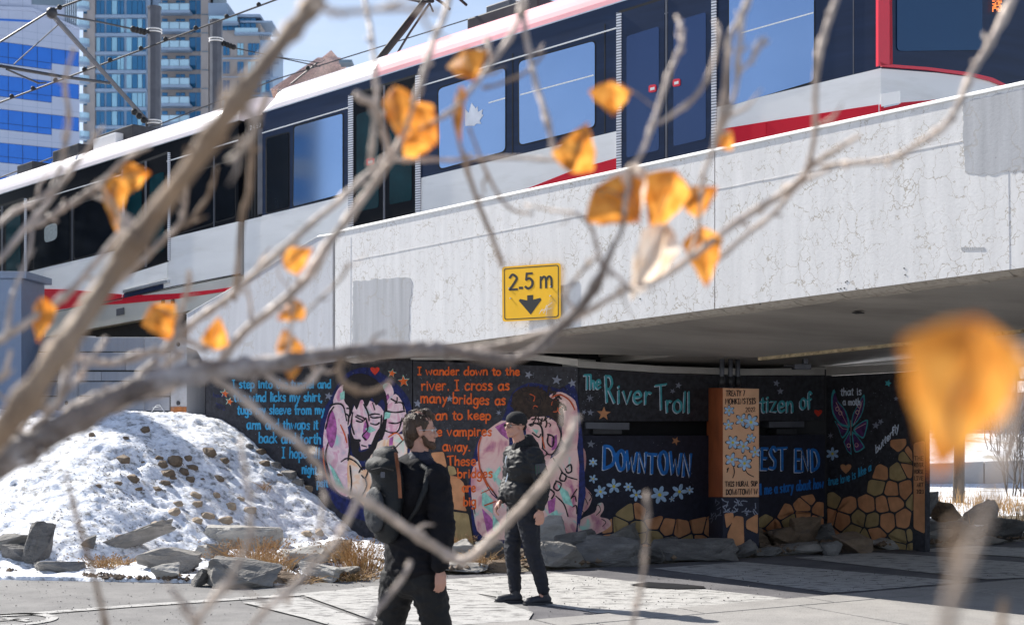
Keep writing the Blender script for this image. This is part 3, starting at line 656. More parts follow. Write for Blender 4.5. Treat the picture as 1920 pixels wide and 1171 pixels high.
wpoly(320, 762, 349, 800, pm('orange_paint', (.35, .12, .03, 1), .7, .2, 12, dirt=(.3, .27, .24, 1), dscale=8), .01, .072, 'orange_base', 0)
# chalky tag on the wall
m2 = MB()
for a, b2 in (((284, 772), (292, 760)), ((292, 760), (299, 758)), ((299, 758), (308, 771)), ((286, 764), (300, 761))):
    A_, B_ = BW.pt(*a, .02), BW.pt(*b2, .02); m2.tube([A_, B_], .006, 4)
m2.build('painted_mark', M['white'], wall)
m2 = MB(); m2.prism([BW.pt(x, y, -.02) for x, y in ((-60, 633), (349, 636), (349, 800), (-60, 800))], -BW.n*.3); m2.build('wall_core', M['joint'], wall)
# utility cabinet
cab = thing('utility_cabinet', 'blue-grey metal cabinet at the left edge beside the block wall', 'cabinet', G(0, 1040))
cx0, cx1, cs = -170, 40, 112
cbm = pm('cabinet_blue_grey', (.25, .31, .42, 1), .5, .06, 2, dirt=(.2, .22, .26, 1))
c0, c1 = at(cx0, 525, cs), at(cx1, 525, cs); zb_ = .9; ztop = at(0, 522, cs).z
m2 = MB(); m2.box(c0.x, c0.y, zb_, c1.x, c0.y+1.2, ztop); m2.build('cabinet_body', cbm, cab, bevel=.01)
m2 = MB(); m2.box(c0.x-.05, c0.y-.05, ztop+.002, c1.x+.1, c0.y+1.3, ztop+.12); m2.build('cabinet_lid', cbm, cab, bevel=.012)
m2 = MB(); m2.box(c1.x-.9, c0.y-.012, zb_+.2, c1.x-.885, c0.y-.001, ztop-.1); m2.build('door_gap', M['dark'], cab)

# ============================================================ masts and overhead wires
def mast(px0, px1, pytop, s_, lab, bands):
    a, b2 = at(px0, pytop, s_), at(px1, pytop, s_); c_ = (a+b2)/2; r_ = (b2.x-a.x)/2
    t_ = thing('catenary_mast', lab, 'mast', (c_.x, c_.y, 2.2), 'steel masts carrying the overhead wires')
    m2 = MB(); m2.prism([Vector((c_.x+math.cos(q)*r_, c_.y+math.sin(q)*r_, 2.2)) for q in [math.pi/8+k*math.pi/4 for k in range(8)]], (0, 0, c_.z-2.2)); m2.build('post', M['steel'], t_)
    m2 = MB(); m2.prism([Vector((c_.x+math.cos(q)*r_*1.08, c_.y+math.sin(q)*r_*1.08, c_.z)) for q in [math.pi/8+k*math.pi/4 for k in range(8)]], (0, 0, .05)); m2.build('cap', M['steel'], t_)
    for yb2 in bands:
        z = at(0, yb2, s_).z
        for dz in (0, .06):
            m2 = MB(); m2.tube([(c_.x+math.cos(q)*r_*1.07, c_.y+math.sin(q)*r_*1.07, z+dz) for q in [k*math.pi/8 for k in range(17)]], .018, 6, cap=False); m2.build('clamp_band', M['white'], t_)
    return t_
m1 = mast(277, 302, 17, 82, 'nearer grey steel mast holding the slanted bracket left of the glass tower bays', (61, 232))
m2_ = mast(393.5, 417, 42, 76, 'farther grey steel mast right of the beige tower column', (78,))
def rod(name, par, pts, r, mat, n=6):
    m2 = MB(); m2.tube([at(*p) for p in pts], r, n); return m2.build(name, mat, par)
# cantilever bracket carried by the first mast
rod('bracket_tube', m1, [(96, 26, 92), (280, 232, 82)], .052, M['steel'])
rod('bracket_stay', m1, [(98, 26, 92), (190, 42, 87), (250, 55, 84)], .022, M['dsteel'])
rod('bracket_stay', m1, [(250, 54, 84), (283, 61, 82)], .045, M['dsteel'])
rod('bracket_arm', m1, [(0, 124, 96), (110, 143, 92), (205, 156, 87)], .035, M['dsteel'])
rod('bracket_arm', m1, [(12, 130, 96), (72, 156, 93), (86, 155, 92)], .02, M['dsteel'])
rod('bracket_hanger', m1, [(112, 44, 91), (26, 121, 95)], .012, M['dsteel'])
for a, b2 in (((252, 210, 84), (278, 233, 82)), ((250, 55, 84), (270, 60, 83))):
    for k in range(4):
        f_ = k/3; q = at(*(a[i]+(b2[i]-a[i])*f_ for i in range(3))); mm_ = MB(); mm_.ball(q, .075, 8, 6); mm_.build('insulator', M['rubber'], m1, smooth=True)
mm_ = MB(); mm_.ball(at(97, 25, 92), .12, 8, 6); mm_.build('bracket_joint', M['dsteel'], m1, smooth=True)
rod('bracket_stay', m2_, [(417, 80, 76), (440, 90, 76), (600, 125, 76)], .014, M['dsteel'])
for k in range(4):
    mm_ = MB(); mm_.ball(at(420+6*k, 82+2.2*k, 76), .07, 8, 6); mm_.build('insulator', M['rubber'], m2_, smooth=True)
def wire(lab, pts, r=.016, clips=None, name='overhead_wire'):
    t_ = thing(name, lab, 'wire', at(*pts[0])); mm_ = MB(); mm_.tube([at(*p) for p in pts], r, 6); mm_.build('cable', M['dsteel'], t_)
    for x, y, s_ in clips or ():
        mm_ = MB(); mm_.ball(at(x, y, s_), .055, 8, 6); mm_.build('clip', M['rubber'], t_, smooth=True)
    return t_
sw = lambda x: 70+(x+100)*.03
def wy(x, a=(0, 192), b2=(517, 0)): return a[1]+(b2[1]-a[1])*(x-a[0])/(b2[0]-a[0])
wire('overhead wire with black clips crossing in front of the glass tower', [(x, wy(x)+6*math.sin(math.pi*max(0, min(1, x/517)))*0-0, 84) for x in (-60, 0, 165, 340, 520, 640)], .02, [(x, wy(x)-3, 84) for x in (22, 62, 104, 158, 206, 264, 310, 367, 425, 485)])
wire('upper overhead wire running to the bracket tip at the top left', [(-40, 96, 92), (0, 79, 92), (92, 22, 92), (165, -5, 92)], .022, [(100, 19, 92), (112, 14, 92)])
wire('overhead contact wire just above the train roof', [(-60, 352, 88), (0, 333, 88), (130, 283, 87), (302, 232, 85), (392, 197, 83), (520, 148, 80), (700, 92, 78), (860, 42, 78), (1000, -2, 78)], .014, [(577, 128, 80)])
wire('thin overhead wire from the second mast over the tiled roof', [(520, 107, 76), (600, 118, 76), (610, 112, 76)], .01)
rod_ = wire('slanted registration arm below the wires over the tiled roof', [(545, 158, 76), (595, 118, 76)], .022, name='registration_arm')

# ============================================================ far buildings
def fb(s_, x0, y0, x1, y1, f0, f1, mat, par, nm, bev=0):
    """box whose front is at scale s_, f0 m nearer .. f1 m farther"""
    a, b2 = at(x0, y1, s_), at(x1, y0, s_); m2 = MB(); m2.box(a.x, a.y-f0, a.z, b2.x, a.y+f1, b2.z); return m2.build(nm, mat, par)
S1 = 11.9
tw = thing('apartment_tower', 'pale apartment tower with glass bays and stacked balconies', 'building', at(330, 766, S1))
fb(S1, 166, -140, 392, 700, -1.2, 14, M['tcore'], tw, 'core')
fb(S1, 175, -140, 282, 700, 0, 1.1, M['twhite'], tw, 'glass_bay')
fb(S1, 165, -140, 179.5, 700, .5, 3, M['beige'], tw, 'wall_strip')
fb(S1, 148, -140, 165, 700, -2.2, 6, M['beige'], tw, 'side_wall')
fb(S1, 301, -140, 379, 700, -.4, 2, M['beige'], tw, 'wall_strip')
fb(S1, 378, -140, 392, 700, .6, 3, M['beige'], tw, 'wall_strip')
fb(S1, 284, -140, 300.5, 700, -.6, 2, M['twhite'], tw, 'wall_strip')
fb(S1, 393, 30, 452, 700, .2, 10, M['beige'], tw, 'wing'); fb(S1, 452, 42, 488, 700, .2, 10, M['beige'], tw, 'wing'); fb(S1, 488, 76, 512, 700, .2, 10, M['twhite'], tw, 'wing')
fb(S1, 392, 8, 428, 32, .6, 8, M['twhite'], tw, 'penthouse'); fb(S1, 410, 30, 490, 35, 1.0, 8, M['twhite'], tw, 'cornice'); fb(S1, 452, 42, 512, 45, .9, 8, M['twhite'], tw, 'cornice')
k0 = 34.6
for k in range(-1, 8):
    y = 2+k*k0
    # left bay: corner pane, three-pane and two-pane groups with spandrel below
    for x0, x1, f_, lt in ((181.5, 188, .16, 0), (189, 196, .16, 0), (200, 209.5, .2, 0), (210.5, 220, .2, 1), (221, 226, .2, 0), (227, 232.5, .2, 0), (238, 247.5, .2, 1), (248.5, 258, .2, 0), (259, 267, .2, 1), (268, 273, .2, 0)):
        lt2 = random.random() < (.55 if lt else .2)
        fb(S1, x0, y, x1, y+k0-9, f_, .02, M['tglassl'] if lt2 else M['tglass'], tw, 'window')
    fb(S1, 176, y+k0-8, 276, y+k0-2, .35, -.01, M['twhite'], tw, 'spandrel')
    # centre balconies
    if y > -40:
        yy = 20+k*k0
        for x0, x1 in ((303, 313), (329, 337), (338, 346), (354, 366), (367, 377)):
            fb(S1, x0, yy-20, x1, yy+6, -.3, .55, M['tglass'], tw, 'window')
        sl = fb(S1, 302, yy+5.6, 361, yy+10, 1.9, 0, M['twhite'], tw, 'balcony')
        a = fb(S1, 303, yy-7, 360.5, yy+5, 1.85, -1.8, M['rail'], sl, 'balustrade')
        fb(S1, 302.5, yy-8, 361, yy-7.2, 1.9, -1.75, M['steel'], sl, 'handrail')
        for x in (322, 341, 360): fb(S1, x, yy-7, x+.8, yy+5.5, 1.92, -1.86, M['steel'], sl, 'post')
        # left rounded balconies
        yl2 = 18+k*k0; c_ = at(157, yl2+3, S1); m2 = MB()
        m2.prism([Vector((c_.x+1.3*math.cos(q), c_.y+.3-1.6*math.sin(q), c_.z)) for q in [math.pi*i/10 for i in range(11)]], (0, 0, .45)); sb = m2.build('balcony', M['twhite'], tw)
        m2 = MB()
        for i in range(10):
            q0, q1 = math.pi*i/10, math.pi*(i+1)/10
            m2.poly([Vector((c_.x+1.25*math.cos(q0), c_.y+.3-1.55*math.sin(q0), c_.z+.45)), Vector((c_.x+1.25*math.cos(q1), c_.y+.3-1.55*math.sin(q1), c_.z+.45)), Vector((c_.x+1.25*math.cos(q1), c_.y+.3-1.55*math.sin(q1), c_.z+1.3)), Vector((c_.x+1.25*math.cos(q0), c_.y+.3-1.55*math.sin(q0), c_.z+1.3))])
        m2.build('balustrade', M['rail'], sb)
        fb(S1, 150, yl2-17, 163, yl2+1, -2.0, 2.4, M['tglass'], tw, 'window')
        fb(S1, 380, yy+9, 392, yy+10.4, .75, 0, M['tcore'], tw, 'joint_line')
    # right wing windows
    yr = 48+k*k0
    for x0, x1, ymin in ((419, 425, 76), (426, 431, 76), (446, 451, 76), (452, 457, 76), (466, 473, 76), (474, 480, 76), (481, 487, 76), (491, 498, 112), (499, 506, 112)):
        if yr > ymin-2 and yr < 260: fb(S1, x0, yr, x1, yr+22, .35, 0, M['tglassl'] if random.random() < .25 else M['tglass'], tw, 'window')
    if yr > 80: fb(S1, 418, yr+27, 512, yr+29.5, .5, 0, M['twhite'], tw, 'floor_band')
for x0, x1, y0, y1 in ((450, 481, 36, 62), (408, 424, 20, 44), (418, 448, 36, 58)):
    for i in range(3): fb(S1, x0+(x1-x0)*i/3+.5, y0, x0+(x1-x0)*(i+1)/3-.5, y1, .45, 0, M['tglass'], tw, 'window')
sl = fb(S1, 395, 46, 450, 50, 1.9, 0, M['twhite'], tw, 'balcony'); fb(S1, 396, 36, 449, 46, 1.85, -1.8, M['rail'], sl, 'balustrade')
sl = fb(S1, 442, 64, 512, 68, 1.2, 0, M['twhite'], tw, 'balcony'); fb(S1, 443, 56, 486, 64, 1.15, -1.1, M['rail'], sl, 'balustrade')
for x in range(488, 512, 4): fb(S1, x, 65, x+.8, 76, .9, -.8, M['steel'], tw, 'roof_rail')
for x, y in ((516, 118), (516, 146)): fb(S1, 508, y, 524, y+4, .8, 0, M['twhite'], tw, 'balcony')
# office block
OP = Pl(0, 15.6, 148, 15.0)
OP = Pl(0, 15.55, 148, 15.12)
of = thing('office_block', 'office block with white panels and bright blue window bands', 'building', OP.pt(60, 760))
def opl(nm, px, mat, off=0, th=.3):
    m2 = MB(); m2.prism([OP.pt(x, y, off) for x, y in px], -OP.n*th); return m2.build(nm, mat, of)
VX = 5190
def ol(y0): return lambda x: y0+(770-y0)*(x-0)/(VX+0)*1.0
opl('wall', [(-160, -80), (123, -80), (123, 28), (149, 52), (149, 760), (-160, 760)], M['officew'], 0, 12)
m2 = MB()
rows_o = [(ol(78.5), 17+22.5), (ol(141.5), 17+22), (ol(205), 37), (ol(268), 36), (ol(331), 36)]
seamm = pm('office_seam', (.22, .27, .37, 1), .7)
for yf, hgt in rows_o:
    for k, (x0, x1) in enumerate([(-92, -66), (-65, -39), (-38.2, -12), (-11, 15.2), (16.2, 42), (43, 69.5), (70.5, 96.5), (97.5, 122), (123, 147.5)]):
        full = k < 7; sp = .68
        if k == 7: pass
        opl('window', [(x0, yf(x0)), (x1, yf(x1)), (x1, yf(x1)+hgt*sp), (x0, yf(x0)+hgt*sp)], M['officeb'], .03, .1)
        if k < 7: opl('window', [(x0, yf(x0)+hgt*sp+.9), (x1, yf(x1)+hgt*sp+.9), (x1, yf(x1)+hgt), (x0, yf(x0)+hgt)], M['officeb'], .03, .1)
    fr0 = opl('window_frame', [(-93, yf(-93)-.6), (148, yf(148)-.6), (148, yf(148)+hgt*.68+.6), (97, yf(97)+hgt*.68+.6), (97, yf(97)+hgt+.8), (-93, yf(-93)+hgt+.8)], M['dark'], .01, .05)
for x in (-65, -38, -11, 15.7, 42.5, 70, 97, 122.5):
    opl('panel_seam', [(x-.35, -40), (x+.35, -40), (x+.35, 760), (x-.35, 760)], seamm, .008, .02)
for y0 in (10, 52, 66, 130, 194, 257, 320):
    f_ = ol(y0); opl('panel_seam', [(-150, f_(-150)-.35), (148, f_(148)-.35), (148, f_(148)+.35), (-150, f_(-150)+.35)], seamm, .0085, .02)
opl('window', [(-100, 30), (60, 38), (60, 42), (-100, 34)], M['officeb'], .03, .1)
opl('roof_ledge', [(-100, 8), (60, 14), (149, 52), (149, 56), (60, 20), (-100, 13)], M['officew'], .35, .4)
opl('plant_room', [(60, -40), (120, -40), (120, 12), (60, 8)], M['tcore'], .1, 4)
for x in range(122, 146, 4): opl('louvre', [(x, 0), (x+2, 0), (x+2, 48), (x, 48)], M['tcore'], .1, .3)
# tiled gable roof behind the train
S2 = 25.
hs = thing('tiled_roof_house', 'building top with ribbed reddish tiled roof showing above the train', 'building', at(590, 760, S2))
rm = pm('roof_tile', (.36, .23, .19, 1), .75, .25, 3, .4, 10); rmd = pm('ridge_tile', (.62, .42, .36, 1), .75, .3, 6)
fb(S2, 520, 165, 690, 700, 0, 8, M['beige'], hs, 'wall')
S3 = F/(F/S2+3); S4 = F/(F/S2-.4)
m2 = MB(); apl = at(597, 111, S3); apr = at(638, 111, S3)
m2.prism([at(508, 170, S2), at(672, 170, S2), apr, apl], (0, 1, -.4)); m2.build('roof', rm, hs)
for k in range(30):
    f_ = k/29; a = at(508+164*f_, 170, S2)+Vector((0, -.1, .05)); b2 = apl+(apr-apl)*f_+Vector((0, -.15, .05)); m2 = MB(); m2.tube([a, b2], .05, 5); m2.build('roof_rib', rmd, hs)
m2 = MB(); q = [at(599, 112, S3), at(637, 112, S3), at(621, 94, S3)]; m2.prism(q, (0, 1.2, 0)); m2.build('roof_peak', rmd, hs)
fb(S2, 637, 115, 661, 120, .5, 1.0, M['tcore'], hs, 'eave')

# buildings out of the picture to the left, mirrored in the train windows
for nm_, x_, y0_, y1_, h_, c_, lab_ in (('apartment_block', -80, 20.3, 27, 34, 'beige', 'grey apartment block left of the picture mirrored in the train'), ('apartment_block', -95, 9, 14.2, 19.5, 'tcore', 'lower block left of the picture mirrored in the train'), ('apartment_block', -120, -30, -19, 26, 'beige', 'wide block far left of the picture mirrored in the train')):
    t_ = thing(nm_, lab_, 'building', (x_, (y0_+y1_)/2, 0)); b = MB(); b.box(x_-12, y0_, -.02, x_, y1_, h_); b.build('walls', M[c_], t_)
    for k in range(int(h_/3)):
        b = MB(); b.box(x_+.01, y0_+.5, 1+3*k, x_+.06, y1_-.5, 2.7+3*k); b.build('window_band', M['tglass'], t_)
# ============================================================ hand-painted lettering: a stroke alphabet
GL = {
'a':(.85,'.72,.8 .5,1 .15,.8 .08,.35 .3,0 .6,.15 .72,.5|.74,1 .72,.4 .85,0'),
'b':(.8,'.1,1.7 .1,0|.1,.7 .4,1 .72,.7 .68,.2 .4,0 .1,.2'),
'c':(.7,'.65,.85 .35,1 .08,.6 .15,.1 .4,0 .68,.2'),
'd':(.85,'.7,.8 .4,.95 .1,.6 .12,.15 .4,0 .7,.3|.73,1.7 .72,0'),
'e':(.75,'.1,.5 .65,.6 .5,1 .15,.85 .08,.3 .35,0 .7,.2'),
'f':(.6,'.6,1.5 .4,1.7 .25,1.4 .25,0|.02,.9 .55,.95'),
'g':(.8,'.68,.85 .35,1 .08,.6 .2,.1 .5,.1 .68,.5|.7,1 .68,-.3 .4,-.6 .1,-.4'),
'h':(.8,'.1,1.7 .1,0|.1,.6 .4,1 .66,.8 .68,0'),
'i':(.3,'.12,1 .14,0|.12,1.35 .13,1.25'),
'k':(.75,'.1,1.7 .1,0|.62,1 .12,.45|.25,.55 .68,0'),
'l':(.3,'.13,1.7 .13,0'),
'm':(1.2,'.1,1 .1,0|.1,.65 .35,1 .55,.8 .57,0|.57,.65 .8,1 1.02,.8 1.05,0'),
'n':(.8,'.1,1 .1,0|.1,.6 .4,1 .65,.8 .68,0'),
'o':(.8,'.4,1 .1,.75 .08,.25 .38,0 .7,.25 .7,.75 .4,1'),
'p':(.8,'.1,1 .1,-.65|.1,.7 .4,1 .72,.7 .65,.15 .35,.05 .1,.25'),
'r':(.6,'.1,1 .12,0|.12,.6 .3,.95 .55,.9'),
's':(.65,'.58,.88 .3,1 .12,.75 .5,.4 .45,.05 .08,.1'),
't':(.55,'.28,1.4 .26,.2 .5,0|.02,1 .52,1.02'),
'u':(.8,'.1,1 .12,.2 .4,0 .68,.3|.7,1 .72,0'),
'v':(.75,'.05,1 .35,0 .7,1'),
'w':(1.1,'.05,1 .28,0 .52,.8 .78,0 1.0,1'),
'x':(.7,'.1,1 .6,0|.6,1 .1,0'),
'y':(.75,'.08,1 .38,.25|.7,1 .35,-.1 .1,-.6'),
'z':(.7,'.08,.95 .6,.98 .1,.05 .66,.03'),
'I':(.6,'.3,1.6 .3,0|.05,1.6 .55,1.6|.05,0 .55,0'),
'T':(.95,'.0,1.6 .95,1.66|.46,1.6 .46,0'),
'R':(1.0,'.15,1.65 .15,0|.15,1.6 .6,1.6 .75,1.2 .5,.85 .15,.8|.35,.85 .9,0'),
'D':(1.0,'.12,1.6 .12,0|.12,1.6 .6,1.5 .9,.9 .75,.3 .12,0'),
'O':(1.0,'.5,1.6 .12,1.3 .06,.6 .4,0 .8,.2 .92,1 .75,1.5 .5,1.6'),
'W':(1.3,'.05,1.6 .32,0 .62,1.2 .92,0 1.22,1.6'),
'N':(1.0,'.1,0 .1,1.6 .8,.05 .85,1.65'),
'E':(.8,'.12,1.6 .12,0|.12,1.6 .7,1.6|.12,.85 .6,.85|.12,0 .72,0'),
'S':(.8,'.7,1.4 .4,1.65 .12,1.3 .3,.95 .65,.6 .55,.1 .1,.1'),
'L':(.7,'.12,1.6 .12,0 .65,0'),
'M':(1.2,'.08,0 .15,1.6 .55,.5 .95,1.6 1.05,0'),
'H':(.9,'.12,1.6 .12,0|.75,1.6 .75,0|.12,.8 .75,.8'),
'K':(.85,'.12,1.6 .12,0|.7,1.6 .15,.75|.3,.9 .75,0'),
'A':(.95,'.05,0 .45,1.6 .85,0|.2,.6 .7,.6'),
'U':(.9,'.12,1.6 .12,.3 .42,0 .75,.3 .75,1.6'),
'Y':(.85,'.05,1.6 .4,.8|.78,1.6 .4,.8 .4,0'),
'P':(.8,'.12,1.6 .12,0|.12,1.6 .6,1.5 .65,1.0 .12,.8'),
'V':(.9,'.05,1.6 .42,0 .8,1.6'),
'7':(.7,'.05,1.6 .65,1.6 .3,0'),
'2':(.8,'.1,1.3 .35,1.62 .68,1.3 .6,.9 .1,.03|.1,.03 .74,.03'),
'5':(.8,'.7,1.6 .2,1.6|.2,1.6 .15,.95|.15,.95 .45,1.08 .72,.75 .68,.25 .35,0 .08,.2'),
'4':(.8,'.55,1.6 .08,.5 .75,.5|.58,1.0 .58,0'),
'0':(.8,'.4,1.6 .1,1.2 .1,.4 .4,0 .7,.4 .7,1.2 .4,1.6'),
'3':(.8,'.1,1.5 .4,1.62 .66,1.3 .35,.9|.35,.9 .7,.6 .5,.05 .1,.1'),
',':(.35,'.18,.1 .1,-.25'), '.':(.35,'.15,.12 .17,0'), "'":(.3,'.15,1.6 .1,1.3'), ' ':(.55,''),
}
def catmull(p, k=4):
    if len(p) < 3: return p
    q = [p[0]]+p+[p[-1]]; out = []
    for i in range(1, len(q)-2):
        a, b, c, d = q[i-1], q[i], q[i+1], q[i+2]
        for t in range(k):
            t /= k
            out.append(tuple(.5*(2*b[j]+(c[j]-a[j])*t+(2*a[j]-5*b[j]+4*c[j]-d[j])*t*t+(3*b[j]-a[j]-3*c[j]+d[j])*t**3) for j in (0, 1)))
    out.append(p[-1]); return out
SHARP = set('vwzxkNWMKVALETHIY7')
QC = [0]; SPLIT = []
def ribbon(m_, P, pts, wid, off, jit=.12):
    """a flat painted stroke on plane P through px points"""
    n = len(pts); L_ = []; R_ = []
    for i in range(n):
        a, b = pts[max(i-1, 0)], pts[min(i+1, n-1)]
        dx, dy = b[0]-a[0], b[1]-a[1]; q = math.hypot(dx, dy) or 1; nx, ny = -dy/q, dx/q
        w_ = wid/2*(1+random.uniform(-jit, jit))
        if i in (0, n-1): w_ *= .85
        ex = 0
        if i == 0: ex = -wid*.3
        if i == n-1: ex = wid*.3
        x, y = pts[i][0]+dx/q*ex, pts[i][1]+dy/q*ex
        L_.append((x+nx*w_, y+ny*w_)); R_.append((x-nx*w_, y-ny*w_))
    QC[0] = (QC[0]+1) % 7; o_ = off+QC[0]*.00025
    for i in range(n-1): m_.poly([P.pt(*L_[i], o_), P.pt(*L_[i+1], o_), P.pt(*R_[i+1], o_), P.pt(*R_[i], o_)])
def text(m_, P, s, x, y, h, wid, slope=0., off=.004, sx=1., jit=.04, x1=None, curve=None, track=.12):
    """s on plane P, baseline starting at px (x,y), x-height h px; if x1 is given the text is fitted to end there"""
    tot = sum(GL[c][0]+track for c in s)*h
    if x1 is not None: sx = (x1-x)/tot
    cx = x
    for c in s:
        if SPLIT: m_ = MB()
        wd, st = GL[c]; by = y+slope*(cx-x) if curve is None else curve(cx)
        jx, jy, rot, scl = random.uniform(-jit, jit)*h, random.uniform(-jit, jit)*h, random.uniform(-.05, .05), 1+random.uniform(-jit, jit)
        sl_ = slope if curve is None else (curve(cx+5)-curve(cx))/5
        for stroke in st.split('|'):
            if not stroke: continue
            pp = [tuple(float(v) for v in q.split(',')) for q in stroke.split()]
            if c not in SHARP: pp = catmull(pp)
            out = []
            for gx, gy in pp:
                X_ = gx*h*sx*scl; Y_ = gy*h*scl
                X_, Y_ = X_+Y_*rot, Y_-X_*rot
                out.append((cx+jx+X_+Y_*sl_*0, by+jy-Y_+X_*sl_))
            ribbon(m_, P, out, wid, off)
        if SPLIT and m_.v: m_.build('letter', SPLIT[-1][0], SPLIT[-1][1])
        cx += (wd+track)*h*sx
    return cx
m_ = MB()
for c_, x_, y_ in m9_txt: text(m_, TP, c_, x_, y_, 4.6, 1.1, off=.024, jit=0)
m_.build('lettering', M['white'], train)
# --- the sign
m_ = MB()
def sgl(c, x, y, h, sx, wd, sl_=-.06):
    for stroke in GL[c][1].split('|'):
        pp = [tuple(float(v) for v in q.split(',')) for q in stroke.split()]
        if c not in '7': pp = catmull(pp, 5)
        ribbon(m_, SP, [(x+a*h*sx, y-b*h+a*h*sx*sl_) for a, b in pp], wd, .0015, 0)
sgl('2', 953.5, 543.5, 17.5, 1.25, 4.6); sgl('5', 983.5, 541.0, 17.5, 1.15, 4.6)
ribbon(m_, SP, [(974.5, 539.5), (979, 539.5)], 5.5, .0015, 0)
sgl('m', 1011.5, 539.5, 20.5, 1.05, 4.3, -.05)
m_.build('lettering', blk, sg)
m_ = MB()
for q in ([(1011, 588), (1017, 578), (1019, 587), (1025, 572)], [(1013, 583), (1028, 577)], [(1026, 574), (1024, 590)], [(1024, 575), (1035, 567)], [(1023, 582), (1034, 577)]): ribbon(m_, SP, q, 1.1, .003, 0)
m_.build('scratched_initials', pm('chalk_white', (.75, .75, .7, 1), .8), sg)

# ============================================================ painted abutment
PA = Pl(390, 121.5, 1085, 150); PB = Pl(1085, 150, 1548, 135); PD = Pl(1548, 135, 1735, 147)
def cmat(nm, r, g, b, var=.14, **k): return pm(nm, lin(r, g, b), .8, var*1.6, 16, .15, 30, **k)
def skin_mat(nm, cols, sc_=5.5):
    m = pm(nm, cols[0], .8, .1, 8); n = m.node_tree.nodes; l = m.node_tree.links.new; b = n['Principled BSDF']
    g_ = n.new('ShaderNodeNewGeometry'); t = n.new('ShaderNodeTexNoise'); t.inputs['Scale'].default_value = sc_; t.inputs['Detail'].default_value = 5; t.inputs['Distortion'].default_value = 1.2; l(g_.outputs['Position'], t.inputs['Vector'])
    c = n.new('ShaderNodeValToRGB'); c.color_ramp.elements[0].position = .3; c.color_ramp.elements[0].color = cols[0]; c.color_ramp.elements[1].position = .75; c.color_ramp.elements[1].color = cols[-1]
    for i, q in enumerate(cols[1:-1]): e2 = c.color_ramp.elements.new(.38+.075*i); e2.color = q
    l(t.outputs[0], c.inputs[0]); l(c.outputs[0], b.inputs['Base Color']); return m
K = dict(black=cmat('mural_black', 46, 46, 52, .3), blackb=cmat('mural_blue_black', 34, 35, 50, .2),
 blue=cmat('mural_deep_blue', 20, 30, 84, .35), cyan=cmat('mural_cyan', 60, 160, 205), teal=cmat('mural_teal', 70, 165, 175),
 royal=cmat('mural_royal_blue', 30, 110, 190), pale=cmat('mural_pale', 205, 215, 230), orange=cmat('mural_orange', 215, 95, 30), dorange=cmat('mural_dark_orange', 190, 80, 35),
 pink=pm('mural_pink', lin(232, 180, 195), .8, .2, 4, dirt=lin(225, 150, 140), dscale=3.5, damt=.8), pinkd=pm('mural_dusky_pink', lin(205, 150, 150), .8, .2, 4, dirt=lin(160, 90, 130), dscale=3, damt=.7),
 peach=pm('mural_peach', lin(235, 195, 170), .8, .15, 5, dirt=lin(240, 160, 90), dscale=4, damt=.6), mauve=cmat('mural_mauve', 170, 90, 150, .3), mint=cmat('mural_mint', 150, 205, 190, .2),
 hair=cmat('mural_dark_brown', 48, 34, 26, .4), ink=cmat('mural_ink', 24, 18, 22, .2), red=cmat('mural_red', 205, 55, 35),
 stone=pm('mural_stone_tan', lin(198, 140, 98), .85, .2, 6, dirt=lin(170, 110, 70), dscale=5, damt=.6), stoneg=pm('mural_stone_olive', lin(165, 142, 98), .85, .2, 6, dirt=lin(130, 105, 65), dscale=5, damt=.6),
 grey=cmat('mural_grey', 130, 135, 150), purple=cmat('mural_purple', 88, 48, 105, .35), yel=cmat('mural_yellow', 220, 200, 60), ltorange=pm('pillar_orange', lin(222, 172, 135), .75, .16, 3, .1, 30, dirt=lin(195, 130, 90), dscale=3, damt=.5), rustor=pm('pillar_side_orange', lin(168, 88, 45), .75, .2, 3, dirt=lin(150, 70, 30), dscale=2, damt=.7))
K['pink'] = skin_mat('mural_skin_pink', [lin(165, 208, 198), lin(218, 185, 198), lin(232, 196, 202), lin(238, 212, 214), lin(228, 172, 188), lin(198, 118, 160)], 4)
K['pinkd'] = skin_mat('mural_skin_dusky', [lin(165, 205, 190), lin(222, 185, 180), lin(226, 190, 182), lin(222, 178, 172), lin(208, 150, 155), lin(165, 95, 130)], 3.2)
K['peach'] = skin_mat('mural_skin_peach', [lin(205, 228, 208), lin(238, 215, 205), lin(242, 218, 200), lin(240, 200, 165), lin(232, 155, 100)], 3.5)
ab = thing('painted_abutment', 'dark abutment walls under the bridge covered in murals and painted verse', 'wall', PA.pt(1085, 1040))
def wall_panel(P, px, mat, lab=None, th=.35, nm='mural_panel'):
    m_ = MB(); m_.prism([P.pt(x, y) for x, y in px], -P.n*th); o = m_.build(nm, mat, ab)
    if lab: o['label'] = lab
    return o
pA1 = wall_panel(PA, [(386, 690), (500, 676), (772.5, 676), (772.5, 1060), (386, 1060)], K['black'], 'mural panel with blue verse and a bearded face, sloping along the snow')
pA2 = wall_panel(PA, [(774.5, 676), (1083.5, 688), (1083.5, 1060), (774.5, 1060)], K['black'], 'mural panel with orange verse and a curly haired face')
pB1 = wall_panel(PB, [(1086, 690), (1240, 700), (1400, 704.5), (1400, 789), (1086, 789)], K['black'], 'upper panel lettered The River Troll')
pB2 = wall_panel(PB, [(1086, 816), (1400, 816), (1400, 1060), (1086, 1060)], K['blackb'], 'lower panel lettered DOWNTOWN over painted flowers')
pC1 = wall_panel(PB, [(1401, 704.5), (1545, 704), (1545, 787), (1401, 789)], K['black'], 'upper panel lettered tizen of beside the pillar')
pC2 = wall_panel(PB, [(1401, 816), (1546.5, 814), (1546.5, 1050), (1401, 1050)], K['blackb'], 'lower panel lettered WEST END beside the pillar')
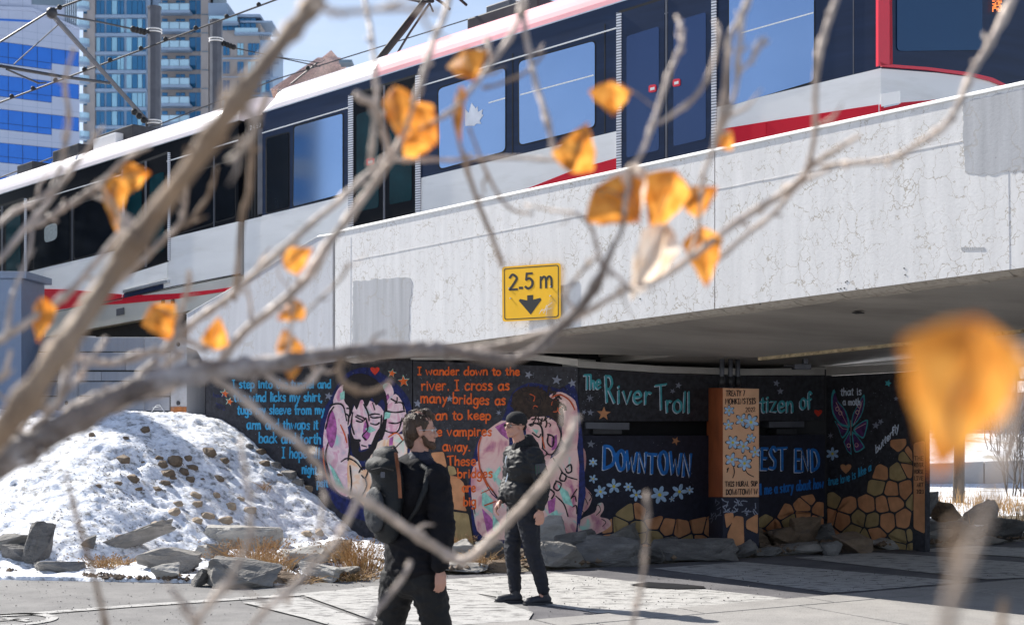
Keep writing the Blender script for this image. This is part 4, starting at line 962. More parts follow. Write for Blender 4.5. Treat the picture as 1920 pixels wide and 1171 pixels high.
pD = wall_panel(PD, [(1549, 705), (1684, 698), (1735, 694), (1735, 1050), (1549, 1050)], K['black'], 'side panel with a purple moth and painted stones', th=.08)
# recess behind the bearings, beam seat and back wall
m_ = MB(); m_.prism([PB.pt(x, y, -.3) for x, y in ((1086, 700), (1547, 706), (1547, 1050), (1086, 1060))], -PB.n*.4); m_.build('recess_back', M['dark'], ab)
for q in ([(1098, 791), (1180, 792), (1180, 805), (1098, 803)], [(1442, 790), (1508, 789), (1508, 800), (1442, 801)]):
    m_ = MB(); m_.prism([PB.pt(x, y, -.02) for x, y in q], -PB.n*.25); o = m_.build('bearing_plate', M['steel'], ab)
    m_ = MB(); m_.prism([PB.pt(x, y, -.06) for x, y in ((q[0][0]+14, 804), (q[1][0]-14, 804), (q[1][0]-14, 813), (q[0][0]+14, 813))], -PB.n*.2); m_.build('bearing_pad', M['dsteel'], o)
for P, px in ((PA, [(770, 664), (996, 664), (1083.5, 673), (1083.5, 686), (996, 674.5), (770, 674)]), (PB, [(1086, 676), (1240, 686), (1400, 691), (1546, 689), (1546, 702.5), (1400, 703), (1240, 698.5), (1086, 688.5)]), (PD, [(1549, 688), (1684, 682), (1735, 680), (1735, 692.5), (1684, 696.5), (1549, 703.5)])):
    m_ = MB(); m_.prism([P.pt(x, y, .0) for x, y in px], -P.n*(.1 if P is PD else .4)); m_.build('beam_seat', M['beam'], ab)
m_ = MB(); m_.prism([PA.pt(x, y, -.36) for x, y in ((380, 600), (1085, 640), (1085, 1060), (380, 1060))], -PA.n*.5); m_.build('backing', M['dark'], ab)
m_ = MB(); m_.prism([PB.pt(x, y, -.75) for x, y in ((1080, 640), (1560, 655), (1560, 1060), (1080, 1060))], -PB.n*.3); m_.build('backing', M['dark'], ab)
def flat(P, px, off, m_): m_.poly([P.pt(x, y, off) for x, y in px])
def shape(P, pxs, mat, off, par, nm, smooth=True):
    if nm.endswith('stars'): nm = 'painted_star'
    if nm.endswith('stones'): nm = 'painted_stone'
    for i, px in enumerate(pxs):
        m_ = MB()
        if smooth and len(px) > 4:
            n = len(px); q = []
            for k in range(n):
                a, b, c, d = px[k-1], px[k], px[(k+1) % n], px[(k+2) % n]
                for t in (0, .33, .66): q.append(tuple(.5*(2*b[j]+(c[j]-a[j])*t+(2*a[j]-5*b[j]+4*c[j]-d[j])*t*t+(3*b[j]-a[j]-3*c[j]+d[j])*t**3) for j in (0, 1)))
            px = q
        flat(P, px, off+(i % 6)*.0004, m_); o = m_.build(nm, mat, par)
    return o
def lines(P, ls, wd, mat, off, par, nm, sm=True):
    m_ = MB()
    for l_ in ls:
        w_ = wd
        if isinstance(l_[0], (int, float)): w_ = l_[0]; l_ = l_[1:]
        ribbon(m_, P, catmull(list(l_)) if sm else list(l_), w_, off, .25)
    o = m_.build(nm, mat, par); o['kind'] = 'stuff'; return o
def tx(par, P, rows, wd, mat, off=.006, nm='lettering', **k):
    m_ = MB()
    for r_ in rows:
        s, x, y, h, x1 = r_[:5]; sl_ = r_[5] if len(r_) > 5 else 0
        text(m_, P, s, x, y, h, wd, sl_, off, x1=x1, **k)
    o = m_.build(nm, mat, par); o['kind'] = 'stuff'; return o
def star(cx, cy, r, rot=0, inner=.42, n=5):
    return [(cx+math.sin(rot+math.pi*k/n)*(r if k % 2 == 0 else r*inner), cy-math.cos(rot+math.pi*k/n)*(r if k % 2 == 0 else r*inner)) for k in range(2*n)]
def heart(cx, cy, r): return [(cx+r*.95*math.sin(t)**3, cy-r*(.8*math.cos(t)-.32*math.cos(2*t)-.12*math.cos(3*t))) for t in [2*math.pi*k/20 for k in range(20)]]
def speckle(P, x0, y0, x1, y1, n, mat, off, par):
    m_ = MB()
    for i in range(n):
        x, y, r_ = random.uniform(x0, x1), random.uniform(y0, y1), random.uniform(.3, .75)
        m_.poly([P.pt(x+r_*math.cos(t), y+r_*math.sin(t), off+.0001*(i % 5)) for t in (0, 1.3, 2.6, 3.9, 5.1)])
    o = m_.build('paint_specks', mat, par); o['kind'] = 'stuff'
z8 = lambda *a: [(400+x/3.9025, 660+y/3.9025) for x, y in a]
z9 = lambda *a: [(760+x/3.9025, 660+y/3.9025) for x, y in a]
# ---- panel A1
tx(pA1, PA, [('I step into the tunnel and', 436, 727, 9.5, 622), ('the wind licks my shirt,', 439, 752, 10.5, 606), ('tugs my sleeve from my', 445, 776, 10.5, 610), ('arm and thwaps it', 463, 804, 11, 598), ('back and forth', 485, 829, 11.5, 603, .02), ('I hope all', 529, 858, 12, 600, .01), ('night...', 566, 887, 11, 606, .06), ('psit', 594, 911, 9, 616, .05)], 3.0, K['cyan'])
m9 = MB(); text(m9, PA, 'house', 400, 744, 5, 1.0, off=.005); text(m9, PA, '2022', 404, 762, 5, 1.0, .4, off=.005); m9.build('lettering', K['blue'], pA1)
shape(PA, [star(421, 737, 9.5, .1), star(430, 752, 8.5, .3), star(735, 699, 9, .2), star(757, 714, 12, -.1)], K['mint'], .004, pA1, 'painted_stars', False)
shape(PA, [star(421.6, 737.6, 8, .1), star(430.7, 752.5, 7, .3), star(735, 699.5, 7.5, .2), star(756.6, 714.6, 10.5, -.1)], K['orange'], .006, pA1, 'painted_stars', False)
shape(PA, [heart(703, 694, 9)], K['red'], .006, pA1, 'painted_heart', False)
shape(PA, [star(616, 742, 8, .2)], K['grey'], .005, pA1, 'painted_stars', False)
speckle(PA, 430, 690, 770, 900, 110, K['grey'], .0035, pA1)
shape(PA, [z8((800, 440), (860, 330), (900, 250), (980, 150), (1120, 110), (1260, 170), (1370, 260), (1450, 400), (1452, 700), (1450, 1250), (1000, 1200), (870, 1090), (790, 900), (770, 640))], K['blue'], .003, pA1, 'painted_glow')
shape(PA, [z8((812, 560), (850, 420), (900, 375), (950, 390), (985, 560), (1000, 720), (990, 820), (1000, 1045), (900, 1010), (845, 880), (805, 700)), z8((880, 380), (900, 290), (950, 235), (990, 280), (985, 400)), z8((1240, 240), (1290, 225), (1320, 290), (1300, 340), (1260, 380), (1250, 300))], K['pink'], .005, pA1, 'painted_figure')
shape(PA, [z8((985, 770), (1060, 790), (1110, 860), (1200, 660), (1400, 600), (1405, 800), (1300, 900), (1200, 1200), (1050, 1060), (990, 1050))], K['peach'], .006, pA1, 'painted_figure')
shape(PA, [z8((1020, 420), (1080, 350), (1160, 360), (1245, 430), (1215, 560), (1185, 660), (1080, 670), (1015, 620)), z8((965, 400), (1000, 378), (1012, 480), (985, 545), (965, 480)), z8((1260, 430), (1290, 350), (1335, 305), (1385, 370), (1410, 450), (1385, 560), (1340, 600), (1250, 640), (1225, 560))], K['pink'], .0075, pA1, 'painted_figure')
shape(PA, [z8((950, 250), (1000, 175), (1090, 155), (1190, 200), (1262, 300), (1268, 430), (1240, 340), (1190, 390), (1160, 330), (1120, 400), (1085, 340), (1050, 420), (1025, 380), (1005, 470), (990, 400), (960, 360)), z8((1000, 560), (1030, 630), (1080, 640), (1062, 720), (1110, 722), (1150, 680), (1190, 590), (1218, 560), (1190, 700), (1100, 795), (1015, 740)), z8((1255, 400), (1275, 380), (1262, 560), (1230, 640), (1215, 600), (1240, 500))], K['ink'], .009, pA1, 'painted_hair')
shape(PA, [z8((1070, 655), (1130, 650), (1135, 700), (1080, 715))], K['pink'], .0105, pA1, 'painted_figure')
shape(PA, [z8((1105, 520), (1130, 510), (1150, 600), (1110, 650), (1095, 590))], K['mauve'], .012, pA1, 'painted_shade')
shape(PA, [z8((830, 480), (870, 420), (905, 560), (870, 700), (830, 620)), z8((1290, 610), (1320, 600), (1310, 700), (1285, 690)), z8((1250, 330), (1280, 300), (1290, 330), (1260, 370))], K['mauve'], .0065, pA1, 'painted_shade')
shape(PA, [z8((1255, 440), (1300, 430), (1290, 480), (1250, 490)), z8((1110, 560), (1150, 540), (1190, 570), (1140, 590)), z8((925, 300), (960, 280), (960, 340), (930, 350)), z8((840, 800), (880, 850), (960, 1000), (900, 980))], K['mint'], .0125, pA1, 'painted_shade')
lines(PA, [z8((850, 390), (905, 375), (950, 395), (975, 500)), z8((1050, 460), (1090, 475), (1110, 490)), z8((1140, 460), (1180, 450), (1215, 455)), z8((1045, 500), (1080, 510), (1105, 495)), z8((1150, 520), (1190, 530), (1215, 515)), z8((1115, 480), (1130, 560), (1090, 610), (1120, 640)), z8((1265, 430), (1330, 440), (1400, 430)), z8((1285, 515), (1340, 520), (1385, 500)), z8((1300, 340), (1340, 360), (1345, 330)), z8((1330, 370), (1380, 370), (1395, 420)), z8((1380, 480), (1355, 570), (1310, 590), (1250, 570)), z8((985, 600), (995, 700), (985, 790)), z8((935, 800), (980, 775), (1040, 800), (1090, 860)), z8((1170, 730), (1170, 810)), z8((1065, 880), (1090, 840), (1130, 860), (1110, 920), (1085, 900)), z8((1110, 920), (1120, 980), (1080, 1060)), z8((1240, 600), (1200, 640), (1160, 700), (1120, 800)), z8((840, 660), (820, 760), (850, 900)), z8((975, 410), (1000, 420), (990, 500)), z8((1085, 680), (1120, 690)), z8((1100, 380), (1130, 440), (1140, 500)), z8((1165, 370), (1180, 420)), z8((1230, 460), (1225, 540), (1200, 600)), z8((1020, 440), (1010, 520), (1030, 600)), z8((1040, 470), (1095, 500)), z8((1150, 470), (1170, 480), (1220, 475)), z8((970, 450), (990, 470), (985, 530)), z8((820, 560), (850, 450), (880, 400)), z8((1000, 830), (1010, 960), (1000, 1040)), z8((1150, 1000), (1180, 930), (1260, 860)), z8((1330, 700), (1390, 640))], 2.7, K['ink'], .0135, pA1, 'painted_lines')
lines(PA, [z8((800, 700), (815, 850), (850, 960)), z8((930, 530), (960, 600), (975, 660)), z8((1100, 1100), (1200, 1080)), z8((1280, 620), (1340, 590), (1385, 640))], 2.2, K['orange'], .0137, pA1, 'painted_lines')
# ---- panel A2
tx(pA2, PA, [('I wander down to the', 783, 702, 9, 976, .006), ('river. I cross as', 790, 731, 11.5, 957, 0), ('many bridges as', 788, 754, 11.5, 950, .03), ('I can to keep', 788, 786, 10.5, 922, 0), ('the vampires', 800, 817, 10.5, 923, -.005), ('away.', 830, 845, 11, 884), ('These', 840, 872, 10.5, 893), ('bridges', 858, 895, 10.5, 925), ('are', 866, 921, 10.5, 893), ('big', 868, 947, 10.5, 894)], 3.1, K['orange'])
shape(PA, [star(783, 756, 8, .1), star(843, 747, 7), star(1044, 712, 10, .15), star(1073, 718, 8.5, -.2), star(991, 702, 8, .4), star(935, 773, 6, .3, .3, 6)], K['grey'], .005, pA2, 'painted_stars', False)
speckle(PA, 778, 690, 1082, 830, 260, K['grey'], .0035, pA2)
shape(PA, [z9((470, 1350), (478, 900), (500, 750), (560, 600), (700, 510), (780, 300), (900, 225), (1020, 240), (1130, 270), (1258, 300), (1258, 1350))], K['blue'], .003, pA2, 'painted_glow')
shape(PA, [z9((540, 640), (620, 555), (740, 500), (760, 700), (760, 900), (720, 1000), (665, 1060), (570, 920), (530, 760)), z9((1050, 330), (1120, 290), (1200, 320), (1256, 400), (1256, 700), (1150, 640), (1150, 400)), z9((480, 900), (540, 790), (565, 920), (665, 1070), (760, 1000), (800, 1340), (560, 1340), (500, 1180))], K['pinkd'], .0045, pA2, 'painted_figure')
shape(PA, [z9((880, 530), (930, 470), (1040, 475), (1125, 540), (1125, 660), (1060, 780), (1256, 690), (1256, 1180), (1200, 1345), (800, 1345), (770, 1000), (900, 900))], K['pinkd'], .006, pA2, 'painted_figure')
shape(PA, [z9((640, 900), (690, 830), (700, 860), (650, 950)), z9((560, 1000), (640, 1080), (640, 1180), (560, 1120)), z9((1110, 960), (1190, 1020), (1230, 1130), (1160, 1100)), z9((1060, 1180), (1110, 1150), (1150, 1280), (1090, 1260)), z9((930, 560), (975, 570), (960, 600)), z9((640, 1180), (690, 1250), (680, 1330), (640, 1300))], K['mint'], .0075, pA2, 'painted_shade')
shape(PA, [z9((655, 545), (740, 505), (755, 640), (700, 600)), z9((1070, 620), (1110, 600), (1110, 700), (1070, 720)), z9((1040, 1090), (1100, 1060), (1090, 1160), (1050, 1180)), z9((560, 1140), (620, 1200), (700, 1330), (600, 1330))], K['mauve'], .0077, pA2, 'painted_shade')
shape(PA, [z9((780, 330), (830, 270), (920, 250), (1010, 275), (1060, 330), (1130, 370), (1160, 460), (1140, 540), (1060, 470), (1000, 470), (900, 480), (870, 560), (800, 450))], K['hair'], .0085, pA2, 'painted_hair')
curl = []
for i in range(46):
    a = z9((random.uniform(790, 1140), random.uniform(270, 520)))[0]; an = random.uniform(0, 6.3); r_ = random.uniform(5, 10)
    curl.append([a, (a[0]+r_*math.cos(an), a[1]+r_*math.sin(an)), (a[0]+r_*1.5*math.cos(an+.6), a[1]+r_*1.5*math.sin(an+.6))])
spk = []
for i in range(60):
    a = random.uniform(0, 2*math.pi); rr_ = random.uniform(.6, 1.0); c_ = (760+975/3.9025+rr_*math.cos(a)*46, 660+385/3.9025+rr_*math.sin(a)*30); an = a+random.uniform(-.7, .7); r_ = random.uniform(7, 13)
    spk.append([c_, (c_[0]+r_*.5*math.cos(an), c_[1]+r_*.5*math.sin(an)+1), (c_[0]+r_*math.cos(an+.4), c_[1]+r_*math.sin(an+.4)+2)])
lines(PA, spk, 3.0, K['hair'], .0093, pA2, 'painted_lines'); lines(PA, curl[:34], 1.8, K['ink'], .0095, pA2, 'painted_lines'); lines(PA, curl[34:40], 1.6, K['dorange'], .0098, pA2, 'painted_lines')
lines(PA, [[3.4]+z9((905, 530), (960, 520), (1000, 560), (1005, 700)), [3]+z9((930, 590), (975, 620), (990, 600)), [3]+z9((1040, 600), (1085, 620), (1075, 690), (1040, 660), (1045, 610)), z9((1110, 520), (1140, 620), (1080, 740), (1030, 740)), z9((1000, 700), (1040, 740), (1010, 760)), z9((1080, 770), (1120, 830), (1170, 900), (1256, 930)), [3]+z9((1180, 840), (1210, 820), (1215, 870), (1185, 880), (1170, 850)), [3]+z9((1140, 880), (1175, 900), (1165, 940), (1130, 930), (1140, 890)), [3]+z9((1100, 940), (1140, 960), (1120, 1010), (1085, 990), (1100, 950)), [3]+z9((1060, 1000), (1090, 1030), (1070, 1070)), z9((1100, 1050), (1160, 1110), (1190, 1200)), z9((1215, 1060), (1255, 1000)), z9((1210, 1070), (1240, 1050), (1250, 1090)), z9((1225, 1130), (1250, 1120), (1255, 1180)), [3]+z9((545, 850), (600, 960), (665, 1050), (690, 1100)), z9((500, 1130), (510, 1180)), z9((1040, 1280), (1080, 1230), (1030, 1300)), z9((780, 1020), (860, 1100), (900, 1200))], 2.3, K['ink'], .0105, pA2, 'painted_lines')
lines(PA, [z9((555, 620), (535, 700), (545, 850), (600, 980)), z9((560, 880), (600, 960), (640, 1010)), z9((555, 1030), (620, 1000)), z9((580, 1120), (660, 1090)), z9((1070, 330), (1130, 310), (1200, 350), (1240, 420)), z9((1000, 620), (1020, 700))], 2.6, K['dorange'], .0107, pA2, 'painted_lines')
# ---- stones painted along the foot of the panels
def clipcell(pt, others, R_=60):
    poly = [(pt[0]-R_, pt[1]-R_), (pt[0]+R_, pt[1]-R_), (pt[0]+R_, pt[1]+R_), (pt[0]-R_, pt[1]+R_)]
    for o_ in others:
        mx_, my_ = (pt[0]+o_[0])/2, (pt[1]+o_[1])/2; nx, ny = o_[0]-pt[0], o_[1]-pt[1]
        out = []
        for i in range(len(poly)):
            a, b = poly[i-1], poly[i]; da = (a[0]-mx_)*nx+(a[1]-my_)*ny; db = (b[0]-mx_)*nx+(b[1]-my_)*ny
            if (da < 0) != (db < 0): t = da/(da-db); out.append((a[0]+(b[0]-a[0])*t, a[1]+(b[1]-a[1])*t))
            if db < 0: out.append(b)
        poly = out
        if len(poly) < 3: return []
    return poly
def stones(P, tops, x0, x1, ybot, par, rowh=26, colw=34):
    def topy(x):
        for (a, ya), (b, yb2) in zip(tops, tops[1:]):
            if a <= x <= b: return ya+(yb2-ya)*(x-a)/(b-a)
        return tops[-1][1] if x > tops[-1][0] else tops[0][1]
    rr = random.Random(int(x0)+3); seeds = []; y = ybot-rowh*.4; r_ = 0
    while y > min(t[1] for t in tops)-rowh*1.5:
        x = x0-colw*.5*(r_ % 2)
        while x < x1+colw: seeds.append((x+rr.uniform(-.32, .32)*colw, y+rr.uniform(-.3, .3)*rowh)); x += colw*rr.uniform(.8, 1.15)
        y -= rowh*rr.uniform(.85, 1.1); r_ += 1
    for q in seeds:
        if q[1] < topy(min(max(q[0], x0), x1))+rowh*.25: continue
        c_ = clipcell(q, [o_ for o_ in seeds if o_ is not q and abs(o_[0]-q[0]) < 90 and abs(o_[1]-q[1]) < 80])
        c_ = [(min(max(x, x0), x1), max(min(y, ybot), topy(min(max(x, x0), x1))-1)) for x, y in c_]
        if len(c_) < 3: continue
        cx, cy = sum(x for x, y in c_)/len(c_), sum(y for x, y in c_)/len(c_)
        if max(x for x, y in c_)-min(x for x, y in c_) < 7 or max(y for x, y in c_)-min(y for x, y in c_) < 7: continue
        c_ = [(x+(cx-x)/max(1, math.hypot(cx-x, cy-y))*1.9, y+(cy-y)/max(1, math.hypot(cx-x, cy-y))*1.9) for x, y in c_]
        shape(P, [rrect(c_, 3.2, 2)], K['stone'] if rr.random() < .66 else K['stoneg'], .005, par, 'painted_stone', False)
shape(PA, [[(806, 850), (830, 845), (850, 870), (875, 900), (882, 950), (888, 1010), (878, 1060), (800, 1060), (800, 900)]], K['ink'], .004, pA2, 'painted_glow', False)
for q, mt in (([(808, 848), (832, 846), (838, 875), (812, 880)], 'stone'), ([(839, 872), (852, 874), (857, 888), (842, 892)], 'stoneg'), ([(806, 882), (838, 890), (858, 893), (870, 905), (872, 950), (876, 958), (840, 952), (806, 950)], 'stone'), ([(806, 953), (842, 958), (842, 1050), (806, 1050)], 'stone'), ([(846, 958), (878, 962), (888, 1020), (886, 1050), (846, 1050)], 'stoneg')):
    shape(PA, [rrect(q, 4, 3)], K[mt], .0055, pA2, 'painted_stone', False)
stones(PB, [(1130, 985), (1150, 968), (1165, 945), (1200, 940), (1215, 955), (1250, 950), (1290, 955), (1400, 958)], 1128, 1400, 1050, pB2, 30, 30)
stones(PB, [(1401, 975), (1440, 960), (1480, 935), (1520, 925), (1546, 925)], 1402, 1546, 1046, pC2, 28, 30)
stones(PD, [(1549, 922), (1586, 914), (1601, 906), (1630, 897), (1640, 874), (1665, 854), (1668, 824), (1690, 812), (1712, 832), (1735, 850)], 1550, 1712, 1046, pD, 30, 30)
shape(PD, [rrect([(1713, 830), (1734, 825), (1734, 1000), (1713, 990)], 5, 3)], K['stone'], .005, pD, 'painted_stone', False)
m9 = MB()
for i, s in enumerate(('THE', 'RIVER', 'HORSE', 'LIVE', 'ART', '2023')): text(m9, PD, s, 1714 if i < 4 else 1719, 862+i*12.5, 4.5, 1.1, off=.0075, x1=1732)
m9.build('lettering', K['ink'], pD)
# ---- The River Troll / DOWNTOWN
def shadowed(par, P, rows, wd, mat, sh, off=.006):
    st = random.getstate(); m1 = MB()
    for s, x, y, h, x1, sl_ in rows: text(m1, P, s, x-1.8, y+1.8, h, wd*.8, sl_, off-.002, x1=x1-1.8)
    o = m1.build('letter_shadow', sh, par); o['kind'] = 'stuff'; random.setstate(st); m2 = MB()
    SPLIT.append((mat, par))
    for s, x, y, h, x1, sl_ in rows: text(m2, P, s, x, y, h, wd, sl_, off, x1=x1)
    SPLIT.pop()
shadowed(pB1, PB, [('The', 1095, 728, 15.5, 1128, .01), ('R', 1136, 753, 31, 1158, .1), ('iver', 1158, 755, 23, 1224, .02), ('T', 1230, 768, 27, 1252, -.03), ('roll', 1248, 771, 22, 1297, .02)], 4.0, K['teal'], K['pale'])
shadowed(pB2, PB, [('D', 1129, 877, 26, 1156, -.02), ('OWNT', 1156, 878, 22, 1232, .12), ('OWN', 1236, 884, 26, 1300, .16)], 6.2, K['royal'], K['pale'])
shape(PB, [star(1132, 775, 13.5, .05)], K['stone'], .005, pB1, 'painted_stars', False)
shape(PB, [star(1106, 746, 8, .2, .3, 6), star(1107, 773, 7, .1), star(1272, 722, 6.5, .2), star(1261, 733, 5.5, .5), star(1095, 772, 5, .5)], K['grey'], .005, pB1, 'painted_stars', False)
shape(PB, [star(1108, 832, 8, .1)], K['grey'], .005, pB2, 'painted_stars', False); shape(PB, [star(1267, 826, 8.5, .4)], K['stone'], .006, pB2, 'painted_stars', False)
speckle(PB, 1090, 698, 1140, 780, 60, K['grey'], .0035, pB1); speckle(PB, 1110, 820, 1300, 940, 40, K['grey'], .0035, pB2)
def flower(P, cx, cy, r, m1, m2, off, n=5, ph=0):
    for k in range(n):
        a = ph+2*math.pi*k/n; ax, ay = math.sin(a), -math.cos(a)
        q = [(cx+ax*(r*.55+r*.42*math.cos(t))-ay*r*.23*math.sin(t), cy+ay*(r*.55+r*.42*math.cos(t))+ax*r*.23*math.sin(t)) for t in [2*math.pi*i/9 for i in range(9)]]
        m1.poly([P.pt(x, y, off+.0003*k) for x, y in q])
    m2.poly([P.pt(cx+r*.2*math.cos(t), cy+r*.2*math.sin(t), off+.002) for t in [2*math.pi*i/8 for i in range(8)]])
pet = cmat('mural_petal', 165, 195, 225)
def flowers(P, lst, par, off=.006):
    for i, (x, y, r_) in enumerate(lst):
        m1, m2 = MB(), MB(); flower(P, x, y, r_, m1, m2, off, 5 if i % 2 else 6, i*.4)
        o = m1.build('painted_flower', pet, par); o['kind'] = 'stuff'; m2.build('flower_centre', K['yel'], par)
    pass
flowers(PB, [(1112, 866, 9), (1112, 897, 9), (1126, 921, 13), (1151, 911, 15), (1178, 912, 9.5), (1193, 927, 13), (1237, 927, 18), (1274, 921, 16), (1293, 918, 8.5), (1260, 935, 6)], pB2)
# figure spilling over the joint on the lower panel: pink knees and fingers
shape(PB, [[(1087, 842), (1096, 842), (1099, 860), (1096, 885), (1087, 898)], [(1087, 905), (1100, 915), (1110, 930), (1104, 950), (1094, 960), (1087, 965)], [(1087, 975), (1115, 960), (1120, 945), (1130, 942), (1132, 955), (1125, 968), (1140, 972), (1145, 985), (1120, 1000), (1087, 1005)]], K['pinkd'], .005, pB2, 'painted_figure')
lines(PB, [[(1090, 925), (1098, 935), (1102, 945)], [(1104, 922), (1109, 930), (1105, 938)], [(1116, 950), (1122, 946), (1126, 956), (1118, 965)], [(1128, 972), (1136, 978), (1130, 986)], [(1088, 950), (1094, 960)]], 1.6, K['ink'], .0065, pB2, 'painted_lines')
# ---- citizen of / WEST END / verse
shadowed(pC1, PB, [('tizen', 1425, 771, 19.5, 1490, .02), ('of', 1500, 766, 19, 1524, -.03)], 3.8, K['teal'], K['pale'])
shape(PB, [heart(1534, 773, 8)], K['red'], .006, pC1, 'painted_heart', False); shape(PB, [star(1456, 718, 7, .2), star(1463, 733, 7, .0)], K['grey'], .006, pC1, 'painted_stars', False)
shadowed(pC2, PB, [('W', 1403, 879, 26, 1427, 0), ('EST', 1426, 879, 25, 1478, .01), ('END', 1489, 882, 25, 1540, .02)], 5.4, K['royal'], K['pale'])
tx(pC2, PB, [('tell me a story about how', 1414, 928, 11.5, 1545, -.11)], 2.7, K['royal'])
# ---- moth panel
cv = lambda x: 915-.02*(x-1552)-.0052*(x-1552)**2
m9 = MB(); text(m9, PD, 'true love is like a', 1553, 0, 9.5, 2.2, off=.011, x1=1634, curve=lambda x: 909-.08*(x-1553)-.0034*(x-1553)**2); m9.build('lettering', K['cyan'], pD)
m9 = MB(); text(m9, PD, 'butterfly', 1642, 0, 9, 2.1, off=.011, x1=1686, curve=lambda x: 852-1.05*(x-1640)); m9.build('lettering', K['pale'], pD)
tx(pD, PD, [('that is', 1576, 741, 8.5, 1616, -.03), ('a moth', 1580, 759, 8, 1614, 0)], 2.1, K['pale'], off=.012)
zz = lambda *a: [(1300+x/3.252, 680+y/3.252) for x, y in a]
wings = [zz((860, 160), (880, 230), (930, 290), (955, 390), (900, 380), (850, 310), (840, 210)), zz((1040, 190), (1045, 250), (1020, 330), (965, 390), (970, 320), (1000, 260)), zz((860, 350), (900, 380), (950, 400), (910, 460), (885, 400)), zz((1065, 345), (1050, 430), (1030, 460), (975, 410), (1010, 370)), zz((955, 410), (965, 560), (940, 540), (915, 480)), zz((970, 415), (1040, 500), (1035, 525), (990, 545), (975, 500))]
shape(PD, wings, K['teal'], .005, pD, 'painted_moth')
sh = []
for w_ in wings:
    cx, cy = sum(p[0] for p in w_)/len(w_), sum(p[1] for p in w_)/len(w_); sh.append([(cx+(x-cx)*.8, cy+(y-cy)*.84) for x, y in w_])
shape(PD, sh, K['purple'], .0075, pD, 'painted_moth')
m9 = MB()
for x, y in zz((878, 280), (897, 305), (1000, 300), (1012, 262), (947, 503), (995, 500)):
    ribbon(m9, PD, [(x+3.2*math.cos(t), y+3.6*math.sin(t)) for t in [k*math.pi/5 for k in range(11)]], 1.2, .0095, 0)
for l_ in (zz((870, 240), (900, 300), (940, 380)), zz((1030, 230), (1010, 300), (975, 380)), zz((880, 370), (910, 400), (940, 405)), zz((1050, 370), (1010, 390), (985, 405)), zz((960, 350), (962, 400), (960, 440))): ribbon(m9, PD, l_, 1.1, .0098, 0)
o = m9.build('painted_moth_lines', K['pinkd'], pD); o['kind'] = 'stuff'
flowers(PD, [(1561, 850, 13)], pD); shape(PD, [star(1557, 816, 7, .1, .3, 6), star(1642, 797, 8, .1), star(1651, 790, 6.5, .5), star(1680, 747, 5)], K['grey'], .006, pD, 'painted_stars', False)
shape(PD, [heart(1586, 877, 11)], K['stone'], .006, pD, 'painted_heart', False); shape(PD, [star(1665, 718, 7, .3, .5)], K['teal'], .006, pD, 'painted_stars', False)
speckle(PD, 1552, 710, 1700, 900, 120, K['grey'], .0035, pD)

# ============================================================ painted pillar in front of the abutment
S_ = 148.0
pl = thing('painted_pillar', 'square orange pillar with black lettering and daisies under the bridge', 'pillar', at(1388, 1030, S_))
PP = Pl(1355.5, 149.5, 1423, 148.5)                       # front face
PS = Pl(1325, 141, 1355.5, 149.5)                         # left side face
def pil(nm, y0, y1, mats, grow=0):
    a, b = PP.pt(1355.5, y1), PP.pt(1423, y1); c_ = PS.pt(1325, y1); z0, z1 = a.z, PP.pt(1355.5, y0).z
    m_ = MB(); d_ = c_-a; d_.z = 0
    m_.prism([a, b, b+d_, a+d_], (0, 0, z1-z0)); return m_.build(nm, mats, pl)
up = pil('upper_shaft', 727, 931, K['ltorange']); base = pil('base', 932, 1040, K['blackb'])
m_ = MB(); m_.prism([PS.pt(x, y, .003) for x, y in ((1325, 727), (1355, 727), (1355, 931), (1325, 931))], -PS.n*.002); m_.build('painted_side', K['rustor'], up)
m9 = MB()
text(m9, PP, 'TREATY 7', 1361, 742, 6.2, 1.7, -.02, .004, x1=1397); text(m9, PP, 'MOHKINSTSIS', 1360, 757, 6.2, 1.7, -.01, .004, x1=1418)
text(m9, PP, '2022', 1398, 772, 5, 1.1, -.05, .004, x1=1417); text(m9, PP, 'THIS MURAL SUP', 1360, 911.5, 5.6, 1.6, -.02, .004, x1=1421); text(m9, PP, 'DOWNTOWN W', 1361, 927, 6.2, 1.7, -.02, .004, x1=1421)
for l_ in (((1375, 872), (1377, 885), (1374, 895)), ((1396, 868), (1400, 885), (1413, 893)), ((1363, 880), (1366, 876), (1363, 885))): ribbon(m9, PP, catmull(list(l_)), 1.6, .004, .2)
m9.build('lettering', K['ink'], up)
fl = [(1367, 769, 10), (1391, 787, 12.5), (1408, 791, 15), (1366, 796, 10), (1374, 829, 13), (1394, 836, 12.5), (1408, 821, 9), (1372, 861, 13), (1396, 868, 14), (1416, 847, 11)]
m1, m2 = MB(), MB()
for i, (x, y, r_) in enumerate(fl): flower(PP, x, y, r_*1.16, m1, m2, .003, 5 if i % 2 else 6, i*.4)
o = m1.build('flower_outlines', K['ink'], up); o['kind'] = 'stuff'
flowers(PP, fl, up, .0055)
m9 = MB()
rb = random.Random(5)
for i in range(26):
    x, y = 1358+rb.random()*60, 936+rb.random()*26; a = rb.uniform(0, 3.1); r_ = rb.uniform(3, 6)
    ribbon(m9, PP, catmull([(x-r_*math.cos(a), y-r_*math.sin(a)), (x+rb.uniform(-2, 2), y+rb.uniform(-2, 2)), (x+r_*math.cos(a), y+r_*math.sin(a))]), 2.0, .003, .2)
o = m9.build('painted_bones', K['grey'], base); o['kind'] = 'stuff'
shape(PP, [rrect(q, 4, 3) for q in ([(1358, 962), (1375, 960), (1376, 975), (1362, 990)], [(1364, 1000), (1378, 966), (1394, 968), (1396, 1035), (1364, 1035)], [(1399, 975), (1421, 962), (1421, 1000), (1399, 990)])], K['stone'], .005, base, 'painted_stones', False)
m9 = MB()
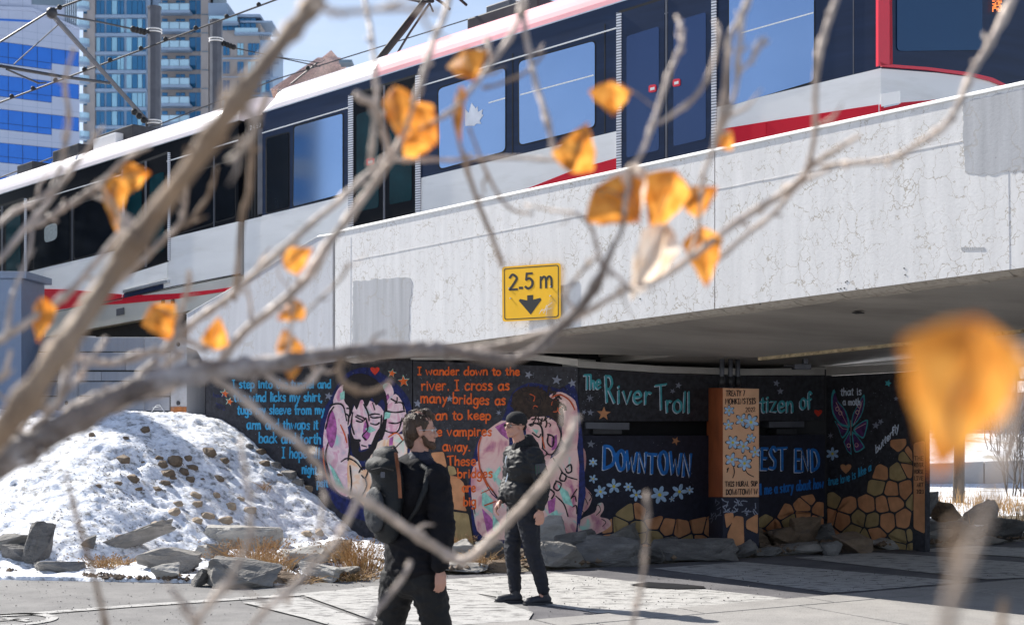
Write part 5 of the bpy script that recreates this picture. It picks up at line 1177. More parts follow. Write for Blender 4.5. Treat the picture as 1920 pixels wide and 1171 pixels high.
for i in range(14):
    x, y = 1328+rb.random()*24, 938+rb.random()*40; a = rb.uniform(0, 3.1); ribbon(m9, PS, [(x-4*math.cos(a), y-4*math.sin(a)), (x+4*math.cos(a), y+4*math.sin(a))], 1.2, .003, .2)
o = m9.build('painted_bones', K['grey'], base); o['kind'] = 'stuff'
for i, x in enumerate((1358, 1374, 1388)):
    p0 = at(x, 727, 147-i*.4); p0.y += .2
    m9 = MB(); m9.tube([p0, p0+Vector((0, 0, .42))], .032, 10); c_ = m9.build('conduit', M['steel'], pl, smooth=True)
    m9 = MB(); m9.tube([p0+Vector((0, 0, .02)), p0+Vector((0, 0, .15))], .042, 10); m9.build('conduit_collar', M['dsteel'], c_, smooth=True)
# under-deck lamp
lp = thing('underpass_lamp', 'small grey lamp box fixed under the deck above the West End panel', 'lamp', at(1495, 684, 146))
def abox(nm, x0, y0, x1, y1, s_, dpt, mat, par, bev=.004):
    a, b = at(x0, y1, s_), at(x1, y0, s_); m_ = MB(); m_.box(a.x, a.y, a.z, b.x, a.y+dpt, b.z); return m_.build(nm, mat, par, bevel=bev)
abox('housing', 1490, 682, 1521, 692, 146, .2, M['steel'], lp); abox('bracket', 1507, 672, 1515, 681.5, 146, .1, M['steel'], lp); abox('arm', 1470, 684, 1489.5, 687, 146, .06, M['dsteel'], lp)

for o in list(bpy.data.objects):
    if o.name.split('.')[0] in ('lettering', 'scratched_initials', 'painted_mark'): o['kind'] = 'stuff'
# ============================================================ people
def remesh(obs, vox, name, mat, parent, smooth_it=6, disp=None):
    """merge overlapping closed shapes into one continuous surface"""
    m = obs; me = bpy.data.meshes.new(name+'_src'); o0 = wl(parent)
    me.from_pydata([tuple(v-o0) for v in m.v], [], m.f)
    bm = bmesh.new(); bm.from_mesh(me); bmesh.ops.recalc_face_normals(bm, faces=bm.faces); bm.to_mesh(me); bm.free()
    o = bpy.data.objects.new(name+'_src', me); C.objects.link(o)
    md = o.modifiers.new('r', 'REMESH'); md.mode = 'VOXEL'; md.voxel_size = vox
    s_ = o.modifiers.new('s', 'SMOOTH'); s_.factor = .5; s_.iterations = smooth_it
    dg = bpy.context.evaluated_depsgraph_get(); out = bpy.data.meshes.new_from_object(o.evaluated_get(dg))
    bpy.data.objects.remove(o)
    if disp:
        amp, sc_, zs = disp; out.update()
        nn = [v.normal.copy() for v in out.vertices]
        for v, n in zip(out.vertices, nn):
            p = Vector((v.co.x*sc_, v.co.y*sc_, v.co.z*sc_*zs))
            r_ = 1-abs(noise.noise(p))*2; v.co += n*(amp*(r_*.6+noise.noise(p*2.3)*.4-.3))
    out.name = name; out.polygons.foreach_set('use_smooth', [True]*len(out.polygons)); out.materials.clear(); out.materials.append(mat)
    r = bpy.data.objects.new(name, out); C.objects.link(r); r.parent = parent; W0[r.name] = o0.copy(); return r
def limb(m_, pts, rad, n=14):
    """tapered rounded limb, ends closed by balls"""
    q = [Vector(pts[0])]; rr = [rad[0]]
    for i in range(len(pts)-1):
        a, b = Vector(pts[i]), Vector(pts[i+1])
        for k in range(1, 5): q.append(a+(b-a)*k/4); rr.append(rad[i]+(rad[i+1]-rad[i])*k/4)
    m_.tube(q, rr, n)
    for p_, r_ in zip(pts, rad): m_.ball(p_, r_, 14, 10)
def oval(m_, c, r, fwd, n=18, k=12):
    """ellipsoid: r = (forward, side, up) with forward direction fwd (horizontal)"""
    f_ = Vector(fwd).normalized(); sd_ = Vector((-f_.y, f_.x, 0)); tmp = MB(); tmp.ball((0, 0, 0), (1, 1, 1), n, k); i = len(m_.v)
    m_.v += [Vector(c)+f_*v.x*r[0]+sd_*v.y*r[1]+Vector((0, 0, 1))*v.z*r[2] for v in tmp.v]; m_.f += [[i+a for a in f] for f in tmp.f]
def hand(m_, wrist, d, palm_n, thumb, size=1.0, curl=.9):
    """palm and five separate curled fingers; d = direction of the hand, palm_n = way the palm faces, thumb = side of the thumb"""
    d = Vector(d).normalized(); pn = Vector(palm_n); pn = (pn-d*pn.dot(d)).normalized(); th = Vector(thumb); th = (th-d*th.dot(d)-pn*th.dot(pn)).normalized()
    w_ = Vector(wrist); k = size
    for a in (-1, -.33, .33, 1):
        m_.tube([w_+d*.0*k, w_+d*.04*k+th*a*.022*k, w_+d*.088*k+th*a*.031*k], [.019*k, .0175*k, .0135*k], 10); m_.ball(w_+d*.088*k+th*a*.031*k, .0135*k, 10, 8)
    m_.ball(w_+d*.035*k, .026*k, 12, 8)
    for a, ln_ in ((1, .066), (.33, .074), (-.33, .069), (-1, .054)):
        p = w_+d*.088*k+th*a*.031*k; dd = d.copy(); pts = [p]; L2_ = ln_*k
        for j, f_ in enumerate((.45, .32, .23)):
            ang = curl*(.5+.45*j); dd = (d*math.cos(ang)+pn*math.sin(ang)); p = p+dd*L2_*f_; pts.append(p.copy())
        limb(m_, pts, [.0098*k, .0092*k, .0084*k, .0072*k], 8)
    b = w_+d*.022*k+th*.026*k
    limb(m_, [b, b+(d*.7+th*.6+pn*.35).normalized()*.034*k, b+(d*.8+th*.35+pn*.5).normalized()*.064*k], [.0125*k, .0105*k, .0085*k], 8)
skin = pm('skin', (.50, .27, .20, 1), .55, .06, 20, .08, 150, spec=.4)
def face_parts(m_, c, f_, sc_=1.0):
    """nose, brow, cheeks, chin, lips and ears added to the skull around centre c, facing f_"""
    f_ = Vector(f_).normalized(); s_ = Vector((-f_.y, f_.x, 0)); u = Vector((0, 0, 1)); k = sc_
    P = lambda a, b, z: Vector(c)+f_*a*k+s_*b*k+u*z*k
    oval(m_, P(-.012, 0, .03), (.098*k, .076*k, .092*k), f_)
    oval(m_, P(.022, 0, -.03), (.066*k, .058*k, .082*k), f_)
    limb(m_, [P(.045, 0, -.092), P(.072, 0, -.092)], [.026*k, .022*k]); limb(m_, [P(.0, .048, -.06), P(.06, .022, -.095)], [.02*k, .018*k]); limb(m_, [P(.0, -.048, -.06), P(.06, -.022, -.095)], [.02*k, .018*k])
    limb(m_, [P(.082, 0, .01), P(.104, 0, -.025), P(.108, 0, -.034)], [.009*k, .012*k, .013*k], 8)
    for a in (-1, 1):
        m_.ball(P(.095, a*.012, -.036), .009*k, 8, 6); limb(m_, [P(.086, a*.012, .018), P(.072, a*.045, .018)], [.010*k, .010*k], 8)
        oval(m_, P(.068, a*.036, -.028), (.016*k, .02*k, .02*k), f_); oval(m_, P(-.012, a*.079, -.012), (.018*k, .008*k, .03*k), f_); m_.ball(P(.002, a*.08, -.012), .008*k, 8, 6)
    limb(m_, [P(.088, -.018, -.062), P(.094, 0, -.060), P(.088, .018, -.062)], [.006*k, .008*k, .006*k], 8); limb(m_, [P(.086, -.015, -.074), P(.091, 0, -.075), P(.086, .015, -.074)], [.006*k, .008*k, .006*k], 8)
    return P
eyew = pm('eye_white', (.7, .68, .65, 1), .3); eyed = pm('eye_dark', (.03, .02, .015, 1), .2); lipm = pm('lips', (.42, .16, .13, 1), .5)
def eyes(P, par, k=1.0):
    for a in (-1, 1):
        m_ = MB(); m_.ball(P(.071, a*.030, -.0), .0125*k, 12, 8); o = m_.build('eye', eyew, par, smooth=True)
        m_ = MB(); m_.ball(P(.0795, a*.031, -.001), .0058*k, 8, 6); m_.build('pupil', eyed, o, smooth=True)
        m_ = MB(); m_.tube([P(.088, a*.012, .022), P(.087, a*.03, .028), P(.076, a*.048, .022)], .0035*k, 6); m_.build('eyebrow', hairm, par)
def glasses(P, par, mat, k=1.0, rim=.0022):
    m_ = MB()
    for a in (-1, 1):
        ring = [P(.100-.010*abs(math.cos(t)*.4+a*0)-.004*(1+math.cos(t)*a), a*.033+.024*math.cos(t), -.002+.019*math.sin(t)) for t in [q*math.pi/8 for q in range(17)]]
        m_.tube(ring, rim, 6, cap=False); m_.tube([P(.094, a*.057, .004), P(.045, a*.082, .004), P(-.02, a*.086, .0)], rim, 6)
    m_.tube([P(.102, -.010, .002), P(.107, 0, .005), P(.102, .010, .002)], rim, 6)
    o = m_.build('glasses', mat, par)
    for a in (-1, 1):
        m2 = MB(); m2.poly([P(.097, a*.033+.022*math.cos(t), -.002+.0175*math.sin(t)) for t in [q*math.pi/8 for q in range(16)]]); m2.build('lens', lensm, o, recalc=False)
lensm = bpy.data.materials.new('clear_lens'); lensm.use_nodes = True; _b = lensm.node_tree.nodes['Principled BSDF']; _b.inputs['Transmission Weight'].default_value = 1; _b.inputs['Roughness'].default_value = .02; _b.inputs['IOR'].default_value = 1.05
hairm = pm('brown_hair', (.055, .030, .016, 1), .55, .35, 60, .6, 120, stretch=(1, 1, .25)); beardm = pm('brown_beard', (.085, .042, .022, 1), .7, .3, 80, .6, 150)
bomber = pm('bomber_nylon', (.012, .012, .0135, 1), .6, .25, 6, .2, 16, spec=.3); jeans = pm('dark_denim', (.006, .0075, .015, 1), .8, .3, 12, .3, 90); knit = pm('black_knit', (.010, .010, .012, 1), .9, .3, 50, .4, 160)
shoem = pm('dark_shoe', (.016, .017, .024, 1), .55, .2, 9, .1, 60); solem = pm('shoe_sole', (.03, .03, .034, 1), .7, .1, 9)
# ---- walking man with beanie and bomber jacket
SM = 201.0
def m2p(px, py, dy=0):
    v = at(px, py, SM); v.y += dy; return v
man = thing('person', 'man in black beanie, glasses and black bomber jacket walking left past the mural', 'person', (at(978, 1128, SM).x, F/SM, 0))
fw = Vector((-.90, -.44, 0)).normalized(); sdw = Vector((-fw.y, fw.x, 0))      # left side of the body is towards the camera
hf = Vector((-.82, -.57, 0)).normalized()
def J(px, py, dy=0): return m2p(px, py, dy)
hc = J(966, 797, -.02)
sh_n, sh_f = J(1001, 853, -.14), J(961, 852, .17); el_n, el_f = J(1017, 905, -.22), J(956, 897, .20); wr_n, wr_f = J(1012, 950, -.24), J(941, 937, .02)
hip_n, hip_f = J(988, 955, -.06), J(974, 953, .10); chest, waist, neck = J(978, 872, .0), J(982, 935, .02), J(976, 832, .0)
kn_f, an_f = J(960, 1028, .08), J(966, 1100, .10)      # leading leg
kn_n, an_n = J(998, 1030, -.06), J(1019, 1097, -.05)  # trailing leg
b = MB(); P_ = face_parts(b, hc, hf, .97)
limb(b, [hc+Vector((0, 0, -.05))-hf*.02, neck+Vector((0, 0, -.02))], [.056, .062]); limb(b, [chest, waist], [.12, .11]); limb(b, [sh_n, sh_f], [.06, .06])
for s_, e2, w2 in ((sh_n, el_n, wr_n), (sh_f, el_f, wr_f)): limb(b, [s_, e2, w2], [.048, .038, .026])
for h_, k_, a_ in ((hip_n, kn_n, an_n), (hip_f, kn_f, an_f)): limb(b, [h_, k_, a_], [.085, .052, .036])
hand(b, wr_n+Vector((0, 0, -.012)), Vector((-.04, -.05, -1)), -fw*.2+Vector((-.3, .9, 0)), fw, 1.0, .95)
hand(b, wr_f+Vector((-.012, -.01, -.01)), Vector((-.5, -.25, -.8)), Vector((.6, -.2, -.5)), fw, 1.0, 1.2)
for a_, f2 in ((an_n, Vector((-.97, -.22, 0))), (an_f, Vector((-.98, -.2, 0)))): limb(b, [a_, Vector((a_.x, a_.y, .06))+f2*.02, Vector((a_.x, a_.y, .045))+f2*.13], [.034, .032, .024])
body = remesh(b, .0065, 'body', skin, man, 3)
eyes(P_, body, .97)
b = MB(); limb(b, [P_(.0885, -.016, -.0665), P_(.0955, 0, -.0655), P_(.0885, .016, -.0665)], [.0045, .006, .0045], 8); b.build('lips', lipm, body, smooth=True)
b = MB(); oval(b, hc+Vector((0, 0, .052))-hf*.016, (.108, .088, .080), hf, 22, 14); oval(b, hc+Vector((0, 0, .035))-hf*.022, (.106, .089, .05), hf)
limb(b, [hc-hf*.085+Vector((0, 0, -.01)), hc-hf*.03+Vector((0, 0, .03))], [.04, .07]); remesh(b, .006, 'beanie', knit, man, 4, (.002, 60, .2))
glasses(P_, man, M['rubber'], 1, .0026)
# trousers
b = MB()
limb(b, [hip_n+Vector((0, 0, .04)), hip_n*.4+kn_n*.6, kn_n, kn_n*.4+an_n*.6, an_n+Vector((0, 0, -.03))], [.125, .094, .078, .068, .058]); limb(b, [hip_f+Vector((0, 0, .04)), hip_f*.4+kn_f*.6, kn_f, kn_f*.4+an_f*.6, an_f+Vector((0, 0, -.03))], [.12, .094, .078, .068, .058])
limb(b, [waist, (hip_n+hip_f)/2], [.125, .12]); oval(b, (hip_n+hip_f)/2-fw*.03, (.13, .15, .13), fw)
remesh(b, .009, 'trousers', jeans, man, 3, (.012, 13, 1.6))
# jacket: torso with blouson waist, sleeves with cuffs
b = MB()
oval(b, chest+fw*.0+Vector((0, 0, -.02)), (.158, .22, .20), fw); oval(b, waist+fw*.02+Vector((0, 0, .06)), (.17, .205, .17), fw); limb(b, [sh_n, sh_f], [.082, .082]); oval(b, chest+Vector((0, 0, .09)), (.12, .19, .10), fw)
limb(b, [waist+fw*.01+Vector((0, 0, .02)), waist+Vector((0, 0, -.02))], [.15, .14])
limb(b, [sh_n, sh_n*.5+el_n*.5, el_n, el_n*.45+wr_n*.55, wr_n+Vector((0, 0, .02))], [.088, .082, .072, .066, .046]); limb(b, [sh_f, sh_f*.5+el_f*.5, el_f, el_f*.45+wr_f*.55, wr_f*.93+el_f*.07], [.088, .080, .070, .064, .046])
jk = remesh(b, .009, 'jacket', bomber, man, 3, (.014, 11, 2.0))
b = MB(); hw = waist+Vector((0, 0, -.035)); 
ring = [hw+fw*.148*math.cos(t)+sdw*.158*math.sin(t) for t in [k*math.pi/14 for k in range(29)]]; b.tube(ring, .026, 8, cap=False); b.build('hem_band', knit, jk, smooth=True)
for a_, c2 in ((el_n, wr_n), (el_f, wr_f)):
    d_ = (c2-a_).normalized(); b = MB(); b.tube([c2-d_*.055, c2-d_*.03, c2], [.046, .043, .038], 14); b.build('cuff', knit, jk, smooth=True)
b = MB(); limb(b, [neck+Vector((0, 0, -.04)), neck+Vector((0, 0, .0))-hf*.012], [.085, .075]); limb(b, [neck-hf*.08+Vector((.01, 0, .035)), neck-hf*.1+Vector((.02, 0, -.03))], [.06, .075]); remesh(b, .008, 'hood', knit, jk, 3, (.01, 20, 1))
b = MB(); z = [chest+fw*(.155+.012*math.sin(k*.9))+Vector((0, 0, .09-.03*k))-sdw*-.0 for k in range(9)]; b.tube(z, .006, 6); b.build('zip', M['chrome'], jk)
pc = (sh_n+el_n)/2+Vector((.02, -.088, .01)); b = MB(); b.prism([pc+Vector((x, 0, z)) for x, z in ((-.045, -.055), (.045, -.045), (.04, .055), (-.05, .045))], (0, .03, 0)); b.build('sleeve_pocket', pm('pocket_grey', (.05, .05, .058, 1), .5), jk, bevel=.006)
for dx in (-.015, .012):
    b = MB(); b.tube([pc+Vector((dx-.03, -.004, -.04)), pc+Vector((dx-.032, -.004, .035))], .003, 5); b.build('pocket_zip', pm('green_zip', (.02, .09, .05, 1), .5), jk)
def shoe(par, ankle, f2, roll=0, mat=shoem, L_=.27):
    f2 = Vector(f2).normalized(); u = Vector((0, 0, 1)); s2 = Vector((-f2.y, f2.x, 0)).normalized(); g0 = Vector((ankle.x, ankle.y, 0))
    Q = lambda a, b_, z: g0+f2*a+s2*b_+u*(z+max(0, -a*roll))
    b = MB(); 
    limb(b, [Q(-.035, 0, .05), Q(.06, 0, .048), Q(.15, -.0, .038)], [.042, .041, .034]); limb(b, [Q(-.02, 0, .055), Q(-.008, 0, .115)], [.042, .040]); oval(b, Q(.13, 0, .036), (.062, .045, .028), f2)
    o = remesh(b, .006, 'shoe', mat, par, 3)
    b = MB(); out = [(-.085, -.02), (-.07, -.036), (.02, -.038), (.12, -.046), (.18, -.03), (.198, 0), (.18, .03), (.12, .044), (.02, .036), (-.07, .034), (-.085, .02)]
    b.prism([Q(x, y, .002) for x, y in out], u*.024); b.build('sole', solem, o, bevel=.004)
    b = MB()
    for k in range(5): b.tube([Q(.04+.02*k, -.02, .089-.006*k), Q(.045+.02*k, .02, .089-.006*k)], .003, 5)
    l_ = b.build('laces', knit, o); l_['kind'] = 'stuff'
shoe(man, an_n, (-.97, -.22, 0)); shoe(man, an_f+Vector((-.005, -.02, 0)), (-.98, -.2, 0), .0)

# ---- backpack walker, seen from behind, looking right
SM = 283.0
man2 = thing('person', 'brown haired man with glasses and beard in black coat, seen from behind', 'person', (at(775, 1279, 283).x, F/283, 0))
fw = Vector((.80, .60, 0)).normalized(); sdw = Vector((-fw.y, fw.x, 0))       # his right side is towards the camera
hf = Vector((.97, .22, 0)).normalized()
hc = J(788, 806); neck = J(787, 858, .0); chest, waist = J(772, 905, .02), J(774, 1010, .02)
sh_n, sh_f = J(819, 893, -.12), J(735, 888, .17); el_n, wr_n = J(833, 985, -.17), J(828, 1058, -.20); el_f, wr_f = J(722, 985, .30), J(745, 1040, .42)
hip_n, hip_f = J(800, 1085, -.05), J(747, 1085, .09); kn_n, kn_f = J(822, 1180, -.03), J(728, 1175, .14); an_n, an_f = J(838, 1262, .0), J(700, 1262, .12)
b = MB(); P_ = face_parts(b, hc, hf, 1.02)
limb(b, [hc+Vector((-.01, 0, -.06)), neck], [.058, .064]); limb(b, [chest, waist], [.12, .12]); limb(b, [sh_n, sh_f], [.06, .06])
for s_, e2, w2 in ((sh_n, el_n, wr_n), (sh_f, el_f, wr_f)): limb(b, [s_, e2, w2], [.05, .04, .027])
for h_, k_, a_ in ((hip_n, kn_n, an_n), (hip_f, kn_f, an_f)): limb(b, [h_, k_, a_], [.09, .055, .038])
hand(b, wr_n+Vector((0, 0, -.01)), Vector((.04, -.03, -1)), Vector((-.6, .75, 0)), fw, 1.03, .75)
hand(b, wr_f, Vector((.3, .1, -1)), Vector((.2, -.8, 0)), fw, 1.0, .9)
for a_ in (an_n, an_f): limb(b, [a_, Vector((a_.x, a_.y, .06))+fw*.02, Vector((a_.x, a_.y, .045))+fw*.13], [.034, .032, .024])
body2 = remesh(b, .0065, 'body', skin, man2, 3); eyes(P_, body2, 1.0)
glasses(P_, man2, M['chrome'], 1.02, .0018)
# hair: short, swept forward on top, cut round the ear
b = MB(); oval(b, hc+Vector((0, 0, .042))-hf*.018, (.099, .079, .080), hf, 24, 16); oval(b, hc-hf*.052+Vector((0, 0, .0)), (.068, .076, .085), hf); limb(b, [hc+hf*.04+Vector((0, 0, .105)), hc+hf*.078+Vector((0, 0, .088))], [.042, .026])
limb(b, [hc-hf*.06+Vector((0, 0, -.05)), hc-hf*.055+Vector((0, 0, -.085))], [.052, .044]); limb(b, [hc+hf*.02+Vector((0, 0, .05))-Vector((-hf.y, hf.x, 0))*.066, hc+hf*.012+Vector((0, 0, -.0))-Vector((-hf.y, hf.x, 0))*.076], [.022, .012])
remesh(b, .0055, 'hair', hairm, man2, 2, (.003, 45, .35))
# loose locks lying over the hair so that it does not read as a cap
b = MB(); rh = random.Random(3)
for i in range(120):
    a = rh.uniform(0, 2*math.pi); ph = rh.uniform(.12, 1.25)
    if math.cos(a) > .5 and ph > 1.15: continue
    d0 = Vector((math.cos(a)*math.sin(ph)*.106-.02, math.sin(a)*math.sin(ph)*.085, math.cos(ph)*.092+.045))
    W_ = lambda v: hc+hf*v.x+Vector((-hf.y, hf.x, 0))*v.y+Vector((0, 0, v.z))
    tdir = Vector((.05, math.sin(a)*.3, -math.sin(ph)*.7+.15)) if ph > .7 else Vector((.9, rh.uniform(-.3, .3), .1))
    d1 = d0+tdir.normalized()*.014+d0.normalized()*.002; d2 = d1+tdir.normalized()*.012-Vector((0, 0, .003))
    b.tube([W_(d0), W_(d1), W_(d2)], [.0028, .0024, .001], 4)
o = b.build('hair_locks', hairm, man2, smooth=True); o['kind'] = 'stuff'
b = MB(); limb(b, [P_(.01, -.066, -.045), P_(.035, -.052, -.085), P_(.078, -.012, -.104), P_(.035, .052, -.085)], [.014, .022, .026, .022]); limb(b, [P_(.075, 0, -.088), P_(.082, 0, -.098)], [.024, .022]); limb(b, [P_(.092, -.014, -.052), P_(.098, 0, -.050), P_(.092, .014, -.052)], [.006, .006, .006], 8)
remesh(b, .0055, 'beard', beardm, man2, 2, (.005, 55, 1))
coat = pm('black_wool_coat', (.006, .0058, .0085, 1), .85, .25, 10, .3, 70, spec=.25); trs = pm('black_trousers', (.004, .004, .005, 1), .8, .25, 10, .3, 60)
b = MB()
limb(b, [hip_n, hip_n*.45+kn_n*.55, kn_n, kn_n*.4+an_n*.6, an_n+Vector((0, 0, .04))], [.128, .112, .095, .088, .078]); limb(b, [hip_f, hip_f*.45+kn_f*.55, kn_f, kn_f*.4+an_f*.6, an_f+Vector((0, 0, .04))], [.128, .112, .095, .088, .078])
oval(b, (hip_n+hip_f)/2, (.15, .17, .14), fw); remesh(b, .01, 'trousers', trs, man2, 3, (.018, 10, 1.5))
b = MB()
oval(b, chest+Vector((0, 0, -.03)), (.155, .225, .23), fw); oval(b, waist+Vector((0, 0, .02)), (.155, .215, .22), fw); limb(b, [sh_n, sh_f], [.085, .085]); oval(b, chest+Vector((0, 0, .10)), (.12, .18, .09), fw)
for k in range(5):
    z_ = 1010+k*14; c_ = J(773, z_, .02); oval(b, c_, (.165, .232, .085), fw)
limb(b, [sh_n, sh_n*.5+el_n*.5, el_n, el_n*.5+wr_n*.5, wr_n+Vector((0, 0, .025))], [.093, .088, .080, .070, .056]); limb(b, [sh_f, el_f, wr_f], [.093, .078, .056])
# flat hem: drop everything below the hem line onto it
hemz = at(775, 1077, 283).z
for v in b.v:
    if v.z < hemz and (v-(waist)).xy.length < .3 and v.z > .5:
        if not ((v-wr_n).length < .14 or (v-wr_f).length < .14): v.z = hemz
ck = remesh(b, .010, 'coat', coat, man2, 3, (.020, 7, 1.8))
b = MB(); limb(b, [neck+Vector((0, 0, -.045)), neck+Vector((0, 0, -.012))+hf*.0], [.10, .084]); 
remesh(b, .008, 'collar', pm('navy_collar', (.010, .012, .03, 1), .7, .2, 20), ck, 2, (.006, 25, 1))
# stiff collar wing standing off the near shoulder
b = MB(); q = [J(790, 846, -.10), J(812, 858, -.14), J(842, 884, -.13), J(838, 889, -.12), J(806, 874, -.13), J(786, 862, -.10)]; b.prism(q, (0, .02, 0)); b.build('collar_wing', MT['navy_collar'], ck, bevel=.004)
b = MB(); d_ = (wr_n-el_n).normalized(); b.tube([wr_n-d_*.04, wr_n+d_*.005], [.058, .055], 16); b.build('cuff', coat, ck, smooth=True)
shoe(man2, an_n, fw); shoe(man2, an_f, fw)
# ---- backpack
bp_ = thing('backpack', 'dark grey backpack with a tan strap worn by the man in front', 'backpack', J(735, 1000, -.2))
pkm = pm('pack_fabric', (.007, .009, .011, 1), .65, .25, 8, .35, 120, spec=.4); pkg = pm('pack_side_fabric', (.025, .028, .033, 1), .65, .2, 8, .3, 120)
back = -fw; pcn = J(742, 925, -.04)+back*.075
ax_u, ax_s = Vector((0, 0, 1)), sdw
def pk(a, s2, u_): return pcn+back*a+ax_s*s2+ax_u*u_
b = MB()
for i_ in range(15):
    z = -.25+.5*i_/14; k_ = (1-abs(z/.32)**3)**.5; oval(b, pk(-.005+.012*math.sin(i_*.6), 0, z), (.088*k_, .15*k_**.6, .07), fw)
pk_o = remesh(b, .010, 'pack_body', pkm, bp_, 5, (.010, 8, 1.2))
b = MB(); oval(b, pk(.085, 0, -.10), (.035, .12, .155), fw); remesh(b, .009, 'front_pocket', pkg, bp_, 4, (.006, 14, 1))
b = MB(); oval(b, pk(.02, 0, .19), (.105, .15, .07), fw); remesh(b, .009, 'lid', pkm, bp_, 3, (.006, 14, 1))
b = MB(); b.tube([pk(-.06, -.05, .27), pk(-.05, -.02, .315), pk(-.05, .02, .315), pk(-.06, .05, .27)], .009, 6); b.build('grab_handle', pkm, bp_, smooth=True)
tan = pm('tan_leather', (.22, .075, .03, 1), .6, .15, 20)
q = [J(748, 846, -.27), J(751, 862, -.30), J(755, 890, -.31), J(757, 928, -.30)]
b = MB(); b.prism([p+Vector((-.011, 0, 0)) for p in q]+[p+Vector((.011, 0, 0)) for p in reversed(q)], (0, .02, 0)); b.build('tan_strap', tan, bp_)
b = MB(); b.tube([J(703, 878, -.24), J(722, 873, -.30), J(745, 878, -.31)], .006, 6); b.build('compression_strap', knit, bp_)
b = MB(); c_ = J(725, 886, -.30); b.box(c_.x-.014, c_.y, c_.z-.018, c_.x+.014, c_.y+.012, c_.z+.018); b.build('buckle', M['steel'], bp_, bevel=.003)
b = MB(); b.tube([J(770, 860, -.05), J(806, 878, -.16), J(800, 915, -.22), J(785, 950, -.2), J(768, 975, -.16)], [.016, .02, .02, .015, .01], 8); b.build('shoulder_strap', pkm, bp_, smooth=True)
# ============================================================ rocks
slate = [pm('slate_grey', (.235, .22, .20, 1), .85, .22, 5, .9, 26, stretch=(1, 1, 2.4), dirt=(.12, .12, .125, 1), dscale=3, damt=.8), pm('slate_blue', (.125, .12, .115, 1), .85, .25, 5, .9, 26, stretch=(1, 1, 2.4), dirt=(.26, .25, .24, 1), dscale=4, damt=.6), pm('pale_rock', (.36, .345, .32, 1), .9, .18, 6, .9, 26, stretch=(1, 1, 2.4), dirt=(.22, .2, .18, 1), dscale=4, damt=.6), pm('brown_rock', (.17, .12, .08, 1), .9, .3, 5, .9, 26, stretch=(1, 1, 2.4), dirt=(.10, .09, .09, 1), dscale=3, damt=.7)]
def bank_hit(px, py):
    d = Vector(((px-960)/F, 1, -(py-HZ)/F)); t = 12.0
    while t < 28:
        p = Vector((0, 0, EYE))+d*t
        z = bank(p.x, p.y) if p.x < -1.0 else .04
        if p.y < edge_y(p.x): z = 0
        if p.z <= z: return p, F/p.y
        t += .03
    return at(px, py, (py-HZ)/1.8 if py > 800 else 130), 130
def rock_mesh(name, c, dims, rotz, tilt, seed, mat, par=None, npt=13, rough=.045, box=.72, lab=None):
    rr = random.Random(seed); bm = bmesh.new()
    for i in range(npt):
        v = Vector((rr.uniform(-1, 1), rr.uniform(-1, 1), rr.uniform(-1, 1)))
        m_ = max(abs(v.x), abs(v.y), abs(v.z)); vb = v/m_; vs_ = v.normalized(); v = vb*box+vs_*(1-box); v *= rr.uniform(.85, 1)
        bm.verts.new(v)
    r = bmesh.ops.convex_hull(bm, input=bm.verts); bmesh.ops.delete(bm, geom=[g_ for g_ in r['geom_interior'] if isinstance(g_, bmesh.types.BMVert)], context='VERTS')
    for ax in (0, 1, 2):
        lo = min(v.co[ax] for v in bm.verts); hi = max(v.co[ax] for v in bm.verts)
        for v in bm.verts: v.co[ax] = (v.co[ax]-lo)/(hi-lo)*2-1
    bmesh.ops.bevel(bm, geom=list(bm.edges), offset=.035, segments=1, affect='EDGES'); bmesh.ops.triangulate(bm, faces=bm.faces)
    bmesh.ops.subdivide_edges(bm, edges=[e2 for e2 in bm.edges if e2.calc_length() > .22], cuts=4, use_grid_fill=True); bmesh.ops.triangulate(bm, faces=bm.faces)
    bm.normal_update()
    for v in bm.verts: 
        q = v.co*2.2+Vector((seed*3.1, 0, 0)); v.co += v.normal*(noise.fractal(q, 1, 2, 4)*rough*1.9+noise.noise(q*4)*rough*.6+ (round(v.co.z*6+noise.noise(q)*.8)/6-v.co.z)*.12)
    Mx = Matrix.Rotation(rotz, 4, 'Z') @ Matrix.Rotation(tilt, 4, 'Y') @ Matrix.Diagonal((dims[0]/2, dims[1]/2, dims[2]/2, 1))
    bm.transform(Mx); zmin = min(v.co.z for v in bm.verts)
    me = bpy.data.meshes.new(name); bm.to_mesh(me); bm.free(); me.materials.append(mat)
    o = bpy.data.objects.new(name, me); C.objects.link(o); o.location = Vector(c)+Vector((0, 0, -zmin-dims[2]*.10)); return o
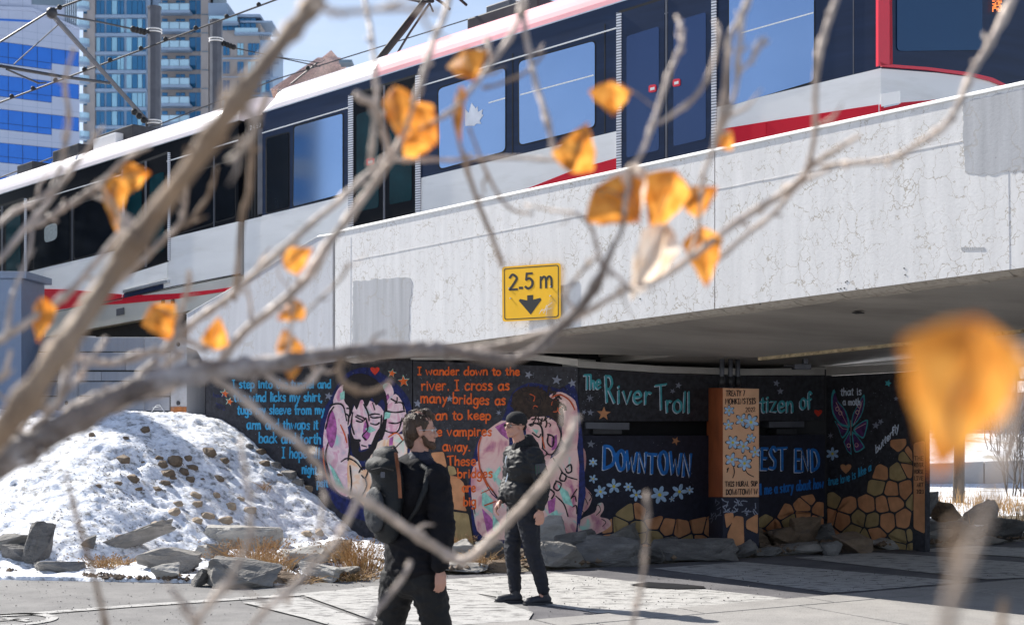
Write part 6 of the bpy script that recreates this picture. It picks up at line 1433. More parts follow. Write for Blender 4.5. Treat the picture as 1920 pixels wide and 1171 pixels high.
BL = [
 (15, 1038, 85, 42, 0, 0, 'grey boulder cut by the left edge of the photo, lying flat on snow'), (38, 1052, 78, 34, 0, 1, 'low dark boulder beneath the upright slab at the far left'),
 (72, 1056, 46, 84, 14, 1, 'dark slab standing upright on end in the snow, far left'), (107, 1074, 88, 24, 3, 0, 'flat snow-crusted rock just right of the upright slab'),
 (163, 1026, 26, 26, 10, 1, 'small dark pointed rock alone in the snow behind the plank-like slab'), (250, 1045, 140, 30, -20, 0, 'long plank-like slab tilted up to the right on the snow'),
 (312, 1074, 124, 52, 0, 0, 'broad grey boulder with layered top below the tilted slab'), (314, 1086, 52, 30, -8, 2, 'small tan wedge rock against the broad layered boulder'),
 (376, 1101, 44, 28, -35, 1, 'dark wedge rock leaning on the big boulder at the path edge'), (450, 1104, 134, 62, 4, 0, 'big rough grey boulder at the path edge left of the dry grass'),
 (462, 1032, 150, 48, 3, 2, 'large flat pale boulder with a brown front at the foot of the snow'), (386, 1048, 36, 28, 0, 2, 'small tan rock left of the small dark angular one'),
 (408, 1046, 42, 32, 10, 1, 'small dark angular rock between two large boulders'), (632, 1052, 56, 46, 4, 3, 'brown-grey block left of the backpack walker'),
 (576, 1064, 86, 40, -5, 2, 'smooth whitish boulder right of the dry grass tuft'), (597, 1088, 92, 30, 6, 2, 'flat pale rock at the path edge left of the backpack walker'),
 (648, 1090, 50, 30, -10, 0, 'grey rock dusted with snow beside the backpack walker'), (528, 1092, 46, 22, 0, 3, 'low brown rock at the path edge right of the big rough boulder'),
 (400, 1076, 44, 20, 0, 1, 'flat dark rock under the small angular one'), (215, 1024, 70, 22, -6, 3, 'buried brown rock behind the tilted slab'),
 (868, 1052, 56, 48, -14, 2, 'pale wedge of rock between the two walkers'), (850, 1070, 130, 18, 2, 2, 'long flat slab on the ground between the two walkers'), (925, 1052, 66, 44, 8, 1, 'dark rock right behind the legs of the walking man'),
 (938, 1072, 54, 24, 0, 3, 'rusty brown rock behind the shins of the walking man'), (1030, 1040, 68, 56, -22, 2, 'pale slab tipped up against the mural right of the walking man'), (1052, 1066, 124, 40, 8, 0, 'sunlit grey slab right of the walking man at the path edge'),
 (1080, 1046, 80, 38, -10, 1, 'dark slab wedged right of the tipped pale one'), (1140, 1062, 120, 48, 6, 1, 'wide dark boulder below the painted fingers'), (1158, 1032, 96, 44, -4, 0, 'big grey boulder against the left foot of the DOWNTOWN panel'),
 (1216, 1052, 60, 26, 0, 1, 'squat dark rock left of the long flat slab'), (1282, 1018, 98, 32, 5, 3, 'reddish peaked rock under the DOWNTOWN panel'), (1302, 1048, 168, 32, 1, 1, 'long flat dark slab in front of the orange pillar'),
 (1338, 1020, 62, 24, 0, 3, 'brown rock at the left foot of the orange pillar'), (1406, 1026, 86, 36, 6, 3, 'brown flat-topped rock before the right foot of the orange pillar'), (1398, 1044, 42, 24, -20, 1, 'small grey wedge below the flat-topped brown rock'),
 (1438, 1044, 56, 18, 0, 1, 'low dark rock right of the small grey wedge'), (1508, 1040, 94, 20, -6, 0, 'long low grey slab at the path edge below WEST END'), (1512, 1022, 66, 48, -16, 3, 'brown angular rock under the END lettering'),
 (1580, 1010, 58, 56, -38, 1, 'dark block standing on its corner at the joint of the panels'), (1600, 1040, 76, 38, 4, 3, 'brown blocky rock in front of the cornered one'), (1632, 1012, 80, 34, 0, 3, 'dark brown boulder below the painted stones'),
 (1672, 1000, 36, 32, 0, 3, 'small square brown rock below the painted stones'), (1718, 1016, 116, 30, -4, 1, 'wide dark table-like slab below the end of the wall'), (1686, 1030, 92, 18, 2, 2, 'thin pale slab at the path edge below the moth panel'),
 (1738, 980, 66, 48, -12, 1, 'large dark boulder at the right end of the mural wall'), (1778, 984, 46, 38, 30, 3, 'brown slab leaning right of the mural wall end'), (1756, 1024, 66, 30, 0, 0, 'grey blocky rock under the big blurred leaf'),
 (1844, 984, 56, 44, 0, 1, 'square dark block by the snowy ground at right'), (1888, 1012, 60, 36, 6, 1, 'rounded dark boulder nearest the right edge'), (1860, 1022, 54, 14, 0, 0, 'thin grey slab between the two rightmost boulders'), (1822, 1012, 40, 26, -10, 3, 'small brown rock left of the rightmost boulders'),
]
for i, (px, py, w_, h_, tl_, mt, lab) in enumerate(BL):
    p, s_ = bank_hit(px, py-2)
    if px > 1000: h_ *= 1.22; py += 3
    o = rock_mesh('boulder', p+Vector((0, w_/s_*.18, -.01)), (w_/s_*1.08, w_/s_*.6 if w_ > 60 else w_/s_*.85, h_/s_*1.0), R(random.uniform(-25, 25)), R(tl_), 11+i, slate[mt])
    tag(o, lab, 'rock', 'quarried rocks lining the path')
BACK = [(1102, 1030, 60, 40, 'dark block piled behind the wide boulder under the painted fingers'), (1198, 1024, 50, 34, 'small dark block behind the big grey boulder'), (1250, 1030, 44, 26, 'dark stone wedged left of the reddish peaked rock'), (1362, 1018, 50, 22, 'flat dark stone right at the foot of the pillar'), (1470, 1022, 64, 34, 'dark stone behind the long low grey slab'), (1548, 1018, 50, 40, 'dark stone left of the block standing on its corner'), (1560, 1042, 44, 26, 'small stone at the path edge before the cornered block'), (1652, 1016, 60, 34, 'dark stone behind the thin pale slab'), (1700, 988, 50, 30, 'dark stone behind the table-like slab'), (1790, 1008, 60, 34, 'dark stone between the wall end and the right boulders')]
for i, (px, py, w_, h_, lab) in enumerate(BACK):
    p, s_ = bank_hit(px, py); o = rock_mesh('boulder', p+Vector((0, w_/s_*.2, -.01)), (w_/s_*1.1, w_/s_*.8, h_/s_*1.1), R(random.uniform(-40, 40)), R(random.uniform(-14, 14)), 90+i, slate[(1, 3, 1)[i % 3]])
    tag(o, lab, 'rock', 'quarried rocks lining the path')
# cobbles melted out of the snow
CB = [(475, 178, 40), (752, 150, 60), (655, 195, 35), (635, 300, 85), (825, 298, 40), (905, 310, 95), (975, 298, 50), (1090, 265, 80), (1165, 310, 50), (840, 328, 65), (740, 322, 28), (995, 345, 55), (870, 375, 72), (897, 400, 38), (950, 363, 65), (988, 405, 60), (1052, 410, 28), (1138, 402, 55), (685, 398, 75), (608, 430, 45), (860, 430, 58), (817, 457, 50), (715, 463, 50), (510, 443, 35), (1017, 490, 55), (1122, 488, 48), (1252, 510, 38), (925, 535, 50), (1027, 535, 65), (1203, 545, 68), (902, 575, 72), (1078, 600, 68), (1022, 620, 65), (1170, 622, 70), (1298, 568, 65), (803, 643, 60), (1300, 238, 50), (1355, 265, 62), (1375, 325, 60), (1435, 332, 60), (1497, 380, 75), (1455, 388, 35), (1600, 690, 58), (1660, 680, 62), (1550, 420, 60), (1610, 455, 60)]
cbm_ = [pm('cobble_lit_tan', (.36, .28, .20, 1), .85, .2, 9, .3, 40), pm('cobble_brown', (.17, .125, .085, 1), .85, .25, 9, .3, 40), pm('cobble_grey', (.20, .185, .17, 1), .85, .25, 9, .3, 40)]
ordw = ['leftmost', 'second', 'third', 'fourth', 'fifth', 'sixth', 'seventh', 'eighth', 'ninth', 'tenth', 'eleventh', 'twelfth']
bands = [(0, 240, 'top row of the bank'), (240, 316, 'high row under the top cobbles'), (316, 372, 'upper middle row of the bank'), (372, 420, 'middle row of the bank'), (420, 480, 'row just below the bank middle'), (480, 560, 'lower middle row of the bank'), (560, 640, 'second lowest row of the bank'), (640, 800, 'bottom row at the bank foot')]
for y0, y1, bn in bands:
    row = sorted([c_ for c_ in CB if y0 <= c_[1] < y1])
    for k, (x, y, w_) in enumerate(row):
        px, py = x/2.781, 750+y/2.781+w_*.11; p, s_ = bank_hit(px, py); wm = w_/2.781/s_*1.0
        q = 1 if y < 470 else 0  # lower rows take the lighter tan, standing in for sun on them
        if px > 455 and y < 470: q = 2 if k % 2 else 1
        o = rock_mesh('cobble', p+Vector((0, wm*.3, -wm*.14)), (wm*1.15, wm*.85, wm*.72), R(random.uniform(0, 180)), R(random.uniform(-15, 15)), 200+k*7+int(x), cbm_[q], npt=26, rough=.03, box=.12)
        for f_ in o.data.polygons: f_.use_smooth = True
        tag(o, '%s cobble, %s%s in the %s' % (('tan', 'brown', 'grey')[q], ordw[k], '' if k == 0 else ' from left', bn), 'cobble', 'rounded cobbles melting out of the snow')
# small rubble and gravel
def rubble(nm, fn, n, smin_, smax_, mats, lab):
    b = MB(); rr = random.Random(hash(nm) % 999 if False else n)
    for i in range(n):
        c_ = fn(rr)
        if c_ is None: continue
        r_ = rr.uniform(smin_, smax_); k = len(b.v); pts = [Vector((rr.uniform(-1, 1), rr.uniform(-1, 1), rr.uniform(-.6, .7))) for _ in range(2)]
        ax = [Vector((1, 0, 0)), Vector((0, 1, 0)), Vector((-1, 0, 0)), Vector((0, -1, 0)), Vector((0, 0, .8)), Vector((0, 0, -.6))]
        a = rr.uniform(0, 3); b.v += [Vector(c_)+(Matrix.Rotation(a, 3, 'Z') @ (v*r_*rr.uniform(.6, 1.2))) for v in ax]
        for f_ in ((0, 1, 4), (1, 2, 4), (2, 3, 4), (3, 0, 4), (1, 0, 5), (2, 1, 5), (3, 2, 5), (0, 3, 5)): b.f.append([k+q for q in f_])
    o = b.build(nm, mats); tag(o, lab, 'gravel', kind='stuff'); return o
def f1(rr):
    X = rr.uniform(-1.4, 7.4); t = rr.random()**1.5*1.6; return (X, edge_y(X)+t+.02, .05+rr.random()*.03)
rubble('rubble', f1, 900, .02, .07, slate[3], 'broken brown rubble between the rocks below the murals')
def f2(rr):
    X = rr.uniform(-6, -1.2); t = rr.random()**2*1.4; Y = edge_y(X)+t; return (X, Y, bank(X, Y)) if noise.noise(Vector((X*1.3, Y*1.5, 9))) > .05 or X > -3.2 else None
rubble('rubble', f2, 1400, .01, .045, slate[3], 'loose stones and clods at the foot of the snow bank')
def f3(rr):
    X = rr.uniform(-5.2, 5.5); Y = rr.uniform(10.5, 16.2); return (X, Y, .012) if Y < edge_y(X) else None
rubble('gravel', f3, 1600, .003, .011, slate[1], 'scattered gravel grains on the path')
# grit and dead stems poking out of the bank snow
def f4(rr):
    X = rr.uniform(-7, -1.4); t = rr.random()*5.5+.2; Y = edge_y(X)+t
    return (X, Y, bank(X, Y)) if noise.noise(Vector((X*.9, Y*1.1, 4))) > .12 else None
rubble('bank_grit', f4, 5000, .004, .016, M['soil'], 'dark grit freckling the melting snow of the bank')
# ============================================================ dry grass
straw = pm('dry_straw', (.42, .26, .11, 1), .8, .3, 20); straw2 = pm('dry_seedheads', (.36, .23, .13, 1), .9, .3, 20)
def tuft(px, py, wpx, hpx, n, lab, seeds=True, s_=None, z=None):
    p, s0 = bank_hit(px, py); rr = random.Random(int(px)); t_ = thing('dry_grass_tuft', lab, 'dry grass', p, 'dry grass between the rocks'); b, c_ = MB(), MB()
    for i in range(n):
        x, y = rr.gauss(0, .32)*wpx/s0, rr.gauss(0, .25)*wpx/s0; h_ = hpx/s0*rr.uniform(.45, 1.05); lean = Vector((x*.8+rr.uniform(-.12, .12), y*.5+rr.uniform(-.1, .1), 0))
        a = p+Vector((x, y, -.02)); m_ = a+lean*.4+Vector((0, 0, h_*.6)); e2 = a+lean*1.3+Vector((0, 0, h_)); 
        b.tube([a, m_, e2], [.0035, .003, .0012], 3, cap=False)
        if seeds and i % 3 == 0:
            for k in range(3): c_.ball(e2+Vector((rr.uniform(-.03, .03), rr.uniform(-.03, .03), rr.uniform(-.05, .01))), .009, 5, 4)
    b.build('blades', straw, t_)['kind'] = 'stuff'
    if seeds: c_.build('seed_heads', straw2, t_)['kind'] = 'stuff'
tuft(478, 1068, 62, 62, 340, 'golden dry grass tuft between the big rough boulder and the pale one'); tuft(512, 1075, 40, 48, 160, 'smaller dry tuft right of the golden one')
tuft(676, 1070, 52, 66, 240, 'bushy dry weeds just left of the backpack walker'); tuft(655, 1088, 46, 26, 140, 'low dry tuft at the path edge by the backpack walker')
tuft(858, 1040, 30, 42, 90, 'thin dry weeds between the walkers behind the pale wedge'); tuft(905, 1064, 50, 36, 80, 'sparse dry stems in front of the pink figure'); tuft(196, 1062, 34, 26, 90, 'flattened dry grass clump in the snow at left')
tuft(232, 1058, 22, 18, 50, 'tiny dry clump right of the flattened one'); tuft(498, 919, 14, 22, 30, 'lone dry sprig high on the snow bank', False); tuft(560, 1092, 44, 18, 70, 'low straw at the path edge near the pale rocks', False)
# ============================================================ far side beyond the bridge (right)
fw_ = pm('far_concrete', (.36, .35, .35, 1), .85, .12, .6, .2, 20, dirt=(.22, .2, .18, 1), dscale=.6)
b = MB(); idx = {}; 
for i in range(41):
    for j in range(25):
        X = 4+i*1.0; Y = 21+j*1.2; t = max(0, Y-33)
        z = .02+.05*noise.noise(Vector((X*.5, Y*.5, 0)))+.17*t+.25*noise.noise(Vector((X*.2, Y*.2, 5)))*min(1, t*.4); b.v.append(Vector((X, Y, z))); idx[i, j] = len(b.v)-1
for i in range(40):
    for j in range(24): b.f.append([idx[i, j], idx[i+1, j], idx[i+1, j+1], idx[i, j+1]])
tag(b.build('far_snow_field', M['farsnow'], smooth=True), kind='structure')
fwall = thing('ramp_wall', 'long pale concrete ramp wall beyond the bridge at the right edge', 'wall', (16, 40, 0))
for z0, z1, y0 in ((1.0, 2.2, 40), (-.2, .62, 33.5)):
    for k in range(7):
        b = MB(); x0 = 8+k*3.0; b.prism([(x0, y0, z0+.05*k), (x0+2.97, y0, z0+.05*k+.05), (x0+2.97, y0, z1+.12*k), (x0, y0, z1+.12*k-.12)], (0, .4, 0)); b.build('wall_panel', fw_, fwall)
rl = thing('railing', 'dark steel railing on the far embankment at the right edge', 'railing', (16, 44, 2.5))
for k in range(34):
    x0 = 10+k*.36; b = MB(); b.tube([(x0, 44, 2.3), (x0, 44, 3.45)], .03, 5); b.build('baluster', M['dsteel'], rl)
for z in (3.45, 2.75): b = MB(); b.tube([(10, 44, z), (22, 44, z)], .035, 5); b.build('handrail', M['dsteel'], rl)
bark = pm('grey_bark', (.13, .11, .095, 1), .9, .3, 12, .8, 30, stretch=(1, 1, .3))
def grow(b, p, d, L_, r_, lvl, rr, spread=.55):
    q = [p]; dd = Vector(d); n = 4
    for k in range(n):
        dd = (dd+Vector((rr.uniform(-.15, .15), rr.uniform(-.15, .15), rr.uniform(-.05, .12)))).normalized(); q.append(q[-1]+dd*L_/n)
    b.tube(q, [r_*(1-.12*k) for k in range(n+1)], 6 if lvl > 1 else 4, cap=False)
    if lvl <= 0: return
    for k in range(rr.choice((3, 4))):
        i = rr.choice((2, 3, 4)); a = rr.uniform(0, 6.28); sp = rr.uniform(.35, 1)*spread
        nd = (dd+Vector((math.cos(a)*sp, math.sin(a)*sp, rr.uniform(-.1, .35)))).normalized(); grow(b, q[i], nd, L_*rr.uniform(.55, .78), r_*.58, lvl-1, rr, spread)
def bare_tree(nm, loc, h_, r_, lab, seed, lvl=4, grp=None):
    t_ = thing(nm, lab, 'tree', loc, grp); rr = random.Random(seed); b = MB(); p = Vector(loc); b.tube([p-Vector((0, 0, .1)), p+Vector((.03, 0, h_*.2)), p+Vector((0, .05, h_*.42))], [r_*1.25, r_, r_*.85], 10); b.build('trunk', bark, t_, smooth=True)
    b = MB(); top = p+Vector((0, .05, h_*.4))
    for k in range(4):
        a = k*1.6+rr.random(); grow(b, top-Vector((0, 0, h_*.05*k)), Vector((math.cos(a)*.5, math.sin(a)*.5, .9)).normalized(), h_*.3, r_*.6, lvl, rr)
    b.build('crown', bark, t_)['kind'] = 'stuff'; return t_
q = at(1797, 950, 96); bare_tree('bare_tree', (q.x, q.y, 0), 9, .095, 'dark tree trunk standing on the snow beyond the bridge end', 4, 3)
for i, (px, py, s_, h_) in enumerate(((1872, 905, 74, 3.6), (1905, 945, 90, 2.4), (1888, 900, 70, 3.0), (1850, 880, 64, 4.2))):
    q = at(px, py, s_); t_ = thing('bare_shrub', ('tall twiggy bare shrub right of the dark trunk', 'bare shrub at the right edge just behind the last boulder', 'thin bare shrub before the ramp wall', 'farthest bare bush behind the ramp wall')[i], 'shrub', (q.x, q.y, q.z-.2), 'bare shrubs beyond the bridge'); rr = random.Random(i+30); b = MB()
    for k in range(5): grow(b, Vector((q.x+rr.uniform(-.1, .1), q.y, q.z-.2)), Vector((rr.uniform(-.35, .35), rr.uniform(-.3, .3), 1)).normalized(), h_*.4, .022, 3, rr, .4)
    b.build('stems', bark, t_)['kind'] = 'stuff'
for i, (px, py) in enumerate(((1880, 968), (1915, 985), (1845, 950), (1770, 945), (1905, 955))):
    q = at(px, py, (py-HZ)/1.8); t_ = thing('dry_grass_tuft', ('dry grass left of the right edge behind the last boulders', 'dry grass at the right edge over the last boulder', 'pale reeds right of the dark trunk', 'dry reeds by the end of the mural wall', 'dry grass farther back at the right edge')[i], 'dry grass', q, 'dry grass beyond the bridge'); rr = random.Random(i+60); b = MB()
    for k in range(140):
        a = q+Vector((rr.gauss(0, .5), rr.gauss(0, .4), 0)); b.tube([a, a+Vector((rr.uniform(-.08, .08), 0, rr.uniform(.1, .38)))], [.006, .002], 3, cap=False)
    b.build('blades', straw, t_)['kind'] = 'stuff'
# farther tree belt and houses' hedge seen as one mass through the gap
b = MB(); rr = random.Random(77)
for k in range(26): grow(b, Vector((14+k*.9+rr.uniform(-.3, .3), 56+rr.uniform(-4, 4), 1)), Vector((rr.uniform(-.2, .2), 0, 1)).normalized(), 3.0, .07, 3, rr, .5)
tag(b.build('tree_belt', bark), 'belt of bare trees far beyond the bridge', 'trees', kind='stuff')
# spruces added out of view on the left to cast shade on the snow
tipm = pm('spruce_needles', (.03, .05, .028, 1), .8, .3, 6)
P2_ = bank_hit(440, 925)[0]
for bx_, by_, top_, lab_ in ((-.2, -.3, 12.1, 'tallest spruce added out of view so its tip shades the snow bank'), (-1.4, -1.75, 11.1, 'middle of three spruces added out of view to shade the snow'), (-2.9, -3.6, 10.6, 'spruce added out of view for shade, nearest the path')):
    q0 = P2_+Vector((SUN_H.x, SUN_H.y, 0)).normalized()*((12.0-P2_.z)/math.tan(R(SUN_EL)))+Vector((bx_, by_, 0))
    spr = thing('added_spruce', lab_, 'tree', (q0.x, q0.y, 1.4), 'spruces added out of view for shade')
    b = MB(); b.tube([(q0.x, q0.y, -.1), (q0.x, q0.y, top_)], [.18, .03], 8); b.build('trunk', bark, spr)
    b = MB(); rr = random.Random(8+int(top_*10))
    for i in range(6500):
        h_ = rr.random()**1.25; z = 2.0+h_*(top_-2.1); rmax = 2.9*(1-h_)+.15; a = rr.uniform(0, 6.283); r0 = rmax*rr.uniform(.15, 1)
        c_ = Vector((q0.x+math.cos(a)*r0, q0.y+math.sin(a)*r0, z-r0*.3)); d_ = Vector((math.cos(a), math.sin(a), -.35)).normalized()*rr.uniform(.2, .42); s2 = Vector((-math.sin(a), math.cos(a), rr.uniform(-.4, .4)))*rr.uniform(.06, .13)
        b.poly([c_-s2, c_+d_, c_+s2])
    b.build('crown', tipm, spr, recalc=False)['kind'] = 'stuff'
# ============================================================ foreground poplar
twig = pm('poplar_bark', (.62, .50, .41, 1), .5, .35, 22, .8, 60, dirt=(.17, .125, .10, 1), dscale=14, damt=.7); twigd = pm('poplar_dark_bark', (.22, .175, .15, 1), .7, .35, 16, .7, 60, dirt=(.60, .57, .57, 1), dscale=9, damt=.9); twigb = pm('poplar_brown_bark', (.36, .25, .165, 1), .7, .3, 12, .7, 50, dirt=(.16, .11, .08, 1), dscale=9, damt=.7)
def sfield(x, y, base): return base*(1+.13*noise.noise(Vector((x/420, y/420, 1.7))))
ALLB = []
def branch(name, pts, base, mat, par, tip=False):
    sp = []
    P3 = [(x, y, r_) for x, y, r_ in pts]
    q = [P3[0]]+P3+[P3[-1]]
    for i in range(1, len(q)-2):
        for t in (0, .25, .5, .75):
            sp.append(tuple(.5*(2*q[i][j]+(q[i+1][j]-q[i-1][j])*t+(2*q[i-1][j]-5*q[i][j]+4*q[i+1][j]-q[i+2][j])*t*t+(3*q[i][j]-q[i-1][j]-3*q[i+1][j]+q[i+2][j])*t**3) for j in (0, 1, 2)))
    sp.append(P3[-1])
    v, rd = [], []
    for k, (x, y, r_) in enumerate(sp):
        s_ = sfield(x, y, base); v.append(at(x+random.uniform(-.8, .8), y+random.uniform(-.8, .8), s_)); kn = 1.0+.36*(random.random() < .17)+random.uniform(-.06, .06); rd.append(max(.0011, (r_*.74 if r_ < 13 else r_*.84)*kn/s_)); ALLB.append((x, y, base, v[-1]))
    b = MB(); b.tube(v, rd, 9)
    for k in range(2, len(v)-1):
        if random.random() < .2 and rd[k] > .0014:
            t_ = (v[k]-v[k-1]).normalized(); sd2 = t_.cross(Vector((random.uniform(-1, 1), random.uniform(-1, 1), random.uniform(-1, 1)))).normalized(); L_ = random.uniform(.004, .011) if random.random() < .75 else random.uniform(.02, .05); r0 = min(rd[k]*.7, .0028)
            b.tube([v[k]+sd2*rd[k]*.5, v[k]+sd2*(rd[k]+L_*.5)+t_*L_*.4, v[k]+sd2*(rd[k]+L_*.8)+t_*L_*1.1], [r0, r0*.9, r0*.35], 6)
    b.ball(v[-1], rd[-1]*1.05, 8, 6); b.ball(v[0], rd[0], 8, 6); return b.build(name, mat, par, smooth=True)
pop = thing('poplar_sapling', 'leafless poplar with pale twigs and a few orange leaves in the foreground', 'tree', (-1.05, 2.1, 0))
b = MB(); b.tube([(-1.12, 2.15, -.05), (-1.06, 2.12, .8), (-.98, 2.1, 1.45), (-1.02, 2.1, 2.2), (-1.0, 2.2, 3.0)], [.05, .042, .036, .028, .02], 12); b.build('trunk', twigd, pop, smooth=True)
b = MB(); b.tube([(-1.0, 2.1, 1.4), at(-60, 910, sfield(-60, 910, 1300))], [.036, .031], 12); b.build('branch', twigd, pop, smooth=True)
def br_(pts, base=1300, mat=None, par=None): return branch('branch', pts, base, mat or twig, par or pop)
br_([(-60, 910, 34), (0, 868, 33), (100, 810, 30), (200, 755, 28), (300, 715, 27), (400, 693, 22), (480, 688, 20), (560, 674, 17), (650, 660, 16), (720, 657, 16), (800, 654, 15), (870, 660, 14), (950, 674, 13), (1005, 655, 13), (1040, 622, 13), (1080, 587, 13), (1114, 540, 12), (1134, 499, 10), (1151, 458, 8), (1167, 425, 6), (1172, 360, 4)], mat=twigd)
br_([(870, 656, 9), (950, 642, 6), (1052, 611, 6), (1114, 577, 7), (1175, 543, 7), (1230, 526, 7), (1291, 485, 8), (1343, 444, 9), (1400, 405, 9), (1448, 375, 9), (1490, 345, 8), (1530, 305, 7), (1574, 278, 6), (1610, 255, 4)])
br_([(1540, 312, 6), (1574, 307, 7), (1625, 304, 7), (1676, 297, 8), (1727, 266, 8), (1768, 239, 9), (1796, 198, 9), (1823, 137, 9), (1857, 79, 9), (1898, 0, 10), (1930, -60, 10)], mat=twig)
br_([(1330, 500, 8), (1400, 440, 7), (1450, 400, 6), (1500, 345, 6), (1560, 315, 4)])
br_([(1505, 335, 5), (1520, 290, 6), (1529, 239, 7), (1529, 171, 7), (1536, 102, 8), (1550, 51, 8), (1575, -20, 8)])
br_([(1167, 425, 5), (1180, 340, 5), (1195, 300, 6), (1208, 276, 6), (1223, 234, 6), (1242, 177, 6), (1257, 130, 6), (1273, 96, 6), (1281, 65, 5), (1268, 31, 4)])
br_([(1225, 235, 4), (1275, 206, 6), (1309, 174, 6), (1335, 125, 6), (1348, 65, 5), (1342, 40, 4)])
br_([(1291, 485, 5), (1310, 420, 5), (1318, 330, 6), (1335, 286, 6), (1356, 195, 7), (1367, 78, 8), (1393, 26, 8), (1412, -30, 8)])
br_([(1335, 286, 5), (1350, 250, 6), (1367, 208, 6), (1380, 161, 6), (1387, 78, 7), (1393, 26, 7)])
br_([(1385, 135, 3), (1393, 130, 4), (1419, 99, 5), (1434, 70, 4)])
br_([(1134, 519, 5), (1124, 485, 5), (1110, 430, 5), (1080, 400, 4), (1040, 395, 4), (985, 385, 3)])
br_([(1134, 500, 5), (1160, 520, 4), (1185, 545, 5)]); br_([(1100, 590, 6), (1060, 560, 5), (1080, 520, 5), (1120, 480, 5)])
br_([(400, 700, 13), (450, 629, 11), (518, 574, 11), (575, 522, 11), (610, 465, 11), (640, 425, 10), (700, 345, 10), (740, 285, 9), (771, 203, 8), (786, 169, 8), (800, 120, 8), (815, 73, 8), (833, 31, 8), (846, -20, 8)], mat=twig)
br_([(302, 662, 9), (333, 628, 9), (365, 602, 9), (417, 566, 9), (456, 532, 9), (500, 493, 9), (536, 462, 9), (585, 418, 9), (632, 380, 8), (690, 325, 7), (740, 280, 6)])
br_([(780, 305, 4), (733, 306, 5), (680, 350, 5), (650, 400, 5)]) if False else None
br_([(740, 300, 5), (850, 300, 5), (960, 296, 5), (1060, 302, 4)])
br_([(729, 285, 7), (720, 250, 7), (713, 224, 8), (698, 193, 9), (669, 180, 8)]); br_([(693, 310, 6), (703, 234, 7), (706, 169, 6), (698, 78, 6), (680, -20, 6)])
br_([(790, 240, 5), (850, 205, 6), (890, 160, 6), (924, 115, 7), (963, 60, 7), (976, 8, 6), (980, -30, 6)]); br_([(924, 115, 7), (914, 78, 7)])
br_([(1050, 300, 6), (1038, 273, 6), (1023, 216, 7), (1002, 146, 7), (984, 52, 7), (975, -10, 7)]); br_([(905, 165, 4), (948, 154, 4), (990, 132, 4), (1020, 100, 4)], mat=twigb)
br_([(850, 215, 5), (870, 300, 5), (900, 390, 6), (925, 450, 6), (942, 500, 5)], mat=twigb); br_([(880, 240, 3), (915, 330, 4), (955, 390, 4), (1000, 400, 3)], mat=twigb)
br_([(-40, 520, 7), (0, 486, 7), (44, 432, 8), (78, 393, 7), (115, 346, 7), (141, 309, 6), (161, 286, 6), (180, 257, 5), (193, 239, 4)]); br_([(-40, 450, 6), (0, 419, 6), (23, 398, 7), (52, 385, 6), (86, 367, 6), (104, 341, 6), (115, 299, 5), (125, 265, 5), (130, 216, 6), (122, 160, 5), (137, 92, 4)])
br_([(44, 432, 6), (68, 421, 7), (96, 406, 8), (117, 390, 8), (146, 374, 8), (182, 348, 8), (208, 325, 7), (234, 299, 6), (281, 275, 4)]); br_([(150, 560, 6), (193, 535, 6), (229, 524, 7), (255, 500, 7), (276, 481, 7), (312, 445, 7), (336, 421, 6), (346, 387, 5), (350, 351, 4)])
br_([(340, 425, 5), (357, 413, 6), (378, 387, 5), (396, 356, 4), (406, 315, 4)], mat=twigb); br_([(440, 560, 6), (453, 413, 7), (466, 367, 8), (471, 312, 8), (476, 252, 7), (500, 180, 7)], mat=twigb)
br_([(-40, 655, 10), (0, 636, 10), (42, 610, 10), (99, 571, 10), (135, 542, 9), (167, 506, 8), (230, 430, 8)]); br_([(10, 640, 4), (15, 605, 5), (23, 553, 5), (36, 522, 5), (52, 480, 4), (60, 434, 4)])
br_([(60, 800, 8), (86, 780, 8), (112, 748, 9), (125, 700, 9), (140, 650, 9), (165, 600, 8), (195, 560, 8), (200, 520, 6)]); br_([(88, 766, 5), (135, 722, 5), (153, 701, 6), (175, 665, 5), (198, 636, 5)])
br_([(104, 662, 5), (146, 675, 7), (208, 680, 8), (273, 662, 9), (330, 657, 4), (390, 657, 3)]); br_([(215, 770, 10), (245, 750, 12), (294, 738, 12), (338, 714, 12), (375, 693, 10)]); br_([(250, 740, 9), (260, 709, 10), (292, 675, 9)]); br_([(280, 715, 9), (289, 701, 9), (336, 665, 9)])
br_([(110, 790, 10), (140, 761, 12), (193, 740, 12), (240, 725, 11)]); br_([(325, 650, 6), (331, 626, 6), (340, 579, 6), (352, 540, 6), (354, 508, 5)]); br_([(335, 625, 7), (345, 637, 8), (385, 650, 7)])
br_([(490, 690, 6), (495, 698, 8), (523, 719, 9), (559, 727, 9), (585, 711, 8), (602, 688, 7)]); br_([(640, 665, 7), (636, 678, 9), (638, 706, 9), (656, 727, 8), (695, 734, 6), (733, 714, 5)], mat=twigb)
br_([(400, 705, 9), (451, 742, 10), (515, 798, 9), (554, 824, 9), (590, 862, 8), (630, 910, 8), (690, 940, 11), (760, 988, 12), (815, 1025, 12), (860, 1050, 12), (890, 1040, 11), (930, 1000, 11), (980, 950, 12), (1030, 890, 12), (1065, 830, 11), (1080, 780, 7)])
br_([(0, 880, 5), (60, 830, 5), (110, 790, 5)]) ; br_([(-30, 730, 6), (0, 710, 7), (12, 690, 6), (20, 660, 5)]); br_([(-20, 880, 8), (5, 850, 7), (20, 800, 6), (30, 770, 6)])
br_([(540, 680, 4), (545, 620, 4), (548, 560, 4), (560, 520, 3)]); br_([(450, 640, 5), (470, 600, 4), (465, 540, 4)]); br_([(560, 600, 4), (600, 560, 4), (640, 520, 4), (655, 490, 3)])
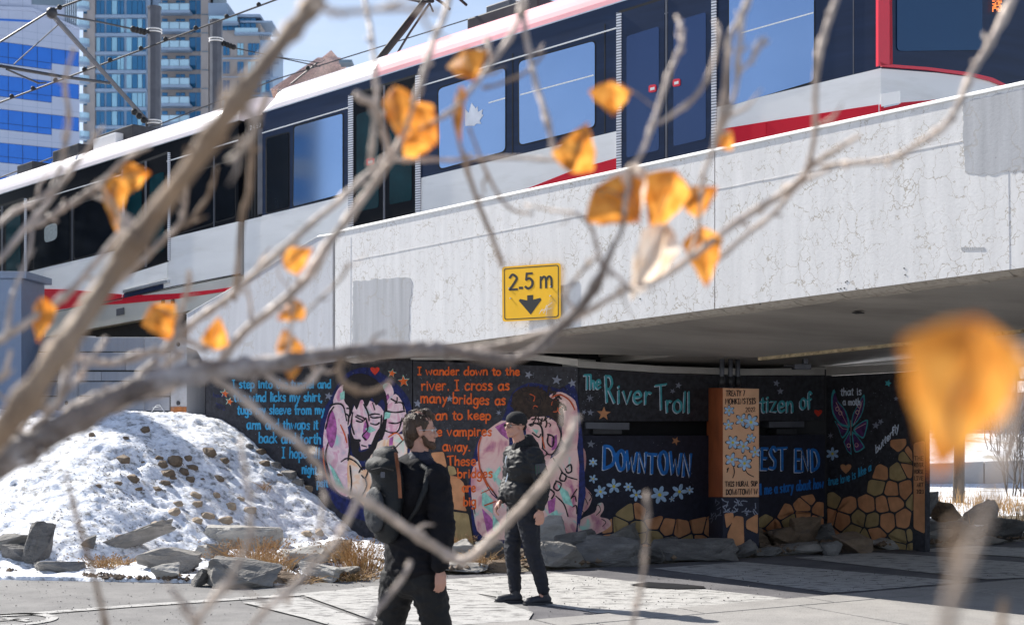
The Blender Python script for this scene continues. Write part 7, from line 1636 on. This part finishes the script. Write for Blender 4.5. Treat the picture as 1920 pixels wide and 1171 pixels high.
# nearer limb: a second stem of the same tree rising to the upper right
sec = thing('poplar_limb', 'thick brown blurred limb crossing the upper left corner', 'branch', (-.75, 1.5, 0))
branch('limb', [(-420, 1300, 36), (-150, 960, 34), (0, 812, 30), (90, 690, 27), (180, 560, 25), (255, 450, 24), (350, 325, 22), (440, 195, 21), (520, 90, 20), (570, 30, 20), (600, -20, 19), (650, -110, 18)], 1750, twigb, sec)
b = MB(); b.tube([(-.80, 1.5, -.05), (-.86, 1.52, .9), at(-420, 1300, sfield(-420, 1300, 1750))], [.034, .028, .022], 12); b.build('stem', twigb, sec, smooth=True)
branch('side_shoot', [(255, 450, 14), (235, 420, 14), (225, 400, 10)], 1750, twig, sec); branch('side_shoot', [(440, 195, 12), (480, 230, 10), (455, 280, 8), (430, 300, 6)], 1750, twig, sec)
branch('side_shoot', [(590, 10, 9), (640, 24, 8), (734, 16, 7), (825, 22, 6)], 1950, twig, sec)
# shoots rising from the ground along the bottom edge
def shoot(lab, pts, base, mat=None, extra=None):
    gx, gy = pts[0][0], pts[0][1]; gs = base; gy2 = HZ+EYE*sfield(gx, gy, base)
    t_ = thing('bare_shoot', lab, 'twig', (at(gx, gy, gs).x, F/gs, 0), 'bare shoots rising in front of the camera')
    a = at(gx, gy, sfield(gx, gy, base)); b = MB(); b.tube([Vector((a.x-.03, a.y, -.02)), Vector((a.x-.01, a.y, a.z*.5)), a], [pts[0][2]*1.5/base, pts[0][2]*1.2/base, pts[0][2]/base], 9); b.build('stem', mat or twig, t_, smooth=True)
    branch('twig', pts, base, mat or twig, t_)
    for q in extra or (): branch('side_twig', q, base, mat or twig, t_)
shoot('straight bare shoot with a pale tip standing in front of the DOWNTOWN panel', [(1183, 1190, 6), (1197, 1120, 6), (1205, 1080, 5), (1212, 1000, 5), (1213, 925, 6)], 1500)
shoot('brown bare shoot at the lower left before the snow', [(205, 1200, 7), (198, 1171, 7), (173, 1066, 6), (151, 994, 7), (137, 944, 6), (124, 887, 5)], 1500, twigb)
shoot('forked pale shoot curving up before the rocks at lower left', [(360, 1200, 8), (374, 1156, 8), (424, 1092, 8), (460, 1030, 7), (471, 966, 6), (464, 905, 6), (451, 822, 6)], 1500, None, [[(374, 1156, 5), (338, 1124, 5), (313, 1095, 4)], [(424, 1092, 4), (470, 1112, 4), (505, 1140, 3)]])
shoot('pale leaning shoot left of the backpack walker', [(440, 1210, 7), (470, 1175, 7), (503, 1138, 7), (545, 1105, 7), (575, 1074, 6), (597, 994, 5), (608, 930, 5)], 1500, None, [[(503, 1138, 5), (560, 1085, 6), (611, 1038, 7), (650, 980, 7), (685, 900, 6)], [(545, 1110, 4), (540, 1131, 4), (520, 1090, 3)]])
shoot('short pale twig in front of the black trousers of the backpack walker', [(675, 1200, 6), (700, 1150, 6), (720, 1125, 6), (750, 1090, 6), (768, 1055, 5)], 1500)
shoot('thick out of focus shoot rising at the right edge below the big leaf', [(1757, 1215, 14), (1772, 1171, 14), (1809, 1061, 13), (1850, 957, 13), (1882, 852, 12.9), (1900, 769, 13), (1925, 664, 13)], 4100)
shoot('tan out of focus stub left of the thick right shoot', [(1770, 1215, 14), (1778, 1171, 13), (1788, 1082, 13), (1793, 988, 14)], 3600, twigb)
shoot('small tan blurred tip at the bottom right corner', [(1876, 1230, 9), (1877, 1180, 9), (1883, 1125, 9)], 2600, twigb)
# leaves
leafm = bpy.data.materials.new('orange_leaf'); leafm.use_nodes = True; _n = leafm.node_tree.nodes; _l = leafm.node_tree.links.new; _p = _n['Principled BSDF']; _o = _n['Material Output']
_t = _n.new('ShaderNodeBsdfTranslucent'); _m = _n.new('ShaderNodeMixShader'); _m.inputs[0].default_value = .64
_g = _n.new('ShaderNodeNewGeometry'); _z = _n.new('ShaderNodeTexNoise'); _z.inputs['Scale'].default_value = 55; _z.inputs['Detail'].default_value = 6; _l(_g.outputs['Position'], _z.inputs['Vector'])
_r = _n.new('ShaderNodeValToRGB'); _r.color_ramp.elements[0].position = .3; _r.color_ramp.elements[0].color = (.66, .20, .018, 1); _r.color_ramp.elements[1].position = .62; _r.color_ramp.elements[1].color = (1.0, .46, .09, 1); _l(_z.outputs[0], _r.inputs[0])
_l(_r.outputs[0], _p.inputs['Base Color']); _l(_r.outputs[0], _t.inputs[0]); _p.inputs['Roughness'].default_value = .45
_l(_p.outputs[0], _m.inputs[1]); _l(_t.outputs[0], _m.inputs[2]); _l(_m.outputs[0], _o.inputs[0])
def leaf(px, py, w_, h_, rot, base=None, yaw=0, pitch=0, fold=.35, curl=.25, seed=0, par=None, attach=True):
    rr = random.Random(seed+int(px)); near = min(ALLB, key=lambda q: (q[0]-px)**2+(q[1]-py)**2+(0 if base is None or q[2] == base else 1e9)) if attach else None
    base = base or near[2]; s_ = sfield(px, py, base); c_ = at(px, py, s_); W_2, H_ = w_/s_/2, h_/s_
    Rm = Matrix.Rotation(R(rot), 3, 'Y') @ Matrix.Rotation(R(yaw), 3, 'Z') @ Matrix.Rotation(R(pitch), 3, 'X')
    b = MB(); nu, nv = 10, 14; ids = {}
    ph = rr.uniform(0, 6)
    for j in range(nv+1):
        v = j/nv; wd = (min(1, v*4.2)**.6)*(1-max(0, (v-.22)/.78)**1.35)*1.02
        for i in range(nu+1):
            u = (i/nu)*2-1
            x = u*wd*W_2*(1+.05*math.sin(v*21+u*3)); z = (v-.45)*H_-(.04*H_*u*u*(1-v))
            y = abs(u)*wd*W_2*fold+curl*H_*((v-.5)**2)*1.5+.08*W_2*math.sin(u*4+v*6+ph)+.05*W_2*math.sin(v*13+u*7+ph)
            b.v.append(c_+Rm @ Vector((x, y, z))); ids[i, j] = len(b.v)-1
    for i in range(nu):
        for j in range(nv): b.f.append([ids[i, j], ids[i+1, j], ids[i+1, j+1], ids[i, j+1]])
    o = b.build('leaf', leafm, par or pop, smooth=True, recalc=False)
    basept = c_+Rm @ Vector((0, curl*H_*.37, -.45*H_))
    tgt = near[3] if near else basept+Vector((0, .02, -.3))
    b = MB(); b.tube([c_+Rm @ Vector((0, .001, .4*H_)), c_+Rm @ Vector((0, .0, 0)), basept, (basept+tgt)/2+Vector((0, 0, .004)), tgt], [.0006, .0010, .0013, .0012, .0014], 6); b.build('petiole', twigb, o)
    return o
LV = [(742, 205, 62, 100, 170, 20, 10), (795, 228, 70, 92, 150, -10, 0), (785, 268, 76, 56, 100, 0, -20), (857, 208, 42, 100, 180, 55, 0), (876, 116, 84, 70, 160, 10, 20), (1150, 182, 82, 66, 178, -10, 0), (1086, 278, 86, 96, 20, 10, 0), (1148, 380, 118, 104, 130, 10, 15), (1248, 374, 100, 124, 200, -12, 0), (1313, 370, 64, 74, 60, 0, 0), (1320, 478, 74, 112, 175, 5, 0), (1214, 490, 84, 160, 212, 14, -25), (556, 482, 56, 64, 60, 0, 0), (544, 582, 50, 56, 240, 20, 0), (542, 652, 74, 52, 90, 0, 0), (546, 694, 34, 34, 180, 0, 0), (405, 626, 52, 62, 10, 10, 0), (298, 600, 74, 80, 150, 0, 10), (213, 378, 54, 104, 178, 10, 0), (250, 328, 60, 58, 80, 0, 0), (72, 596, 56, 84, 185, 20, 0), (1362, 262, 38, 38, 30, 0, 0), (1192, 352, 50, 92, 170, 15, -25), (1185, 372, 50, 90, 170, 62, 0)]
pale_leaf = leafm.copy(); pale_leaf.name = 'sun_glint_leaf'  # cream colour stands in for sun glinting off a glossy leaf
for n_ in pale_leaf.node_tree.nodes:
    if n_.type == 'VALTORGB': n_.color_ramp.elements[0].color = (.85, .62, .42, 1); n_.color_ramp.elements[1].color = (1, .9, .78, 1)
for i, (x, y, w_, h_, ro, yw, pt_) in enumerate(LV):
    o = leaf(x, y, w_, h_, ro, 1300, yw, pt_, seed=i, fold=.3+.25*(i % 3)/2, curl=.15+.3*((i*7) % 5)/5)
    if i in (11, 22): o.data.materials[0] = pale_leaf
ALLB2 = [q for q in ALLB if q[2] == 4100]
big = thing('fallen_leaf_twig', 'large out of focus orange leaf close to the camera at the right', 'leaf', at(1790, 745, 3900))
ALLB = ALLB2; leaf(1798, 736, 240, 300, 194, 4100, 8, 0, seed=5, fold=.12, curl=.12, par=big)
